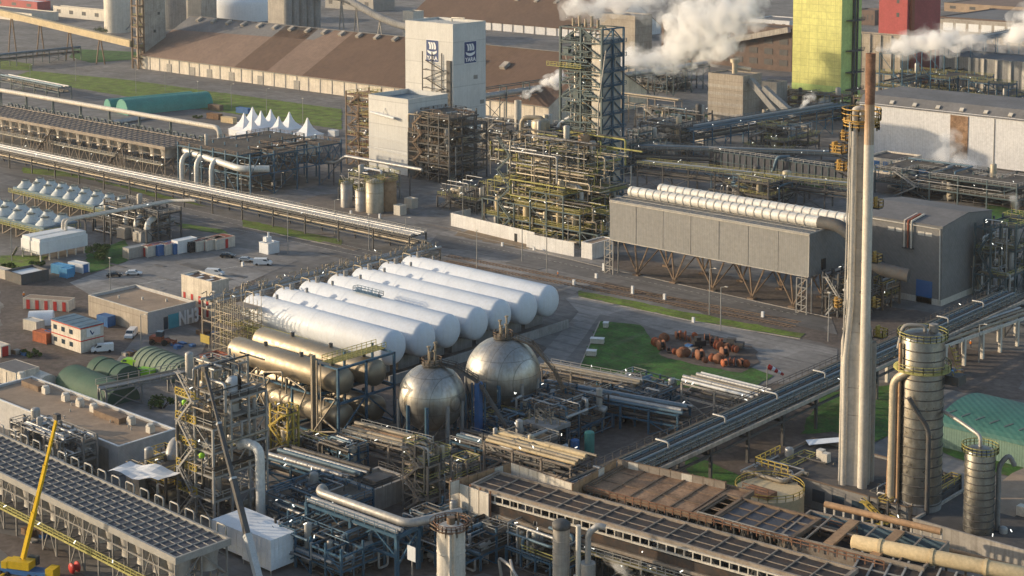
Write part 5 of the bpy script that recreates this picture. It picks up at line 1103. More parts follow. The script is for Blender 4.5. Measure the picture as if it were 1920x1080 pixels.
# ---- seven white bullet tanks
bm = MB(); r_ = 4.0; XL, XR = -311., -263.
bm.dome((0, 0, 0), r_, 0, XR-XL, 24, 'x', .5)
BT = ['nearest of the seven long white bullet tanks', 'second nearest white bullet tank', 'third white bullet tank counted from the golden vessels', 'middle white bullet tank of the seven', 'fifth white bullet tank counted from the golden vessels', 'second farthest white bullet tank', 'farthest white bullet tank beside the road']
T0 = thing('bullet_tank', BT[0], 'tank', (XL, 254, 0), 0, 'white bullet tanks'); m = MB(); m.add(bm, (0, 0, 7.2)); part('shell', m, MT['bullet_white'], T0)
for X in (6, 15, 24, 33, 42): m = MB(); m.lathe((X-.12, 0, 7.2), [(r_-.02, 0), (r_+.018, .02), (r_+.018, .22), (r_-.02, .24)], 24, 'x'); part('weld_band', m, MT['bullet_white'], T0)
for X in (5, 24, 43): m = MB(); m.box(X-.8, X+.8, -3.4, 3.4, 0, 4.6); part('saddle', m, MT['concrete_grey'], T0)
m = MB(); m.tube((3, 0, 11.2), (3, 0, 12.6), .6, 8); m.tube((8, .5, 11.2), (8, .5, 12.2), .35, 6); part('nozzle', m, MT['steel_grey'], T0)
m = MB(); m.path([(1.2, -1, 10.6), (1.2, -1, 11.7), (-2, -1, 11.7), (-2, -1, 8)], .18, 6, .6); part('pipe', m, MT['pipe_tan'], T0)
kids(T0)
for i in range(1, 7): dup(T0, (XL + (.6 if i % 2 else 0), 254+8.93*i, 0), None, BT[i])
T = thing('access_platform', 'small blue railed platform on top of the white bullets', 'platform', (XL+17, 254+8.93*1.9, 10.6)); m = MB(); m.box(0, 9, 0, 1.6, .9, 1.0); m.rail([(0, 0, 1), (9, 0, 1), (9, 1.6, 1), (0, 1.6, 1), (0, 0, 1)], 1.1, .1, 1.2)
for k in (.3, 8.7): m.bar((k, .8, 0), (k, .8, 1), .2)
part('deck', m, MT['rail_blue'], T)
# concrete wall under the domes
m = MB(); m.box(0, .5, 0, 62, 0, 2.2); T = thing('retaining_wall', 'low concrete wall under the domed ends of the white bullets', 'wall', (-260, 250, 0)); part('wall', m, MT['concrete_grey'], T)
# rack along the far ends of the bullets
Yr0, Yr1 = P(400, 600)[1]-2, P(800, 487)[1]+2
T = rack('pipe_rack', 'pipe and walkway rack crossing the far ends of the white bullets', (XL-3, 246), (XL-3, 322), 7, [4.5, 7.5, 9.6], [(2, .15, .35, 'pipe_silver'), (2, .4, .3, 'pipe_tan'), (2, .6, .35, 'pipe_silver'), (2, .85, .3, 'pipe_silver'), (1, .3, .4, 'pipe_tan'), (1, .7, .35, 'pipe_silver')], 73, 8.9, 'steel_tan', None, lamps=5, deck=True, brace=.1)
rnd = random.Random(74)
m = MB()
for k in range(110): y = rnd.uniform(0, 76); x = -rnd.uniform(.5, 6.5); z = 9.9+rnd.random()*.4; m.path([(y, -x, z), (y, -x, z+rnd.uniform(.6, 1.8)), (y+rnd.uniform(-2, 2), -x, z+1.4)], .14, 5)
part('valve_pipework', m, MT['pipe_tan'], T)
# scaffold block at the near left end
x0, x1, y0, y1, h = foot(440, 655, 404, 478, 548); T = thing('scaffold', 'dense tan scaffold tower at the near left end of the white bullets', 'scaffold', (-311., 241, 0))
f = MB(); d = MB()
for i in range(6):
    for j in (0, 1, 2, 5): f.bar((i*1.5, j*1.8, 0), (i*1.5, j*1.8, 11.5+(i+j) % 3), .1)
for k in range(6):
    for i in range(6): f.bar((i*1.5, 0, k*2), (i*1.5, 9, k*2), .11); f.bar((0, i*1.8, k*2), (7.5, i*1.8, k*2), .11)
    d.box(.1, 7.4, (k % 3)*3, (k % 3)*3+2.6, k*2+.05, k*2+.12)
for k in range(5): f.bar((0, 0, k*2), (3 if k % 2 else 6, 0, k*2+2), .1); f.bar((7.5, 2, k*2), (7.5, 8, k*2+2), .1)
part('frame', f, MT['vessel_tan'], T); part('plank_deck', d, MT['steel_tan'], T)
T = thing('scaffold', 'long low olive scaffold along the near white bullet', 'scaffold', (XL-1, 244.5, 0)); f = MB()
for i in range(15):
    for j in range(3): f.bar((i*2., j*1.6, 0), (i*2., j*1.6, 7.2 - i*.12), .12)
for k in range(5):
    for j in range(3): f.bar((0, j*1.6, k*1.5+.5), (28, j*1.6, k*1.5+.4), .1)
part('frame', f, MT['rail_olive'], T); m = MB(); m.box(0, 28, .1, 3.1, 5.6, 5.7); part('plank_deck', m, MT['grating_yellow'], T)
# ---- spheres
def sphere_tank(lab, cx_, by, cyy, rad, stair_side, seed):
    X, Y = P(cx_, by); zc = zat(X, Y, cyy); T = thing('sphere_tank', lab, 'sphere tank', (X, Y, 0), 0, 'steel sphere tanks'); m = MB(); n = 18
    m.lathe((0, 0, zc), [(max(rad*math.sin(math.pi*i/n), .01), -rad*math.cos(math.pi*i/n)) for i in range(n+1)], 40); part('shell', m, MT['brushed_steel'], T)
    for k in range(10):
        a = 2*math.pi*(k+.5)/10; m = MB(); c = (rad*.985*math.cos(a), rad*.985*math.sin(a)); m.tube((*c, 0), (*c, zc), .42, 8); m.box(c[0]-.6, c[0]+.6, c[1]-.6, c[1]+.6, 0, .5); part('leg', m, MT['steel_blue' if k % 3 else 'concrete_grey'], T)
    m = MB()
    for k in range(10): a, b = 2*math.pi*(k+.5)/10, 2*math.pi*(k+1.5)/10; m.bar((rad*.985*math.cos(a), rad*.985*math.sin(a), .6), (rad*.985*math.cos(b), rad*.985*math.sin(b), zc*.7), .14)
    part('brace', m, MT['steel_dark'], T)
    zt = zc+rad; m = MB(); m.lathe((0, 0, zt), [(.01, .1), (2.1, .1), (2.1, -.1)], 14); part('top_platform', m, MT['grating'], T)
    m = MB(); m.rail([(2.1*math.cos(a*math.pi/6), 2.1*math.sin(a*math.pi/6), zt+.1) for a in range(13)], 1.1, .1, 2); part('handrail', m, MT['steel_brown'], T)
    m = MB()
    for k, (dx, dy, hh) in enumerate(((-.8, 0, 3.2), (.6, .5, 4.2), (.2, -.7, 2.4), (1.2, -.3, 2.8))): m.tube((dx, dy, zt), (dx, dy, zt+hh), .2, 6); m.tube((dx, dy, zt+hh), (dx, dy, zt+hh+.3), .4, 6)
    part('relief_valve', m, MT['pipe_tan'], T)
    return T, X, Y, zc, zt
T, X, Y, zc, zt = sphere_tank('nearer and smaller steel sphere tank with the blue stair post', 810, 822, 744, 6.8, 1, 1)
m = MB(); p = [(1.6, 1, zt), (4.2, 2.6, zt-.6), (8.2, 4.9, zc+3.6)]
for a, b in zip(p, p[1:]):
    for d in (-.5, .5): m.bar((a[0]-d*.5, a[1]+d*.85, a[2]), (b[0]-d*.5, b[1]+d*.85, b[2]), .16, .4)
    m.bar((a[0], a[1], a[2]-.1), (b[0], b[1], b[2]-.1), 1.0, .1)
    for d in (-.5, .5): m.rail([(a[0]-d*.5, a[1]+d*.85, a[2]), (b[0]-d*.5, b[1]+d*.85, b[2])], 1.1, .1, 1.2)
part('stair', m, MT['steel_dark'], T)
m = MB(); m.box(7.6, 8.8, 4.4, 5.6, 0, zc+3.6); part('stair_post', m, MT['blue_paint'], T); m = MB(); m.bar((7.2, 4.2, 0), (7.2, 4.2, zc+3.4), .3); m.bar((9.2, 5.8, 0), (9.2, 5.8, zc+3.4), .3); part('stair_column', m, MT['steel_blue'], T)
m = MB(); m.bar((8.4, 5, zc+3.4), (17, 6.8, 1), 1.0, .35); m.rail([(8.4, 4.5, zc+3.4), (17, 6.3, 1)], 1.1, .1, 2); part('lower_stair', m, MT['steel_dark'], T)
T, X, Y, zc, zt = sphere_tank('farther and larger steel sphere tank mirroring blue sky', 943, 782, 701, 7.9, 1, 2)
m = MB(); p = [(1.6, 1, zt), (5.2, 3.6, zt-1.6), (9, 6, zc+1), (14, 7, 2)]
for a, b in zip(p, p[1:]): m.bar((a[0], a[1], a[2]), (b[0], b[1], b[2]), 1.0, .25); m.rail([a, b], 1.1, .1, 1.4)
part('stair', m, MT['steel_brown'], T)
# ---- four golden bullets on a steel frame
Yg = 228.6; gx0, gx1 = -280., -241.6
T = thing('steel_rack', 'blue steel frame carrying the four golden bullet vessels', 'steel frame', (gx0, 208, 0)); f = MB()
GB = {}
def gb(lab, pl, pr, rad):      # pixel of left and right end of the axis
    # axis height unknown: take it from the wall plane of the lane
    return lab
lanes = []
for i, (lab, Yl, zl, xa, xb, rad) in enumerate((('front upper golden bullet vessel, longest and brightest', 221.5, 11.2, -277., -243.5, 2.7), ('rear upper golden bullet vessel behind the brightest one', 229.6, 11.3, -278.5, -242.5, 2.75), ('front lower bronze bullet vessel under the brightest one', 221.5, 3.9, -278, -243.5, 2.6), ('rear lower bronze bullet vessel half hidden by pipes', 229.6, 3.9, -278, -242.5, 2.6))):
    V = thing('bullet_vessel', lab, 'vessel', (xa, Yl, zl), 0, 'golden bullet vessels'); m = MB(); m.dome((0, 0, 0), rad, 0, xb-xa, 22, 'x', .5); part('shell', m, MT['bullet_steel'], V)
    for u in (.28, .62, .9): m = MB(); m.tube(((xb-xa)*u, 0, rad*.9), ((xb-xa)*u, 0, rad+.8), .45, 8); part('nozzle', m, MT['steel_dark'], V)
    for u in (.15, .85): m = MB(); m.box((xb-xa)*u-.5, (xb-xa)*u+.5, -rad*.85, rad*.85, -rad-.9, -rad*.55); part('saddle', m, MT['steel_dark'], V)
ox = gx0; f = MB()
for X in (-277, -266, -255, -247.5):
    for Yy in (217.8, 225.5, 233.4): f.bar((X-gx0, Yy-208, 0), (X-gx0, Yy-208, 8.2 if X < -250 else 15.8), .42)
    for z in (.5, 8.3): f.bar((X-gx0, 9.8, z), (X-gx0, 25.4, z), .5)
for z in (.5, 8.3):
    for Yy in (217.8, 225.5, 233.4): f.bar((-277-gx0, Yy-208, z), (-241-gx0, Yy-208, z), .36)
for Yy in (217.8, 225.5, 233.4): f.bar((-241-gx0, Yy-208, 0), (-241-gx0, Yy-208, 15.2), .45)
for z in (7.9, 15): f.bar((-241-gx0, 9.8, z), (-241-gx0, 25.4, z), .45); f.bar((-247.5-gx0, 9.8, z), (-241-gx0, 9.8, z), .35); f.bar((-247.5-gx0, 25.4, z), (-241-gx0, 25.4, z), .35)
for a, b in ((9.8, 17.5), (25.4, 17.5)): f.bar((-241-gx0, a, 1), (-241-gx0, b, 7.9), .28)
part('frame', f, MT['steel_blue'], T)
m = MB(); m.box(-247-gx0, -244-gx0, 11, 26, 15.2, 15.3); part('deck', m, MT['grating_yellow'], T); m = MB(); m.rail([(-247-gx0, 26, 15.3), (-247-gx0, 11, 15.3), (-244-gx0, 11, 15.3), (-244-gx0, 26, 15.3)], 1.2, .1, 1.3); part('handrail', m, MT['rail_olive'], T)
m = MB(); m.bar((-247.5-gx0, 9.0, 0), (-247.5-gx0, 9.0, 16.8), 1.0, .5); m.bar((-246.4-gx0, 9.0, 0), (-246.4-gx0, 9.0, 16), .3); m.bar((-245.6-gx0, 9.3, 0), (-245.6-gx0, 9.3, 15.4), .2); part('pipe_riser', m, MT['pipe_tan'], T)
m = MB(); rnd = random.Random(5)
for k in range(26): X = rnd.uniform(4, 36); Yq = rnd.choice([17.5, 17.5, 9.2]); z = rnd.choice([.5, 7, 8]); m.path([(X, Yq, z), (X, Yq, z+rnd.uniform(1.5, 4)), (X+rnd.uniform(-7, 7), Yq, z+2), (X+rnd.uniform(-7, 7), Yq-1.5, 1)], .2, 6, .5)
part('pipework', m, MT['pipe_tan'], T)
m = MB(); m.box(5, 30, 16.4, 17.2, 8.6, 9.1); part('cable_tray', m, MT['steel_brown'], T)
# ================================================================ right: grey boiler box, dark hall, chimney, columns, diagonal rack
def seg(a, b, z): # two photo points at height z -> origin, heading, length
    p, q = P(*a, z), P(*b, z); return p, math.atan2(q[1]-p[1], q[0]-p[0]), math.hypot(q[0]-p[0], q[1]-p[1])
x0, x1, y0, y1, h = foot(1515, 588, 1143, 1585, 440); L = x1-x0; zb = zat(x1, y0, 521); Wd = 19.
T = thing('boiler_box', 'long grey clad duct box raised on splayed trestles with two white ducts on top', 'process building', (x0, y0, 0))
m = MB(); m.box(0, L, 0, Wd, zb, h); part('wall', m, MT['clad_grey'], T)
for k in range(1, 7): q = MB(); q.box(L*k/7-.06, L*k/7+.06, -.07, -.005, zb, h); part('seam', q, MT['clad_dark'], T)
q = MB(); q.box(-.05, L+.12, -.3, -.01, h-.35, h-.05); q.box(-.05, L+.1, -.12, -.01, zb, zb+.25); q.box(L-.1, L+.1, -.12, 0, zb, h); part('flashing', q, MT['vessel_grey'], T)
m = MB(); m.poly([(L+.02, 0, zb), (L+.02, Wd, zb), (L+.02, Wd, h), (L+.02, 0, h)]); part('end_wall', m, MT['clad_dark'], T)
m = MB()
for y in (0, Wd-.3): m.box(-.1, L+.1, y-.05, y+.35, h, h+.3)
m.box(-.1, .3, .3, Wd-.35, h, h+.3); m.box(L-.3, L+.1, .3, Wd-.35, h, h+.3)
for k in range(1, 26): m.bar((L*k/26, .3, h+.35), (L*k/26, Wd-.3, h+.35), .16)
for y in (3, 6, 12): m.bar((0, y, h+.5), (L, y, h+.5), .12)
part('roof_frame', m, MT['rail_grey'], T)
for j, (y, a, b, z) in enumerate(((8.2, 1, L-2, h+1.6), (15.6, 6, L+5, h+1.9))):
    m = MB(); m.tube((a, y, z), (b, y, z), 1.5, 18); part('duct', m, MT['duct_white'], T)
    for k in range(int((b-a)/2.6)): q = MB(); q.tube((a+1+k*2.6-.16, y, z), (a+1+k*2.6+.16, y, z), 1.64, 18); part('duct_ring', q, MT['offwhite'], T)
    q = MB()
    for k in range(12): X = a+2+k*(b-a-4)/12; q.bar((X, y-1.2, h+.3), (X, y-.6, z-.9), .25); q.bar((X, y+1.2, h+.3), (X, y+.6, z-.9), .25)
    part('duct_support', q, MT['steel_grey'], T)
m = MB(); m.path([(L-2, 8.2, h+1.6), (L+5, 8.2, h+1.6), (L+13, 10, zb+3), (L+22, 12, zb+2)], 1.7, 14, 5); part('duct_elbow', m, MT['steel_dark'], T)
m = MB()
for k in range(5):
    X = 8+k*(L-14)/4
    for y in (2.5, Wd-2.5):
        for d in (-5.5, -1, 4.): m.bar((X, y, .5), (X+d, y, zb), .34)
        m.box(X-1, X+1, y-1, y+1, 0, .5)
    m.bar((X, 2.5, .6), (X+1, Wd-2.5, zb-.4), .25)
for y in (2.5, Wd-2.5): m.bar((0, y, zb-.2), (L, y, zb-.2), .5)
part('trestle', m, MT['steel_brown'], T)
for X in (1, L-1):
    m = MB()
    for a, b in ((X-1.5, -1.6), (X+1.5, -1.6), (X-1.5, .8), (X+1.5, .8)): m.bar((a, b, 0), (a, b, zb), .3)
    for k in range(4): z = zb*k/4; m.bar((X-1.5, -1.6, z), (X+1.5, -1.6, z+zb/4), .2); m.bar((X+1.5, -1.6, z+zb/4), (X-1.5, -1.6, z+zb/4), .2)
    part('lattice_leg', m, MT['steel_grey'], T)
m = MB(); m.box(L+.05, L+.25, 6, 8, zb+1, zb+3.8); part('door', m, MT['black'], T)
x, y = x1+3, y0+2; T = thing('process_block', 'dark stair and pipe frame between the boiler box and the chimney', 'process unit', (x, y, 0)); plant(T, 9, 14, [5, 10], 2, 3, 81, 'steel_dark', 'rail_grey', 'grating', .6, [[2, 1], [2, 2], [2, 2]], 5, 40, pipes=('pipe_silver', 'pipe_dark'), lamps=5)
# dark grey hall
x0, x1, y0, y1, h = foot(1764, 574, 1592, 1856, 427); L, Wd = x1-x0, y1-y0
T = thing('turbine_hall', 'dark grey clad hall with low pitched roof right of the chimney', 'hall', (x0, y0, 0)); gable_hall(T, L, Wd, h, h+1.6, 'clad_dark', 'roof_grey', over=.15)
m = MB(); m.box(-.02, L+.1, -.1, -.01, 0, 1.6); m.box(L+.01, L+.1, 0, Wd, 0, 1.6); part('plinth', m, MT['offwhite'], T)
u = (1703-1592)/(1764-1592)*L
for k in range(3): m = MB(); X = u-1+k; m.tube((X, -.5, h*.68), (X, -.5, h+.6), .24, 6); m.bar((X, -.5, h+.55), (X, Wd*.22, h+1.3), .4); part('vent_pipe', m, MT['offwhite' if k != 1 else 'brown_red'], T)
m = MB(); m.box(u-1.5, u+1.6, -.9, -.05, h*.68-.3, h*.68); part('pipe_bracket', m, MT['steel_dark'], T)
for a in (u-6.2, u-3.8, u+2.6, u+4.8): wall_panel(T, 'louvre', 'y', a, a+1.9, h*.86, h*.91, 'offwhite')
wall_panel(T, 'door', 'y', L-7.2, L-2.6, 0, h*.29, 'blue_paint', d=.1)
m = MB(); m.path([(L*.05, -.3, h-.4), (L-.6, -.3, h-.4), (L-.3, -.3, 1)], .2, 6); part('rainwater_pipe', m, MT['offwhite'], T)
m = MB(); m.path([(u-14, -8, 9), (u-10, -4, 9), (u-8, -.5, 8), (u-8, -.1, 8)], 1.6, 12, 3); part('duct', m, MT['steel_dark'], T)
T = thing('process_block', 'dark teal steel stair frame against the right side of the dark hall', 'process unit', (x1+1.5, y0+Wd*.55, 0)); plant(T, 9, 22, [h*.3, h*.6, h*.9], 2, 4, 82, 'steel_teal', 'rail_olive', 'grating', .7, None, 10, 60, lamps=5)
T = thing('process_block', 'brown pipe tangle on the ground between chimney and dark hall', 'process unit', (x0+4, y0-14, 0)); plant(T, 14, 9, [3, 6], 3, 2, 83, 'steel_brown', 'yellow', 'grating', .6, None, 8, 40, lamps=3, pipes=('pipe_rust', 'pipe_silver'))
# ---- chimney
X, Y = P(1601, 948); T = thing('chimney', 'very tall chimney of a concrete shaft and two pale flues with orange platforms', 'chimney', (X, Y, 0))
def hz(py): return zat(X, Y, py)
def off(px, py): # lateral offset in metres to the right for a pixel column
    return (px - proj(X, Y, hz(py))[0]) / (F/proj3(X, Y, hz(py)))
def proj3(x, y, z): f = -x*sy + y*cy; return f*cp - (z-H)*sp
def lat(d, n=0): return (d*cy - n*sy*-1*0 , d*sy)  # metres to the viewer's right on the plan
H1, H2, H0 = hz(590), hz(640), hz(225)
m = MB(); m.lathe((0, 0, 0), [(3.0, 0), (2.9, H2), (2.05, H1), (1.9, H0)], 8, smooth=False); part('shaft', m, MT['stack_concrete'], T)
m = MB()
for k in range(14): z = H0*(k+.5)/14; rr = 2.93 if z < H2 else (2.0 if z > H1 else 2.7); m.lathe((0, 0, 0), [(rr-.05, z-.09), (rr+.02, z-.09), (rr+.02, z+.09), (rr-.05, z+.09)], 8, smooth=False)
part('joint_band', m, MT['concrete'], T)
tx, ty = lat(.7); fx, fy = tx + sy*3.3, ty - cy*3.3
ht = zat(X+fx, Y+fy, 100); cut = ht-9
m = MB(); m.tube((fx, fy, 0), (fx, fy, cut), .86, 18); part('tall_flue', m, MT['offwhite'], T); m = MB(); m.lathe((fx, fy, 0), [(.86, cut), (.87, ht), (.7, ht), (.7, cut)], 18); part('flue_tip', m, MT['rust'], T, 'rusty brown top of the tallest flue'); m = MB(); m.lathe((fx, fy, 0), [(.865, cut-7), (.872, cut+.1)], 18); part('stained_band', m, MT['flue_stain'], T)
lx_, ly_ = lat(-1.95); gx, gy = lx_ + sy*1.75, ly_ - cy*1.75
m = MB(); m.path([(gx-.3, gy-.35, 0), (gx-.3, gy-.35, H2-3), (gx+.25, gy+.2, H1+3), (gx+.25, gy+.2, H0+2.2), (gx+1.6, gy+1.4, H0+2.2), (gx+1.6, gy+1.4, H0)], .62, 12, 1.2); part('side_flue', m, MT['offwhite'], T)
rx_, ry_ = lat(2.6)
m = MB(); m.tube((rx_, ry_, 0), (rx_, ry_, H2), .9, 12); part('side_duct', m, MT['concrete'], T)
m = MB(); m.bar((gx-.8, gy-.9, 0), (gx-.2, gy-.5, H0), .22); part('ladder', m, MT['rail_grey'], T)
for k in range(12): z = 6+k*H0/12.5; m = MB(); m.box(fx-1.25, fx-.9, fy-.2, fy+.2, z, z+.3); part('clamp', m, MT['steel_dark'], T)
def balcony(d, z, w, dep, mt='orange'):
    w *= .78; dep *= .78; m = MB(); c = lat(d); m.box(c[0]-w, c[0]+w, c[1]-dep, c[1]+dep, z, z+.15); m.rail([(c[0]-w, c[1]-dep, z), (c[0]+w, c[1]-dep, z), (c[0]+w, c[1]+dep, z), (c[0]-w, c[1]+dep, z), (c[0]-w, c[1]-dep, z)], 1.3, .14, .8)
    m.box(c[0]-w*.9, c[0]-w*.5, c[1]-dep*.6, c[1]+dep*.6, z+.15, z+1.8); part('platform', m, MT[mt], T)
    q = MB(); q.bar((c[0]-w, c[1]-dep, z-.1), (c[0]*.4, c[1]*.4, z-1.8), .25); q.box(c[0]-w, c[0]+w, c[1]-dep, c[1]+dep, z-.3, z-.05); part('platform_bracket', q, MT['steel_dark'], T)
m = MB(); m.lathe((0, 0, 0), [(2.4, H0), (3.4, H0), (3.4, H0+.2), (2.3, H0+.2)], 16); m.rail([(3.4*math.cos(a*math.pi/8), 3.4*math.sin(a*math.pi/8), H0+.2) for a in range(17)], 1.9, .16, 1.3); m.rail([(3.1*math.cos(a*math.pi/8), 3.1*math.sin(a*math.pi/8), H0-1.6) for a in range(17)], 1.3, .2, .9); part('top_platform', m, MT['orange'], T)
balcony(-3.9, hz(285), 1.5, 1.4); balcony(-3.3, hz(318), 1.1, 1.1); balcony(-2.9, hz(262), .7, .8); balcony(3.2, hz(388), .8, 1.0); balcony(3.2, hz(490), .8, 1.0); balcony(3.2, hz(575), .7, .9); balcony(4.2, hz(630), 1.1, 1.2, 'yellow'); balcony(-3.6, hz(575), .6, .9)
CHX, CHY, CHT = X+fx, Y+fy, ht
# ---- tall scrubber column and smaller column
def column(lab, px, py, r_, ty, bands, seed, big):
    X, Y = P(px, py); h = zat(X, Y, ty); T = tank('process_column', lab, 'column', X, Y, r_, h, 'column_steel', 'dome', 'rail_olive', None, bands)
    m = MB(); m.lathe((0, 0, 0), [(r_*1.06, 0), (r_*1.06, .5), (r_*1.01, .6), (r_*1.01, h*.16)], 24); part('skirt', m, MT['concrete_grey'], T)
    return T, X, Y, h
T, X, Y, h = column('tall banded steel column with yellow rails and dark side pipes right of the chimney', 1722, 988, 3.75, 632, 19, 1, True)
m = MB(); m.lathe((0, 0, 0), [(3.8, h-5.5), (4.9, h-5.5), (4.9, h-5.3), (3.8, h-5.3)], 20); m.rail([(4.9*math.cos(a*math.pi/9), 4.9*math.sin(a*math.pi/9), h-5.3) for a in range(-6, 9)], 1.2, .1, 1.5); part('platform', m, MT['rail_olive'], T)
a = lat(5.6); m = MB(); m.box(a[0]-1.5, a[0]+1.5, a[1]-1.5, a[1]+1.5, h-8.2, h-6.6); part('platform_box', m, MT['steel_dark'], T)
m = MB()
for k in range(9): b = lat(4.6+1.0*math.sin(k*.35)); m.path([(b[0], b[1], h-1.5-k*.7), (b[0]+.7, b[1]-.7, h-1.8-k*.7), (b[0]+1, b[1]+.4, h-1.8-k*.7)], .1, 5)
part('ladder_cage', m, MT['yellow'], T)
a = lat(-4.6); b = lat(-2.2)
m = MB(); m.path([(a[0], a[1]-.5, 1), (a[0], a[1]-.5, h*.78), (b[0]+1, b[1]-2, h*.84), (0, -2.5, h*.84)], .75, 12, 3); part('side_pipe', m, MT['vessel_tan'], T)
m = MB(); m.tube((a[0]+1.2, a[1]-.6, 0), (a[0]+1.2, a[1]-.6, h*.98), .3, 8); m.tube((a[0]-1.1, a[1], 0), (a[0]-.4, a[1], h*.66), .45, 8); part('side_pipe', m, MT['pipe_rust'], T)
c = (1.3*cy+3.9*sy, 1.3*sy-3.9*cy); e = (-1.6*cy+3.8*sy, -1.6*sy-3.8*cy)
m = MB(); m.path([(e[0]-1.5*cy, e[1]-1.5*sy, h*.72), (e[0], e[1], h*.64), (c[0]-.9*cy, c[1]-.9*sy, h*.56), (c[0]-.9*cy, c[1]-.9*sy, 2)], .42, 10, 1.5); part('side_pipe', m, MT['steel_dark'], T)
m = MB(); m.path([(.6, -.4, h+1), (.6, -.4, h+2.2), (-2.6, -2.2, h+2.2), (-3.2, -2.6, h-2)], .35, 10, 1.2); m.tube((1.5, 1, h+1), (1.5, 1, h+2.4), .8, 10); part('top_pipe', m, MT['steel_grey'], T)
T, X, Y, h = column('shorter slim steel column near the right edge', 1833, 1036, 2.5, 846, 13, 2, False)
m = MB(); m.path([(0, 0, h+.5), (0, 0, h+2.6), (-5, 2, h+3.6), (-9, 4, h+3.9)], .32, 10, 1.2); part('top_pipe', m, MT['vessel_grey'], T)
a = lat(3.2); m = MB(); m.path([(a[0], a[1], 0), (a[0], a[1], h*.86), (a[0]+1.6*cy, a[1]+1.6*sy, h*.97), (a[0]+2.6*cy, a[1]+2.6*sy, h*.86)], .42, 10, 1); part('side_pipe', m, MT['steel_grey'], T)
# ---- diagonal pipe rack
pa, pb = P(1095, 938, 7.5), P(1925, 557, 7.5); 
mp = [(1, .3, .26, 'pipe_silver'), (1, .38, .2, 'pipe_dark'), (1, .46, .3, 'pipe_blue'), (1, .55, .2, 'pipe_silver'), (1, .63, .26, 'pipe_dark'), (1, .76, .3, 'pipe_blue'), (1, .86, .2, 'pipe_silver'), (1, .94, .22, 'pipe_dark'), (0, .2, .4, 'pipe_dark'), (0, .5, .4, 'pipe_tan'), (0, .8, .4, 'pipe_dark')]
T = rack('pipe_rack', 'long blue grey pipe rack running diagonally past the chimney foot', (*pa, 0), (*pb, 0), 7.5, [5, 7.2], mp, 84, 13, 'steel_dark', 'steel_dark', post=.55, brace=.25, lamps=6, deck=True)
Lr = math.hypot(pb[0]-pa[0], pb[1]-pa[1]); m = MB(); m.box(0, Lr, -.75, -.25, 6.7, 7.4); part('edge_girder', m, MT['concrete'], T); m = MB(); m.box(0, Lr, .5, 1.7, 7.5, 7.62); m.rail([(0, .4, 7.6), (Lr, .4, 7.6)], 1.2, .12, 2.6); m.rail([(0, 1.8, 7.6), (Lr, 1.8, 7.6)], 1.2, .12, 2.6); m.rail([(0, 5.4, 7.6), (Lr, 5.4, 7.6)], 1.2, .12, 2.6); part('walkway', m, MT['steel_teal'], T)
for k in range(9): m = MB(); X = 10+k*Lr/9.5; m.path([(X, 3, 8), (X, 3, 9.2), (X, 6, 9.2), (X+3, 6, 8)], .22, 6, .5); part('loop_pipe', m, MT['pipe_silver'], T)
pa, pb = P(1700, 672, 6.5), P(1940, 588, 6.5)
rack('pipe_rack', 'pale concrete legged pipe bridge at the right edge beside the blue rack', (*pa, 0), (*pb, 0), 5, [6.2], [(0, .2, .4, 'pipe_tan'), (0, .6, .3, 'pipe_tan'), (0, .9, .35, 'pipe_silver')], 85, 8, 'offwhite', None, post=.7, brace=0)
for (px, py, lab) in ((1613, 672, 'person in orange jacket standing under the pipe bridge'), ): pass
# ---- teal hall at the right edge
x0, y0 = P(1762, 838); T = thing('teal_hall', 'teal roofed shed with pale green wall at the right edge', 'shed', (x0, y0, 0)); m = MB(); m.box(0, 60, 0, 20, 0, 4.6); part('wall', m, MT['teal_pale'], T)
m = MB(); n = 14; A_ = [(10-10.4*math.cos(math.pi*i/n), 4.5+3.2*math.sin(math.pi*i/n)) for i in range(n+1)]
for i in range(n): m.poly([(-.3, *A_[i]), (60, *A_[i]), (60, *A_[i+1]), (-.3, *A_[i+1])], True)
m.poly([(-.25, *q) for q in A_][::-1]); part('roof', m, MT['teal'], T)
for k in range(20): m = MB(); m.bar((k*3+.5, *A_[3]), (k*3+1.6, *A_[4]), .5, .12); part('roof_cleat', m, MT['steel_teal'], T)
# ---- dark flat roofed building behind the chimney foot
p = P(1418, 872, 5); q = P(1512, 818, 5); W_ = q[1]-p[1]
T = flatblock('workshop', 'low building with a black flat roof behind the chimney foot', 'building', p[0], p[0]+31, p[1], p[1]+W_, 5, 'steel_grey', 'roof_black', .35, coping='steel_brown')
for k in range(2): m = MB(); m.box(6+k*1.7, 7.2+k*1.7, 11-k, 12.4-k, 4.68, 6.4); part('roof_unit', m, MT['offwhite'], T)
m = MB(); m.rail([(0, 8, 5.1), (0, -.3, 5.1), (7, -.3, 5.1)], 1.5, .14, 1.4); part('handrail', m, MT['yellow'], T)
m = MB(); m.poly([(0, 17, 5.3), (2, 15, 5.3), (8, 20, 6.2), (6, 22, 6.0)]); m.poly([(6, 22, 5.9), (8, 20, 6.1), (2, 15, 5.2), (0, 17, 5.2)]); part('tarpaulin', m, MT['wrap'], T)
for k in range(4): wall_panel(T, 'window', 'y', 12+k*4, 14.5+k*4, 1.4, 3.6, 'glass')
T = flatblock('workshop', 'low building with a brown stained flat roof between the two steel columns', 'building', p[0]+33, p[0]+56, p[1]-2, p[1]+22, 4.2, 'concrete', 'roof_black', .3)
for k in range(2): m = MB(); m.box(12+k*2.2, 13.6+k*2.2, 14+k*2, 15.6+k*2, 3.95, 5.6); m.lathe((12.8+k*2.2, 14-.03+k*2, 4.8), [(.01, 0), (.6, 0)], 12, 'y'); part('roof_unit', m, MT['offwhite'], T)
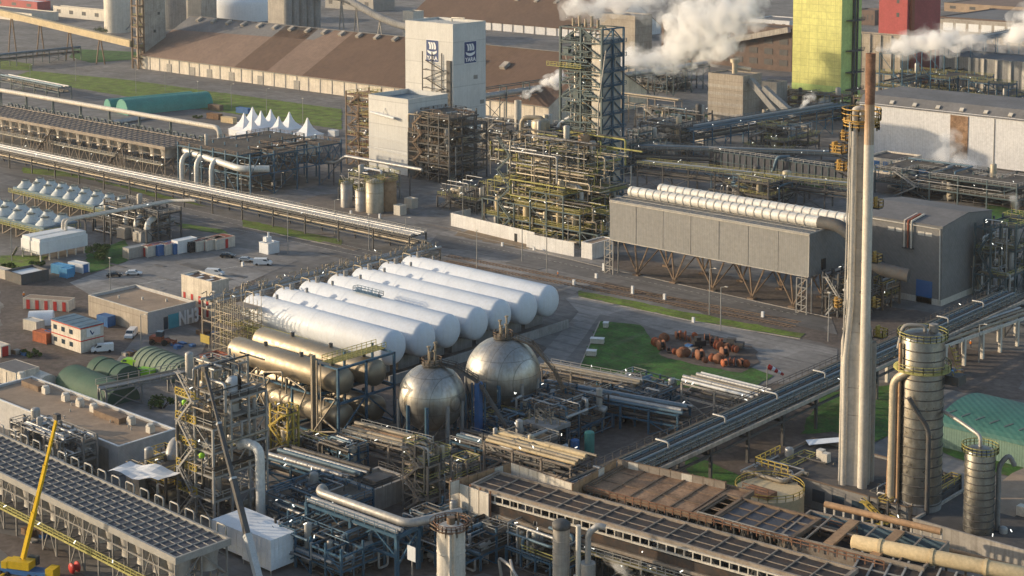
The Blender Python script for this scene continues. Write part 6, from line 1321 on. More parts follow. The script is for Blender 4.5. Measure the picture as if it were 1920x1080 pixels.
x, y = P(1443, 921, 4.6); tank('storage_tank', 'cream flat topped tank with a yellow rail behind the rusty coolers', 'tank', x, y, 6.1, 4.8, 'tank_cream', 'flat', 'yellow')
m = MB(); m.box(-2.6, 2.6, -4.6, -1.6, 4.9, 5.7); m.rail([(-2.6, -4.6, 5.7), (2.6, -4.6, 5.7)], 1.1, .12); part('hatch', m, MT['rust'], bpy.data.objects['storage_tank.002'] if 'storage_tank.002' in bpy.data.objects else bpy.data.objects['storage_tank'])
x0, x1, y0, y1, h = foot(1880, 1015, 1855, 1960, 960); T = thing('shed', 'grey gabled shed at the lower right edge behind the slim column', 'shed', (x0-4, y0, 0)); gable_hall(T, 7, 36, 3.4, 5, 'steel_grey', 'roof_tan'); 
for k in range(9): wall_panel(T, 'window', 'x', 1+k*3.8, 3.4+k*3.8, 1, 2.8, 'glass', L=7)
# racks near the lawn and dark unit in the middle
for i, (pa, pb, w, hh, st, pp, lab) in enumerate((((1278, 775), (1402, 808), 8, 6.5, 'concrete', ('pipe_white', 'pipe_silver', 'pipe_tan', 'pipe_silver', 'pipe_white'), 'rack of white pipes on concrete frames before the lawn'), ((1015, 738), (1185, 772), 4, 5.5, 'steel_tan', ('pipe_tan', 'pipe_tan', 'pipe_silver'), 'golden lit pipe rack from the far sphere to the lawn'), ((1010, 775), (1270, 825), 6, 5, 'steel_blue', ('pipe_blue', 'pipe_silver', 'pipe_dark', 'pipe_blue', 'pipe_silver'), 'blue pipe rack between far sphere and white pipe rack'),
    ((845, 856), (1040, 913), 6, 3, 'steel_blue', ('pipe_dark', 'pipe_blue', 'pipe_silver', 'pipe_dark'), 'dark blue pipe rack in front of the spheres'), ((500, 905), (640, 948), 8, 4, 'steel_blue', ('pipe_blue', 'pipe_silver', 'pipe_dark', 'pipe_blue', 'pipe_silver', 'pipe_dark'), 'low wide blue pipe rack right of the white wrapped box'), ((640, 866), (775, 902), 6, 5.5, 'steel_tan', ('pipe_tan', 'pipe_tan', 'pipe_rust', 'pipe_tan'), 'golden lit bundle of pipes in front of the golden vessels'), ((908, 884), (1070, 930), 7, 5.5, 'steel_tan', ('tank_cream', 'pipe_tan', 'tank_cream', 'tank_cream', 'pipe_tan'), 'yellow lit pipe bundle stepping down behind the rusty coolers'))):
    n = len(pp); rack('pipe_rack', lab, P(*pa), P(*pb), w, [hh*.55, hh], [(1, (k+.5)/n, .34+.12*(k % 2), pp[k]) for k in range(n)] + [(0, (k+.5)/3, .35, 'pipe_dark') for k in range(3)], 90+i, 7, st, 'rail_grey' if i % 2 else None, lamps=3)
# ================================================================ foreground
# left louvred cooler bank
zt = 10.
o, an, L = seg((-190, 792), (328, 1045), zt); W_ = math.dist(P(328, 1045, zt), P(435, 1016, zt))
T = cooler('air_cooler_bank', 'near louvred cooler bank with pale beam grid and yellow walkway at the lower left', (*o, 0), an, L, W_, zt, 42, 6, 6, 'louvre', 'rail_grey', 'steel_grey', True, 'vessel_grey', 'rail_olive', True, None, .9, bw=.13, brace=.55)
for k in range(6): part('lamp', lamp_bar(20+k*11, -1.8, 5.5, .8, .5*k), MT['lamp_lit'], T)
# tan roofed building
z = 5.6; p = P(222, 838, z); W_ = math.dist(p, P(340, 810, z)); Lb = p[0]-P(83, 700, z)[0]
T = flatblock('plant_building', 'grey clad building with a flat tan roof and vent boxes behind the cooler bank', 'building', p[0]-Lb, p[0], p[1], p[1]+W_, z, 'clad_blgrey', 'roof_tan', .45, coping='white')
Lx = Lb
def roofpt(px, py): a = P(px, py, z-.45); return a[0]-(p[0]-Lb), a[1]-p[1]
for i, (px, py) in enumerate(((86, 738), (123, 752), (150, 762), (176, 772), (246, 796), (282, 811), (40, 712))):
    x, y = roofpt(px, py); m = MB(); m.box(x-.7, x+.7, y-.6, y+.6, z-.4, z+.9); m.lathe((x, y, z+.9), [(.7, 0), (.7, .35), (.5, .36), (.01, .3)], 12); part('roof_vent', m, MT['offwhite'], T)
for (a, b) in (((180, 777), (228, 795)), ((45, 722), (72, 735))): x, y = roofpt(*a); x2, y2 = roofpt(*b); m = MB(); m.box(x, x2, y-.6, y+1.4, z-.44, z+.7); part('roof_duct', m, MT['steel_brown'], T)
for k in range(9): r = random.Random(k); x, y = Lx*(.35+.6*r.random()), W_*(.15+.6*r.random()); m = MB(); m.tube((x, y, z-.45), (x, y, z+.1), .16, 6); part('roof_pipe', m, MT['offwhite'], T)
wall_panel(T, 'door', 'y', Lx-7.5, Lx-3.2, 0, z*.8, 'vessel_grey')
BX, BY = p
# piping in front of the building
x, y = P(5, 862); T = thing('process_block', 'silver pipe skid with white valves between building and cooler bank', 'process unit', (x, y+2, 0)); plant(T, 20, 6, [3.5, 6.5], 5, 2, 101, 'steel_grey', 'rail_grey', 'grating', .6, [[2, 2, 1, 2, 1], [2, 2, 2, 2, 2]], 12, 80, ('pipe_silver', 'pipe_white', 'pipe_silver'), lamps=2, stair=False)
x0, y0 = P(262, 925); T = thing('process_block', 'grey housing blocks with yellow rails under the white tarpaulin', 'process unit', (x0-3, y0, 0)); plant(T, 11, 8, [3, 5.5], 2, 2, 102, 'steel_dark', 'yellow', 'grating', .9, [[1, 2], [2, 2]], 6, 24, lamps=1, stair=False)
for k in range(2): m = MB(); m.box(1+k*5.2, 5+k*5.2, -1.5+k*3, 3, .2, 4.3); part('housing', m, MT['vessel_grey'], T)
x, y = P(270, 885, 7.2); m = MB(); n = 8
for i in range(n):
    for j in range(4):
        f = lambda a, b: (-6+a*12/n, -3+b*6/4, .5*math.sin(a*1.1)*math.cos(b*.9)+.04*a); m.poly([f(i, j), f(i+1, j), f(i+1, j+1), f(i, j+1)], True)
T = thing('tarpaulin_roof', 'rumpled white tarpaulin sheet on a low frame behind the cooler bank', 'tarpaulin', (x, y, 0), R(12)); m.v = [(a, b, c+7.2) for a, b, c in m.v]; part('sheet', m, MT['fabric_white'], T); q = MB()
for a in (-5.5, 5.5):
    for b in (-2.5, 2.5): q.bar((a, b, 0), (a, b, 7), .15)
part('pole', q, MT['rail_grey'], T)
T = thing('duct', 'fat grey bent duct at the corner of the tan roofed building', 'duct', (*P(330, 905), 0)); m = MB(); m.path([(-2, 3, 6.5), (0, 0, 7.5), (1.5, -2, 6), (1.5, -2, .5)], 1.3, 14, 2.5); part('duct', m, MT['vessel_grey'], T)
# process structure with the white vessel
x0, x1, y0, y1, h = foot(402, 985, 335, 490, 715); L, W_ = x1-x0, y1-y0
T = thing('process_tower', 'tall pale steel process tower with yellow stairs and white capped vessel', 'process unit', (x0, y0, 0))
lv = [h*k/6 for k in range(1, 7)]
plant(T, L, max(W_, 12), lv, 2, 3, 103, 'rail_grey', 'rail_grey', 'grating', .7, [[5, 4], [6, 5], [6, 5]], 16, 70, ('pipe_silver', 'pipe_dark', 'pipe_tan'), .38, lamps=3, big=.45)
for k in range(5):
    m = MB(); zz = lv[k]; m.rail([(0, -.2, zz), (L*.55, -.2, zz)], 1.2, .2, .9); m.box(0, L*.55, -.3, .8, zz-.1, zz+.06); part('handrail', m, MT['yellow'], T)
vx, vz = Py(437, 768, y0+7); m = MB(); vh = Py(437, 716, y0+7)[1]-vz; m.lathe((vx-x0, 7, vz), [(.01, 0), (1.35, 0), (1.35, vh), (.8, vh+.9), (.01, vh+1)], 16); part('vessel', m, MT['white'], T)
m = MB(); m.path([(vx-x0+1.2, 5.2, vz), (vx-x0+1.2, 5.2, vz+vh*.8), (vx-x0+2, 6.5, vz+vh*.8)], .3, 8, .6); part('vessel_pipe', m, MT['pipe_white'], T)
m = MB(); m.box(vx-x0-2.6, vx-x0+2.6, 4.4, 10, vz-.4, vz-.05); m.bar((vx-x0-2.5, 4.5, 0), (vx-x0-2.5, 4.5, vz), .4); m.bar((vx-x0+2.5, 4.5, 0), (vx-x0+2.5, 4.5, vz), .4); m.bar((vx-x0+2.5, 9.8, 0), (vx-x0+2.5, 9.8, vz), .4); part('vessel_deck', m, MT['steel_grey'], T)
dx_, dz_ = Py(487, 840, y0+6); m = MB(); m.path([(dx_-x0-5.5, 6, dz_-.8), (dx_-x0-4, 6, dz_), (dx_-x0, 6, dz_), (dx_-x0, 6, .5)], .85, 12, 2); part('duct', m, MT['duct_white'], T)
sx_, sz_ = Py(383, 672, y0+8); m = MB(); m.tube((sx_-x0, 8, sz_-5), (sx_-x0, 8, sz_), .55, 10); m.lathe((sx_-x0, 8, sz_), [(.55, 0), (.2, .6), (.01, .6)], 10); m.tube((sx_-x0, 8, 0), (sx_-x0, 8, sz_-5), .3, 8); part('vent_stack', m, MT['white'], T)
m = MB(); m.dome((1.5, 5, h*.8), .9, 0, 6, 12); part('vessel', m, MT['tank_cream'], T)
for (a, zz) in ((.3, .78), (.75, .45)): m = MB(); m.lathe((L*a, -.5, h*zz), [(.01, 0), (.5, .1), (.55, .8), (.01, 1)], 8); part('valve_cover', m, MT['lime'], T)
# white wrapped boxes
def wrapbox(lab, cx_, cyy, lx, rx, ty, zb=0):
    x0, x1, y0, y1, h = foot(cx_, cyy, lx, rx, ty); T = thing('wrapped_scaffold', lab, 'wrapped scaffold', (x0, y0, 0)); L, Wd = x1-x0, y1-y0; m = MB(); n = 6; r = random.Random(7)
    m.box(0, L, 0, Wd, .8, h); part('sheeting', m, MT['wrap'], T)
    q = MB()
    for a in range(7): q.bar((L*a/6, -.06, .8), (L*a/6, -.06, h), .05); q.bar((L+.06, Wd*a/6, .8), (L+.06, Wd*a/6, h), .05)
    part('batten', q, MT['fabric_white'], T)
    f = MB()
    for a in (.1, L-.1):
        for b in (.1, Wd-.1): f.bar((a, b, 0), (a, b, .8), .15)
    part('pole', f, MT['rail_grey'], T); return T
wrapbox('nearer white sheet wrapped scaffold box beside the cooler bank', 508, 1080, 455, 553, 1014)
wrapbox('taller white sheet wrapped scaffold box behind the nearer one', 468, 1058, 398, 530, 1003)
# concrete basin, brown open box
x0, x1, y0, y1, h = foot(700, 962, 642, 768, 920); T = thing('concrete_basin', 'open concrete basin with metal lid frame in the middle of the pipes', 'basin', (x0, y0, 0)); L, Wd = x1-x0, y1-y0
m = MB(); t = .6; m.box(0, L, 0, t, 0, h); m.box(0, L, Wd-t, Wd, 0, h); m.box(0, t, t, Wd-t, 0, h); m.box(L-t, L, t, Wd-t, 0, h); part('wall', m, MT['concrete'], T); m = MB(); m.poly([(t, t, h-1.5), (L-t, t, h-1.5), (L-t, Wd-t, h-1.5), (t, Wd-t, h-1.5)]); part('water', m, MT['glass'], T); m = MB(); m.box(L*.3, L*.75, Wd*.3, Wd*.75, h-1.4, h+.3); m.rail([(0, 0, h), (L, 0, h), (L, Wd, h), (0, Wd, h)], 1, .1, 2); part('cover', m, MT['steel_dark'], T)
x0, x1, y0, y1, h = foot(558, 898, 497, 602, 868); T = thing('timber_box', 'brown open topped box enclosure behind the process tower', 'enclosure', (x0, y0, 0)); L, Wd = x1-x0, y1-y0
m = MB(); m.box(0, L, 0, .4, 0, h); m.box(0, L, Wd-.4, Wd, 0, h); m.box(0, .4, .4, Wd-.4, 0, h); m.box(L-.4, L, .4, Wd-.4, 0, h); part('wall', m, MT['steel_tan'], T); m = MB()
for k in range(5): m.bar((L*k/4.2+.5, .4, h-.2), (L*k/4.2+.5, Wd-.4, h-.2), .3)
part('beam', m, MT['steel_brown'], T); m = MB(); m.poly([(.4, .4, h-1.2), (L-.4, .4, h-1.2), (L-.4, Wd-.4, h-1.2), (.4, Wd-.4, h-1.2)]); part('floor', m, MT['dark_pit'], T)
# misc process units in the centre
units = [((540, 862, 508, 560, 770), [3, 6, 9], 2, 2, 'yellow', 'yellow', 'yellow painted stair frame in front of the golden vessels', 8, 30, None),
 ((640, 872, 560, 660, 830), [2.2], 4, 2, 'steel_tan', 'rail_olive', 'tan pipe decks under the lower golden vessels', 10, 60, None),
 ((802, 968, 757, 845, 838), [3, 6, 9, 11.5], 2, 2, 'steel_tan', 'rail_olive', 'golden lit process tower beside the concrete basin', 10, 60, [[4, 3], [3, 3]]),
 ((1010, 905, 905, 1075, 855), [2.6, 5], 4, 2, 'steel_dark', 'rail_grey', 'dark process decks behind the yellow pipe bundle', 10, 60, None),
 ((1062, 838, 960, 1150, 790), [3, 6], 3, 4, 'steel_blue', 'steel_brown', 'dark blue process block right of the far sphere', 22, 110, None),
 ((985, 848, 880, 1050, 800), [2.0, 3.6], 4, 3, 'steel_blue', 'rail_olive', 'blue pipe decks below the two spheres', 14, 80, None),
 ((1190, 800, 1085, 1290, 740), [2.4, 4], 4, 3, 'steel_blue', 'rail_grey', 'blue grey process decks between the far sphere and the lawn', 16, 80, None),
 ((655, 893, 600, 690, 862), [2.5, 4], 3, 2, 'steel_blue', 'rail_grey', 'dark blue pipe decks left of the concrete basin', 10, 60, None),
 ((850, 930, 770, 900, 895), [2.5, 4.5], 3, 2, 'steel_tan', 'rail_olive', 'tan pipe decks left of the rusty cooler end panels', 8, 60, None),
 ((870, 1085, 740, 960, 1020), [2.6, 5], 5, 3, 'steel_blue', 'rail_grey', 'dark decks round the white vessel at the bottom edge', 14, 90, None),
 ((1060, 1100, 950, 1180, 1020), [3, 6], 4, 3, 'steel_blue', 'rail_olive', 'dark pump decks below the near rusty cooler', 16, 90, None),
 ((1250, 1130, 1130, 1400, 1060), [3, 5], 5, 3, 'steel_dark', 'rail_grey', 'dark pipe decks at the bottom edge right of the vent stacks', 14, 80, None),
 ((640, 1100, 500, 760, 1035), [2.5, 5], 5, 3, 'steel_blue', 'rail_blue', 'dark blue pipe decks at the bottom edge right of the wrapped box', 12, 90, None),
 ((1480, 960, 1395, 1570, 925), [2, 4], 4, 2, 'steel_brown', 'rail_olive', 'rusty pipe decks between the cream tank and the chimney', 8, 50, None),
 ((1700, 1010, 1610, 1800, 960), [2, 4.5], 5, 2, 'steel_dark', 'yellow', 'dark pipe decks around the foot of the chimney and tall column', 12, 60, None),
 ((1880, 1060, 1840, 1960, 1000), [2.5], 3, 2, 'steel_dark', 'rail_grey', 'dark pipe skid at the lower right corner', 8, 40, None),
 ((600, 1010, 500, 700, 975), [2.2, 4], 4, 2, 'steel_blue', 'rail_blue', 'blue pipe decks between wrapped box and white pipe bridge', 8, 60, None),
 ((440, 870, 340, 500, 820), [2.5, 5], 3, 2, 'steel_grey', 'rail_olive', 'grey pipe decks behind the process tower', 8, 60, None)]
for i, (a, lv, nx, ny, st, rl, lab, nv, npipe, prof) in enumerate(units):
    x0, x1, y0, y1, h = foot(*a); T = thing('process_block', lab, 'process unit', (x0, y0, 0)); plant(T, x1-x0, min(y1-y0, 24), lv, nx, ny, 120+i, st, rl, 'grating', .65, prof, nv, npipe, ('pipe_silver', 'pipe_tan', 'pipe_dark') if 'blue' not in st else ('pipe_silver', 'pipe_blue', 'pipe_dark'), .34, lamps=(2 if x1-x0 < 16 or i in (14, 15) else 4), big=.42, stair=i % 3 != 1)
# concrete table platform right of the near sphere
x0, x1, y0, y1, h = foot(1035, 855, 980, 1070, 805); T = thing('pipe_table', 'flat concrete table platform on two square piers below the spheres', 'platform', (x0, y0, 0)); L, Wd = x1-x0, y1-y0; m = MB(); m.box(0, L, 0, Wd, h-.8, h); part('slab', m, MT['concrete_grey'], T); m = MB()
for a in (.2, .75): m.box(L*a-.8, L*a+.8, Wd*.4-1, Wd*.4+1, 0, h-.8)
part('pier', m, MT['concrete_grey'], T); m = MB(); r = random.Random(8)
for k in range(24): a, b = r.uniform(0, L), r.uniform(0, Wd); m.path([(a, b, h), (a, b, h+r.uniform(.6, 2.2)), (a+r.uniform(-2, 2), b, h+1)], .14, 5)
part('pipework', m, MT['pipe_tan'], T)
x, y = P(1105, 850); tank('vessel', 'upright teal green vessel under the diagonal rack', 'vessel', x, y, 1.0, 4.2, 'tank_green', 'dome', None); x, y = P(1078, 852); tank('vessel', 'dark blue drum beside the teal green vessel', 'vessel', x, y, .9, 2.8, 'blue_paint', 'dome', None)
# white pipe bridge with blue portal frame
zf = 8.; pa, pb = P(600, 925, zf), P(768, 985, zf); an = math.atan2(pb[1]-pa[1], pb[0]-pa[0]); L = math.dist(pa, pb)
T = thing('pipe_bridge', 'blue portal frame carrying a fat white pipe near the bottom edge', 'pipe rack', (*pa, 0), an); f = MB()
for X in (0, L/2, L):
    for Yq in (-3, 2): f.bar((X, Yq, 0), (X, Yq, zf-.6), .6)
    f.bar((X, -3.4, zf-1), (X, 2.4, zf-1), .6); f.bar((X, -3, 2), (X, 2, zf-1.4), .3)
for Yq in (-3, 2):
    f.bar((0, Yq, zf-1), (L, Yq, zf-1), .5); f.bar((0, Yq, zf*.45), (L, Yq, zf*.45), .4)
    for k in range(2): f.bar((L*k/2, Yq, zf*.45), (L*(k+.5)/2, Yq, zf-1), .25); f.bar((L*(k+1)/2, Yq, zf*.45), (L*(k+.5)/2, Yq, zf-1), .25)
part('frame', f, MT['steel_blue'], T)
m = MB(); m.path([(-1.5, 3, zf-2), (-1.5, 2, zf+.3), (0, -.3, zf+.3), (L, -.3, zf+.3), (L+3, 9, zf+.3)], .72, 12, 1.8); part('pipe', m, MT['vessel_grey'], T)
for k, r_ in enumerate((.4, .3)): m = MB(); m.tube((0, -1.8-k, zf-.3), (L, -1.8-k, zf-.3), r_, 8); part('pipe', m, MT['pipe_silver'], T)
m = MB(); m.rail([(0, -3.3, zf-.7), (L, -3.3, zf-.7)], 1.1, .1); part('handrail', m, MT['rail_blue'], T)
x, y = P(772, 1040, 5); T = thing('sign_board', 'white notice board on the blue decks near the bottom edge', 'sign', (x, y, 0)); m = MB(); m.box(-.9, .9, -.1, 0, 4, 6.4); part('panel', m, MT['white'], T); m = MB(); m.bar((0, .1, 0), (0, .1, 6), .2); part('post', m, MT['steel_grey'], T)
# white vessel and vent stacks at the bottom edge
x, y = P(846, 1118); tv = tank('process_vessel', 'white upright vessel with a rust railed top at the bottom edge', 'vessel', x, y, 2.25, zat(x, y, 990), 'offwhite', 'dome', 'rust', None, 2)
hv = zat(x, y, 990); m = MB(); m.rail([(3.4*math.cos(a*math.pi/6), 3.4*math.sin(a*math.pi/6), hv-.3) for a in range(13)], 1.5, .12, 1); m.tube((0, 0, hv), (0, 0, hv+1.8), .7, 10); m.tube((1, .6, hv), (1, .6, hv+2.6), .2, 6); part('top_deck', m, MT['steel_brown'], tv)
m = MB(); m.bar((1.8, -2.2, 0), (1.8, -2.2, hv), .4); m.bar((2.3, -1.6, 0), (2.3, -1.6, hv+.5), .25); part('riser', m, MT['offwhite'], tv)
x, y = P(1052, 1120); T = tank('vent_stack', 'stubby pale vent stack with a black cap at the bottom edge', 'stack', x, y, 1.35, zat(x, y, 990), 'concrete', None, None, None, 5); hv = zat(x, y, 990); m = MB(); m.lathe((0, 0, hv), [(1.35, 0), (1.5, .1), (1.5, .8), (.9, 1.3), (.01, 1.3)], 14); part('cap', m, MT['steel_dark'], T)
x, y = P(1084, 1130); T = thing('vent_stack', 'slim white vent pipe next to the stubby pale stack', 'stack', (x, y, 0)); m = MB(); hv = zat(x, y, 985); m.tube((0, 0, 0), (0, 0, hv*.35), .8, 12); m.tube((0, 0, hv*.35), (0, 0, hv), .42, 10); part('pipe', m, MT['offwhite'], T)
x, y = P(1102, 1130); T = thing('vent_stack', 'hooked grey duct right of the slim white vent pipe', 'stack', (x, y, 0)); hv = zat(x, y, 985); m = MB(); m.path([(0, 0, hv*.5), (0, 0, hv*.9), (1.2, 1, hv), (2.2, 1.6, hv*.98)], .5, 10, 1.2); m.tube((0, 0, 0), (0, 0, hv*.52), 1.2, 12); part('duct', m, MT['vessel_grey'], T)
T = thing('process_pipe', 'cluster of bent pale pipes left of the vent stacks', 'pipes', (*P(940, 1085), 0))
for k in range(2): m = MB(); m.path([(k*2.5, 0, .5), (k*2.5-.6, 0, 3.4+k*.5), (k*1.2+4, -2-k, 3.8), (k*4+6, -2-k*2, 1)], .26, 8, 1); part('pipe', m, MT['vessel_grey'], T)
# rusty coolers at the lower right
zt = 10.
o, an, L = seg((890, 910), (1560, 1098), zt); w1 = math.dist(P(890, 910, zt), P(944, 889, zt))
T = cooler('air_cooler_bank', 'nearest rust framed cooler bank with dark screens and white pocketed rail side', (*o, 0), an, L, w1, zt, 16, 3, 8, 'louvre_rust', 'steel_tan', 'steel_dark', True, 'steel_dark', 'rail_grey', False, None, .5, bw=.2)
m = MB(); m.box(-.3, L, -.75, -.45, zt-1.9, zt-1.6); m.box(-.3, L, -.75, -.45, zt-.6, zt-.35); 
for k in range(int(L/1.6)): m.bar((k*1.6, -.6, zt-1.7), (k*1.6, -.6, zt-.5), .18)
part('side_rail', m, MT['offwhite'], T); m = MB(); m.box(0, L, -.5, -.35, zt-3.6, zt-2.2); part('side_panel', m, MT['louvre_rust'], T); m = MB(); m.box(-.2, L, -.8, -.3, zt-4.2, zt-3.7); part('side_beam', m, MT['steel_tan'], T)
for k in range(8): part('lamp', lamp_bar(3+k*5.5, -1.2, 4+(k*7 % 5)*.5, .8, k), MT['lamp_lit'], T)
# pale end panels and rusty wind walls
o2, an2, L2 = seg((843, 900), (917, 925), zt); T = thing('wind_wall', 'row of pale weathered end panels at the left end of the rusty coolers', 'wind wall', (*o2, 0), an2)
for k in range(4):
    m = MB(); a = L2*k/4; m.box(a+.05, a+L2/4-.15, 0, .2, zt-8.2, zt-.1); part('panel', m, MT['offwhite'], T)
m = MB()
for k in range(5): m.bar((L2*k/4, .3, 0), (L2*k/4, .3, zt+.3), .25)
part('post', m, MT['rust'], T)
for i, (a, b, zz, hh, mt, lab) in enumerate((((845, 905), (960, 868), 10.6, 2.2, 'pipe_rust', 'rust streaked wind wall over the left end of the coolers'), ((958, 868), (1075, 908), 11.2, 2.6, 'offwhite', 'white and rust wind wall behind the nearest cooler'), ((1075, 910), (1156, 862), 11.2, 2.6, 'pipe_rust', 'rust pink wind wall stepping back towards the diagonal rack'), ((1158, 862), (1360, 905), 11, 2.0, 'steel_tan', 'tan wind wall behind the rusty plated cooler roof'))):
    o3, a3, L3 = seg(a, b, zz); T = thing('wind_wall', lab, 'wind wall', (*o3, 0), a3); n = max(3, int(L3/1.9))
    for k in range(n): m = MB(); m.box(L3*k/n+.03, L3*(k+1)/n-.06, 0, .12, zz-hh, zz); part('panel', m, MT[mt if (k*7+i) % 5 else 'offwhite'], T)
    m = MB()
    for k in range(n+1): m.bar((L3*k/n, .2, 0), (L3*k/n, .2, zz+.2), .18)
    m.bar((0, .2, zz), (L3, .2, zz), .18); part('post', m, MT['steel_brown'], T)
o, an, L = seg((1102, 914), (1330, 972), zt); w1 = math.dist(P(1102, 914, zt), P(1197, 872, zt))
T = cooler('air_cooler_bank', 'cooler bank with rusty plated roof behind the nearest bank', (*o, 0), an, L, w1, zt, 6, 3, 9, 'rust_roof', 'steel_brown', 'steel_dark', False, 'steel_dark', 'rust', False, None, .6, bw=.28)
m = MB(); m.rail([(0, -.4, zt-.8), (L+30, -.4, zt-.8)], 1.2, .14, 1.5); part('handrail', m, MT['rust'], T)
o, an, L = seg((1310, 962), (1480, 1008), zt); w1 = math.dist(P(1310, 962, zt), P(1348, 926, zt))
T = cooler('air_cooler_bank', 'cooler bank with dark open screens in the middle of the rusty row', (*o, 0), an, L, w1, zt, 5, 3, 10, 'louvre', 'steel_brown', 'steel_dark', True, 'steel_dark', 'rust', False, None, .6, bw=.34)
m = MB(); m.rail([(0, -.4, zt-.8), (L, -.4, zt-.8)], 1.2, .14, 1.5); part('handrail', m, MT['rail_grey'], T)
o, an, L = seg((1468, 1000), (1730, 1062), zt); w1 = math.dist(P(1468, 1000, zt), P(1542, 963, zt))
T = thing('fan_box_row', 'row of deep dark open fan boxes with tan cross beams', 'air cooler', (*o, 0), an)
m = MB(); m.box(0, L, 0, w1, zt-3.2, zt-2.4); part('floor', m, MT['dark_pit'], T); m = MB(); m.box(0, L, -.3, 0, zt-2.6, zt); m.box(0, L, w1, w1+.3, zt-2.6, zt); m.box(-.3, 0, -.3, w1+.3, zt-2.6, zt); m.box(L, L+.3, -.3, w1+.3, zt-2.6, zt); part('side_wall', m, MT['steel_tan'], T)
m = MB()
for k in range(1, 3): m.box(L*k/3-.8, L*k/3+.8, 0, w1, zt-.35, zt+.08)
part('cross_beam', m, MT['pipe_rust'], T); m = MB()
for k in range(3): m.bar((L*(k+.5)/3, 0, zt-.1), (L*(k+.5)/3, w1, zt-.1), .25); 
m.bar((0, w1*.5, zt-.12), (L, w1*.5, zt-.12), .25); part('rib', m, MT['steel_tan'], T)
m = MB(); m.box(.1, L-.1, w1-.12, w1-.02, zt-2.3, zt-.3); part('blue_liner', m, MT['pipe_blue'], T); m = MB()
for k in range(9):
    for yy in (0, w1): m.bar((L*k/8, yy, 0), (L*k/8, yy, zt-2.6), .35)
part('leg', m, MT['steel_dark'], T)
T = rack('pipe_rack', 'slim rack of rust pipes between the fan boxes and the nearest cooler', P(1330, 1035), P(1590, 1105), 3, [5, 8], [(1, .3, .3, 'pipe_rust'), (1, .7, .25, 'pipe_tan'), (0, .5, .3, 'pipe_dark')], 131, 5, 'steel_brown', 'rust')
o, an, L = seg((1547, 945), (1765, 997), 9); T = thing('process_pipe', 'long rusty tan pipe on closely spaced posts before the chimney', 'pipe', (*o, 0), an); m = MB(); m.tube((0, 0, 9), (L, 0, 9), .55, 12); part('pipe', m, MT['pipe_rust'], T); m = MB()
for k in range(13): m.bar((L*k/12, 0, 0), (L*k/12, 0, 8.6), .3)
part('post', m, MT['offwhite'], T)
o, an, L = seg((1600, 1016), (1960, 1085), 10.5); T = thing('process_pipe', 'fat cream pipe with flanges at the lower right corner', 'pipe', (*o, 0), an); m = MB(); m.dome((0, 0, 10.5), 1.15, 0, L, 16, 'x', .3); part('pipe', m, MT['tank_cream'], T)
for k in range(5): m = MB(); m.tube((4+k*8, 0, 10.5), (4.5+k*8, 0, 10.5), 1.3, 16); part('flange', m, MT['tank_cream'], T); m = MB(); m.bar((5+k*8, 0, 0), (5+k*8, 0, 9.4), .5); part('post', m, MT['steel_brown'], T)
o, an, L = seg((1588, 1080), (1960, 1165), 8.5); w1 = 7
T = thing('air_cooler_bank', 'dark square panelled cooler deck under the fat cream pipe', 'air cooler', (*o, 0), an); m = MB(); m.poly([(0, 0, 7.6), (L, 0, 7.6), (L, w1, 9.6), (0, w1, 9.6)]); m.poly([(0, w1, 9.5), (L, w1, 9.5), (L, 0, 7.5), (0, 0, 7.5)]); part('screen', m, MT['louvre_rust'], T); m = MB()
for k in range(13): m.bar((L*k/12, 0, 7.75), (L*k/12, w1, 9.75), .3)
m.bar((0, w1*.5, 8.7), (L, w1*.5, 8.7), .2); part('beam_grid', m, MT['rail_grey'], T); m = MB()
for k in range(7):
    for yy in (0, w1): m.bar((L*k/6, yy, 0), (L*k/6, yy, 7.5), .35)
part('frame', m, MT['steel_dark'], T)
T = thing('process_pipe', 'rust gas pipe running along the lower right edge to the slim column', 'pipe', (*P(1760, 1060), 0)); pa, pb = P(1775, 1030, 6), P(1925, 1068, 6); oo = P(1760, 1060); m = MB(); m.tube((pa[0]-oo[0], pa[1]-oo[1], 6), (pb[0]-oo[0], pb[1]-oo[1], 6), .4, 8); part('pipe', m, MT['pipe_rust'], T); m = MB()
for k in range(5): u = k/4; X, Yq = pa[0]+(pb[0]-pa[0])*u-oo[0], pa[1]+(pb[1]-pa[1])*u-oo[1]; m.bar((X, Yq, 0), (X, Yq, 5.7), .3)
part('post', m, MT['steel_brown'], T)
# walkway rack running up past the golden vessels
rack('pipe_rack', 'grey pipe and walkway rack behind the tan roofed building', P(200, 770), P(455, 716), 4, [4.2], [(0, .2, .3, 'pipe_silver'), (0, .5, .25, 'pipe_silver'), (0, .8, .3, 'pipe_tan')], 133, 8, 'steel_grey', 'rail_grey', deck=True)
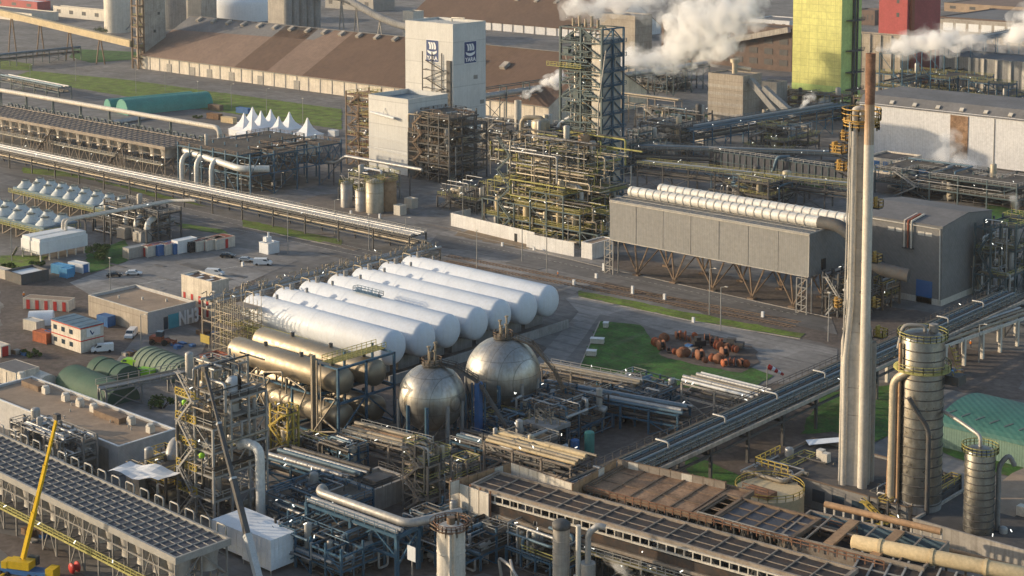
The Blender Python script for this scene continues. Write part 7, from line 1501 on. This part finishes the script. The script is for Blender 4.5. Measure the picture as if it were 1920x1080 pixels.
# ================================================================ vehicles, cranes, reels, posts, people, shrubs, steam
for (px, py, rz, pt, kd, lab) in ((214, 519, 62, 'car_black', 'car', 'dark car parked alone on the left of the car park'), (251, 516, 44, 'car_white', 'car', 'white car parked right of the dark car'), (427, 483, 40, 'car_black', 'car', 'dark car parked at the right end of the car park'), (462, 491, 34, 'car_silver', 'car', 'silver car near the verge of the car park'),
    (493, 497, 40, 'car_white', 'van', 'white van beside the silver car'), (403, 517, 30, 'car_white', 'van', 'white van parked behind the stacked cabins'), (192, 660, 238, 'car_white', 'van', 'white van parked in front of the site office'), (246, 632, -52, 'car_white', 'van', 'white van facing the viewer beside the control building'),
    (243, 688, 200, 'lime', 'van', 'bright lime green van beside the ribbed tunnel shed'), (271, 706, 195, 'lime', 'van', 'second lime green van nearest the brown roofed hut'), (1843, 348, 215, 'car_white', 'pickup', 'white pickup truck on the dirt road before the white hall')):
    x, y = P(px, py); car('parked_van' if kd == 'van' else 'parked_car' if kd == 'car' else 'pickup_truck', lab, x, y, R(rz), pt, kd, None, {'van': 'van', 'car': 'car', 'pickup': 'pickup truck'}[kd])
x, y = P(1785, 352); container('container', 'dark blue skip container on the dirt beside the white pickup', x-3, y, R(20), L=6, mt='blue_paint', door='blue_paint')
x, y = P(302, 646); T = thing('wheel_loader', 'red brown wheel loader parked before the control building', 'wheel loader', (x, y, 0), R(30)); m = MB(); m.box(-2.6, .4, -1, 1, .8, 2.1); m.box(.4, 2.2, -.7, .7, .7, 1.4); part('body', m, MT['brown_red'], T); m = MB(); m.box(-1, .6, -.8, .8, 2.1, 3.3); part('cab', m, MT['glass'], T)
m = MB(); m.bar((1, -.6, 1.4), (3.6, -.6, .9), .3); m.bar((1, .6, 1.4), (3.6, .6, .9), .3); part('boom', m, MT['brown_red'], T); m = MB(); m.poly([(3.5, -1.3, .1), (4.6, -1.3, .1), (4.6, 1.3, .1), (3.5, 1.3, .1)]); m.poly([(3.5, -1.3, .1), (3.5, 1.3, .1), (3.6, 1.3, 1.2), (3.6, -1.3, 1.2)]); part('bucket', m, MT['brown_red'], T)
for X in (-1.8, 1.3):
    for s in (-1, 1): m = MB(); wheel(m, X, s*1.05, .75, .5); part('wheel', m, MT['tyre'], T)
def crane(name, lab, base, tip_px, Ypl, pivot, mt, w0, w1, carrier, dark='crane_grey', sect=3):
    T = thing(name, lab, 'crane', (*base, 0)); tx, tz = Py(*tip_px, Ypl); p = Vector(pivot); q = Vector((tx-base[0], Ypl-base[1], tz)); b = MB()
    for k in range(sect):
        u0, u1 = k/sect, (k+1)/sect; w = w0+(w1-w0)*k/max(1, sect-1); m = MB(); m.bar(p.lerp(q, u0), p.lerp(q, u1)+(q-p).normalized()*.0, w, w*1.25); part('boom_section', m, MT[mt if k == 0 or dark == mt else dark], T)
        m = MB(); e = p.lerp(q, u1); m.bar(e-(q-p).normalized()*.35, e, w*1.15, w*1.4); part('boom_collar', m, MT[mt], T)
    m = MB(); e = q; m.box(e.x-.5, e.x+.5, e.y-.4, e.y+.4, e.z-.4, e.z+.5); part('boom_head', m, MT['steel_dark'], T)
    m = MB(); m.bar(q + Vector((.5, -.3, 0)), Vector((q.x+.5, q.y-.3, q.z-4)), .05); m.box(q.x+.25, q.x+.75, q.y-.5, q.y-.1, q.z-4.9, q.z-4); part('hook_block', m, MT['steel_dark'], T)
    c = math.cos(carrier); s = math.sin(carrier)
    def rb(x0, x1, y0, y1, z0, z1): k_ = .78 if mt == 'crane_yellow' else 1; m = MB(); m.box(x0*k_, x1*k_, y0*k_, y1*k_, z0*k_, z1*k_); r = MB(); r.add(m, (0, 0, 0), carrier); return r
    part('carrier', rb(-6, 5.5, -1.4, 1.4, .9, 1.9), MT['blue_paint' if mt == 'crane_yellow' else 'crane_grey'], T); part('cab', rb(5.5, 7.4, -1.3, 1.3, .8, 2.9), MT[mt], T); part('superstructure', rb(-3.6, 1.6, -1.3, 1.3, 2.0, 3.6), MT[mt], T); part('counterweight', rb(-4.9, -3.6, -1.35, 1.35, 1.9, 3.3), MT[mt], T); part('operator_cab', rb(-.3, 2, 1.35, 2.3, 2.2, 4.0), MT['glass'], T)
    for X in (-5, -3.4, 1.8, 3.4, 6.2):
        for sd in (-1, 1): m = MB(); kk = .78 if mt == 'crane_yellow' else 1; wheel(m, X*kk, sd*1.25*kk, .7*kk, .5*kk); r = MB(); r.add(m, (0, 0, 0), carrier); part('wheel', r, MT['tyre'], T)
    for X in (-4.2, 4.6): part('outrigger', rb(X-.25, X+.25, -3.2, 3.2, .6, .95), MT[mt], T); 
    m = MB(); m.bar((p.x-.6, p.y, 2.4), p.lerp(q, .22), .45); part('lift_ram', m, MT['steel_dark'], T)
    return T
b = P(48, 1082); crane('mobile_crane', 'yellow telescopic mobile crane at the lower left corner', b, (107, 782), b[1]+1, (-.6, 0, 3.0), 'crane_yellow', .58, .38, R(25), 'crane_yellow', 3)
b = P(500, 1150); crane('mobile_crane', 'pale grey telescopic crane whose boom leans over the white wrapped boxes', b, (384, 692), b[1]+6, (-1, 0, 3.0), 'crane_grey', 1.0, .42, R(60), 'steel_dark', 4)
x, y = P(140, 1074); T = thing('cable_drum', 'bright pink red drum standing near the yellow crane', 'drum', (x, y, 0)); m = MB(); m.lathe((0, -.6, .9), [(.01, 0), (.9, 0), (.9, .12), (.5, .14), (.5, 1.06), (.9, 1.08), (.9, 1.2), (.01, 1.2)], 16, 'y'); part('drum', m, MT['red'], T)
# cable reels
def reel(mt):
    T = thing('cable_reel', 'cable reel', 'cable reel', (0, 0, 0), 0, 'cable reels on the lawn')
    for s in (-.6, .48): m = MB(); m.lathe((0, s, 1.05), [(.01, 0), (1.05, 0), (1.05, .12), (.01, .12)], 18, 'y'); part('flange', m, MT[mt], T)
    m = MB(); m.lathe((0, -.48, 1.05), [(.6, 0), (.6, .96)], 14, 'y'); part('spool', m, MT['reel_brown' if mt == 'reel_orange' else 'black'], T); return kids(T)
pro = {}
r = random.Random(3)
back = [(1232, 650, 0), (1243, 641, 1), (1254, 638, 0), (1266, 636, 1), (1279, 640, 0), (1292, 640, 0), (1300, 634, 0), (1322, 644, 1), (1345, 655, 0), (1352, 644, 0), (1366, 660, 1), (1377, 663, 0), (1340, 650, 1), (1356, 668, 1)]
front = [(1238, 659, 1), (1250, 662, 1), (1262, 665, 0), (1274, 668, 1), (1286, 671, 1), (1298, 674, 0), (1310, 676, 1), (1322, 679, 1), (1334, 681, 0), (1346, 684, 1), (1360, 686, 0), (1373, 687, 0), (1388, 688, 1), (1400, 688, 0)]
for row, nm in ((back, 'back arc'), (front, 'front row')):
    for (px, py, k) in row:
        mt = ('reel_orange', 'reel_brown')[k]; lab = '%s cable reel standing in the %s of the reel yard' % (('orange', 'brown')[k], nm); x, y = P(px+r.uniform(-5, 5), py+r.uniform(-2.5, 2.5)); rz = r.uniform(0, 3.1)
        if mt not in pro: T = pro[mt] = reel(mt); T.location = (x, y, .15); T.rotation_euler.z = rz; T['label'] = lab
        else: dup(pro[mt], (x, y, .15), rz, lab, scale=r.uniform(.62, 1.18))
for (px, py, L_, rz, mt, lab) in ((1375, 655, 5, 20, 'steel_dark', 'dark machine on a trailer parked at the right of the reel yard'), (1310, 652, 3, 60, 'black', 'black generator box among the cable reels')):
    x, y = P(px, py); T = thing('trailer', lab, 'trailer', (x, y, 0), R(rz)); m = MB(); m.box(-L_/2, L_/2, -1, 1, .6, 1.9); m.box(-L_*.3, L_*.1, -.8, .8, 1.9, 2.7); part('body', m, MT[mt], T); m = MB(); m.bar((L_/2, 0, .7), (L_/2+1.6, 0, .6), .15); part('drawbar', m, MT['rail_grey'], T)
    for s in (-1, 1): m = MB(); wheel(m, 0, s*1.05, .45, .25); part('wheel', m, MT['tyre'], T)
for (px, py, w_, lab) in ((1136, 615, 1.2, 'small white cabinet at the top corner of the lawn'), (1120, 645, 3.2, 'white flat topped trailer box on the lawn edge'), (1109, 668, 2.2, 'white crate nearest the spheres on the lawn edge')):
    x, y = P(px, py); T = thing('utility_box', lab, 'box', (x, y, 0), R(30)); m = MB(); m.box(-w_/2, w_/2, -.8, .8, .3, 1.4); part('body', m, MT['offwhite'], T); m = MB(); m.box(-w_/2-.1, w_/2+.1, -.9, .9, 1.4, 1.5); part('lid', m, MT['white'], T); m = MB(); m.box(-w_/2+.1, -w_/2+.3, -.7, .7, 0, .3); m.box(w_/2-.3, w_/2-.1, -.7, .7, 0, .3); part('foot', m, MT['steel_dark'], T)
x, y = P(1438, 735); T = thing('windsock', 'red and white windsock on a thin mast by the road', 'windsock', (x, y, 0)); m = MB(); m.tube((0, 0, 0), (0, 0, 6), .12, 6, .08); part('mast', m, MT['rail_grey'], T)
a = Vector((.2, .2, 5.7)); d = Vector((cy, sy, -.55)).normalized()
for k in range(5): m = MB(); m.tube(a+d*(k*.75), a+d*((k+1)*.75), .62-.07*k, 10, .62-.07*(k+1), caps=False); part('sock_band', m, MT['red' if k % 2 == 0 else 'logo_white'], T)
# lamp posts
for i, (px, py, h_, lab) in enumerate(((868, 428, 11, 'lamp post left of the forecourt before the white fence'), (979, 490, 12, 'lamp post in the road below the sand forecourt'), (1025, 512, 12, 'lamp post between road junction and white store'), (894, 503, 11, 'lamp post behind the farthest white bullet'), (1330, 590, 12, 'lamp post under the left part of the boiler box verge'), (1351, 620, 11, 'lamp post on the verge before the cable reels'), (1553, 640, 12, 'lamp post just left of the chimney'), (761, 470, 10, 'lamp post at the end of the long silver rack'),
    (628, 440, 11, 'lamp post beside the long silver rack near the pump house'), (142, 152, 12, 'far lamp post on the grass left of the brown hall'), (255, 175, 12, 'far lamp post on the grass before the shaft tower'), (310, 172, 12, 'far lamp post before the left end of the brown hall'), (372, 200, 12, 'far lamp post behind the tents on the grass'), (434, 205, 12, 'far lamp post before the middle of the brown hall'), (500, 215, 12, 'far lamp post on the grass right of the tents'), (568, 235, 12, 'far lamp post right of the last tent'),
    (57, 165, 12, 'far lamp post at the left end of the grass verge'), (22, 490, 12, 'lamp post at the left edge by the cooling cells'), (207, 545, 9, 'lamp post on the car park near the dark car'), (265, 660, 9, 'lamp post beside the control building corner'), (540, 475, 13, 'leaning lattice lamp post by the pump house'), (403, 655, 14, 'tall lamp post in front of the tan scaffold'), (575, 790, 9, 'white topped lamp post before the golden vessels'), (1835, 680, 9, 'lamp post by the pale pipe bridge at the right'), (692, 470, 11, 'lamp post behind the bullet rack on the verge'), (1065, 470, 10, 'lamp post before the white store'))):
    x, y = P(px, py); lamp_post(lab, x, y, h_, i % 3 != 0)
# plant lights on thin masts are lit
# people
def person(lab, px, py, top, leg, rz):
    x, y = P(px, py); T = thing('person', lab, 'person', (x, y, 0), R(rz)); m = bpy.data.meshes.new('body')
    v = [(0,0,.95),(0,0,1.2),(0,0,1.45),(0,.02,1.55),(0,.03,1.68),(-.1,0,.9),(-.12,.05,.5),(-.13,-.02,.06),(.1,0,.9),(.12,-.1,.5),(.13,-.16,.06),(-.2,0,1.42),(-.27,.05,1.15),(-.25,.16,.92),(.2,0,1.42),(.27,-.03,1.15),(.26,.1,.92),(-.13,.1,.04),(.13,-.05,.04)]
    e = [(0,1),(1,2),(2,3),(3,4),(0,5),(5,6),(6,7),(0,8),(8,9),(9,10),(2,11),(11,12),(12,13),(2,14),(14,15),(15,16),(7,17),(10,18)]
    m.from_pydata(v, e, []); o = bpy.data.objects.new('body', m); COL.objects.link(o); s = o.modifiers.new('skin', 'SKIN'); o.modifiers.new('sub', 'SUBSURF').levels = 1
    rr = [.16,.16,.17,.06,.11,.1,.08,.06,.1,.08,.06,.08,.055,.045,.08,.055,.045,.05,.05]
    for i, q in enumerate(rr): m.skin_vertices[0].data[i].radius = (q, q)
    m.skin_vertices[0].data[0].use_root = True
    bpy.context.view_layer.update(); ev = o.evaluated_get(bpy.context.evaluated_depsgraph_get()); me = bpy.data.meshes.new_from_object(ev); bpy.data.objects.remove(o)
    for q in (top, leg, 'skin'): me.materials.append(MT[q])
    for p_ in me.polygons: p_.use_smooth = True; z = p_.center.z; p_.material_index = 1 if z < .92 else (2 if z > 1.5 or (z < .98 and abs(p_.center.x) > .2) else 0)
    o = bpy.data.objects.new('body', me); COL.objects.link(o); o.parent = T
    k = MB(); k.lathe((0, .03, 1.72), [(.15, 0), (.145, .06), (.1, .12), (.01, .14)], 12); part('helmet', k, MT['logo_white'], T)
person('person in orange jacket and helmet walking under the pale pipe bridge', 1820, 652, 'hivis', 'trousers', 20)
person('person in dark clothes and white helmet near the steel column', 1784, 655, 'trousers', 'trousers', 80)
person('person in orange jacket on the road by the white store', 1046, 520, 'hivis', 'trousers', 140)
person('person in orange jacket walking on the soil yard at the left', 45, 560, 'hivis', 'trousers', 60)
# shrubs
def shrub(lab, px, py, rx, ry, h, n, seed):
    x, y = P(px, py); T = thing('shrub', lab, 'shrub', (x, y, 0)); r = random.Random(seed); t = MB()
    cl = [(r.uniform(-rx, rx)*.75, r.uniform(-ry, ry)*.75, h*r.uniform(.3, .8), r.uniform(.5, 1.)*min(rx, h)*.45) for _ in range(9)]
    for c in cl: t.path([(c[0]*.2, c[1]*.2, 0), (c[0]*.6, c[1]*.6, c[2]*.5), c[:3]], .1, 5, 0, True, [.14, .1, .04])
    part('stem', t, MT['trunk'], T); m = MB()
    for i in range(n):
        c = cl[i % 9]; d = Vector((r.gauss(0, 1), r.gauss(0, 1), r.gauss(0, .8))); d = d.normalized()*c[3]*(r.random()**.5); p = Vector(c[:3])+d
        if p.z < .1: p.z = .1+r.random()*.4
        s_ = r.uniform(.16, .34); u = Vector((r.gauss(0, 1), r.gauss(0, 1), r.gauss(0, 1))).normalized()*s_; w = u.orthogonal().normalized()*s_*.7; m.poly([p-u, p+w, p+u, p-w])
    part('foliage', m, MT['leaf'], T)
for i, a in enumerate((('wide green shrub beside the container row', 195, 487, 5.5, 4, 4.2, 1800, 1), ('low scrub at the left edge beside the shelter', 12, 505, 5, 2.5, 1.8, 800, 2), ('low scrub left of the blue containers', 70, 500, 4, 2, 1.6, 600, 3), ('shrub behind the tan roofed building', 303, 765, 2.5, 2.5, 2.6, 600, 4), ('scrub under the far left edge below the site office', 60, 668, 4, 2, 1.4, 500, 5), ('bush at the left gable of the brown hall beside the silo', 190, 66, 6, 4, 6, 700, 6), ('low bush by the foot of the pagoda tents', 372, 222, 4, 2, 1.6, 400, 7))): shrub(*a)
# small clutter on the soil yards
r = random.Random(12)
for i, (px, py, lab) in enumerate(((40, 665, 'pile of boards on the yard left of the site office'), (340, 650, 'dark blue skips pile before the control building'), (390, 625, 'dark crate stack by the stacked cabins'), (250, 668, 'boards and pallets near the ribbed shed'), (60, 1010, 'broken concrete blocks on the soil beside the cooler bank'), (1290, 655, 'heap of wooden pallets inside the reel yard'), (1790, 700, 'pallets on the soil under the pale pipe bridge'), (1760, 905, 'blue sheet and crates on the stained flat roof yard'))):
    x, y = P(px, py); T = thing('material_pile', lab, 'pile', (x, y, 0))
    for k in range(5): m = MB(); a, b = r.uniform(-2, 2), r.uniform(-2, 2); w_ = r.uniform(.6, 1.4); m.box(a-w_, a+w_, b-.6, b+.6, .02, r.uniform(.3, 1.1)); part('pallet', m, MT[('wood', 'wood', 'blue_paint', 'concrete', 'wood')[k] if i != 1 else 'blue_paint'], T)
# loose ground pipework between the units
# ---------------------------------------------------------------- steam
def steam_mat(name, dens, nsc, lo, hi):
    m = bpy.data.materials.new(name); m.use_nodes = True; n = m.node_tree.nodes; l = m.node_tree.links; n.remove(n['Principled BSDF'])
    pv = n.new('ShaderNodeVolumePrincipled'); pv.inputs['Color'].default_value = (.995, .99, .985, 1); pv.inputs['Anisotropy'].default_value = .15
    tc = n.new('ShaderNodeTexCoord'); t = n.new('ShaderNodeTexNoise'); t.inputs['Scale'].default_value = nsc; t.inputs['Detail'].default_value = 6; t.inputs['Roughness'].default_value = .62; l.new(tc.outputs['Object'], t.inputs['Vector'])
    q = n.new('ShaderNodeMapRange'); q.inputs[1].default_value = lo; q.inputs[2].default_value = hi; q.inputs[3].default_value = 0; q.inputs[4].default_value = dens; l.new(t.outputs['Fac'], q.inputs[0]); l.new(q.outputs[0], pv.inputs['Density']); l.new(pv.outputs[0], n['Material Output'].inputs['Volume']); MT[name] = m
steam_mat('steam_thick', .34, .14, .45, .62); steam_mat('steam', 1.3, .24, .42, .62); steam_mat('steam_thin', .34, .16, .40, .66)
steam_mat('steam_thick_veil', .13, .12, .48, .66); steam_mat('steam_veil', .42, .24, .44, .66); steam_mat('steam_thin_veil', .13, .18, .43, .68)
def plume(lab, Ypl, pts, mt, seed, vox=.9):
    """cauliflower of overlapping puffs along the plume, fused into one closed skin filled with vapour"""
    r = random.Random(seed); m = MB(); m2 = MB(); o0 = None; C = []
    for px, py, rp in pts:
        X, Z_ = Py(px, py, Ypl); k = F/proj3(X, Ypl, Z_); C.append((X, Ypl, Z_, rp/k))
    o0 = C[0]
    for (a, b) in zip(C, C[1:]+[C[-1]]):
        for j in range(9):
            u = r.random()*.9; c = [a[i]+(b[i]-a[i])*u for i in range(4)]; q = c[3]*r.uniform(.26, .56); d = Vector((r.gauss(0, 1), r.gauss(0, 1), r.gauss(0, 1))).normalized()*c[3]*r.uniform(.2, .75)
            m.lathe((c[0]+d.x-o0[0], c[1]+d.y-o0[1], c[2]+d.z-o0[2]), [(max(q*math.sin(math.pi*i/7), .01), -q*math.cos(math.pi*i/7)) for i in range(8)], 10); q *= 1.75; d *= 1.15; m2.lathe((c[0]+d.x-o0[0], c[1]+d.y-o0[1], c[2]+d.z-o0[2]), [(max(q*math.sin(math.pi*i/7), .01), -q*math.cos(math.pi*i/7)) for i in range(8)], 10)
    o = None
    for k, (mb_, nm) in enumerate(((m2, 'steam_plume'), (m, 'core'))):
        q = solo(nm, lab, 'steam', mb_, MT[mt if k else mt + '_veil'], o0[:3]) if not k else part(nm, mb_, MT[mt], o)
        md = q.modifiers.new('fuse', 'REMESH'); md.mode = 'VOXEL'; md.voxel_size = vox
        tx = bpy.data.textures.new('puff', 'CLOUDS'); tx.noise_scale = (3.5 if k else 5)*vox; dm = q.modifiers.new('billow', 'DISPLACE'); dm.texture = tx; dm.strength = (2.6 if k else 5)*vox; dm.mid_level = .5
        o = o or q
    return o
plume('thick white steam pouring from the top of the lattice tower', LTY0+6, [(1062, 28, 12), (1078, 14, 24), (1098, 4, 32), (1128, 0, 34), (1160, 2, 34), (1195, 6, 34), (1230, 2, 30)], 'steam_thick', 1, 1.2)
plume('huge drifting steam cloud between lattice tower and yellow tower', 620, [(1168, 122, 18), (1188, 106, 26), (1213, 118, 26), (1240, 108, 32), (1268, 90, 40), (1298, 60, 50), (1325, 34, 54), (1358, 14, 52), (1395, 18, 38), (1425, 10, 30), (1345, 82, 42), (1372, 92, 26), (1310, 108, 30), (1290, 130, 17), (1255, 40, 26)], 'steam_thick', 2, 1.6)
plume('short white steam puff drifting from the vent stack before the brown roof', VSY, [(972, 185, 4), (984, 178, 6.5), (1000, 168, 9), (1018, 159, 11), (1036, 152, 13), (1050, 147, 12)], 'steam', 3, .7)
plume('long white steam trail blown right from the tallest chimney', CHY, [(1630, 98, 4), (1645, 92, 9), (1668, 88, 14), (1698, 84, 20), (1728, 77, 25), (1758, 74, 26), (1790, 74, 24), (1820, 78, 20), (1850, 82, 15), (1876, 78, 18), (1900, 62, 30), (1930, 45, 36)], 'steam', 4, .55)
plume('small faint steam puff at the foot of the yellow tower', P(1497, 240)[1]-20, [(1496, 212, 3), (1502, 201, 5), (1510, 191, 8), (1520, 182, 9)], 'steam', 5, .7)
plume('low ground steam drifting in front of the white hall', P(1780, 345)[1], [(1750, 318, 14), (1768, 295, 24), (1785, 274, 22), (1770, 262, 14), (1802, 305, 26), (1830, 318, 18), (1800, 325, 16)], 'steam_thin', 6, .9)
plume('little steam wisps over the pipe decks behind the white hall', P(1735, 215)[1], [(1732, 184, 4), (1746, 179, 8), (1762, 184, 7), (1785, 180, 6), (1815, 178, 6)], 'steam', 7, .8)
plume('small steam leak at the bottom edge right of the hooked duct', P(1120, 1090)[1], [(1116, 1032, 5), (1132, 1040, 10), (1150, 1052, 13), (1165, 1068, 13)], 'steam', 8, .4)
plume('small white steam jet below the nearest rusty cooler', P(1240, 1095)[1], [(1236, 1043, 3.5), (1250, 1047, 8), (1268, 1046, 9), (1288, 1040, 7)], 'steam', 9, .35)
plume('steam wisp at the right edge above the green strip', P(1900, 420)[1], [(1912, 398, 5), (1905, 384, 10), (1900, 372, 9)], 'steam_thin', 10, .6)
# ---------------------------------------------------------------- summer haze
m = MB(); m.box(-2400, 500, -300, 3600, -1.2, 118.5)
hm = bpy.data.materials.new('haze'); hm.use_nodes = True; n = hm.node_tree.nodes; n.remove(n['Principled BSDF'])
pv = n.new('ShaderNodeVolumePrincipled'); pv.inputs['Color'].default_value = (.96, .96, .98, 1); pv.inputs['Density'].default_value = .000045; pv.inputs['Anisotropy'].default_value = .2
hm.node_tree.links.new(pv.outputs[0], n['Material Output'].inputs['Volume'])
o = tag(mesh_obj('haze', m, hm), kind='stuff')
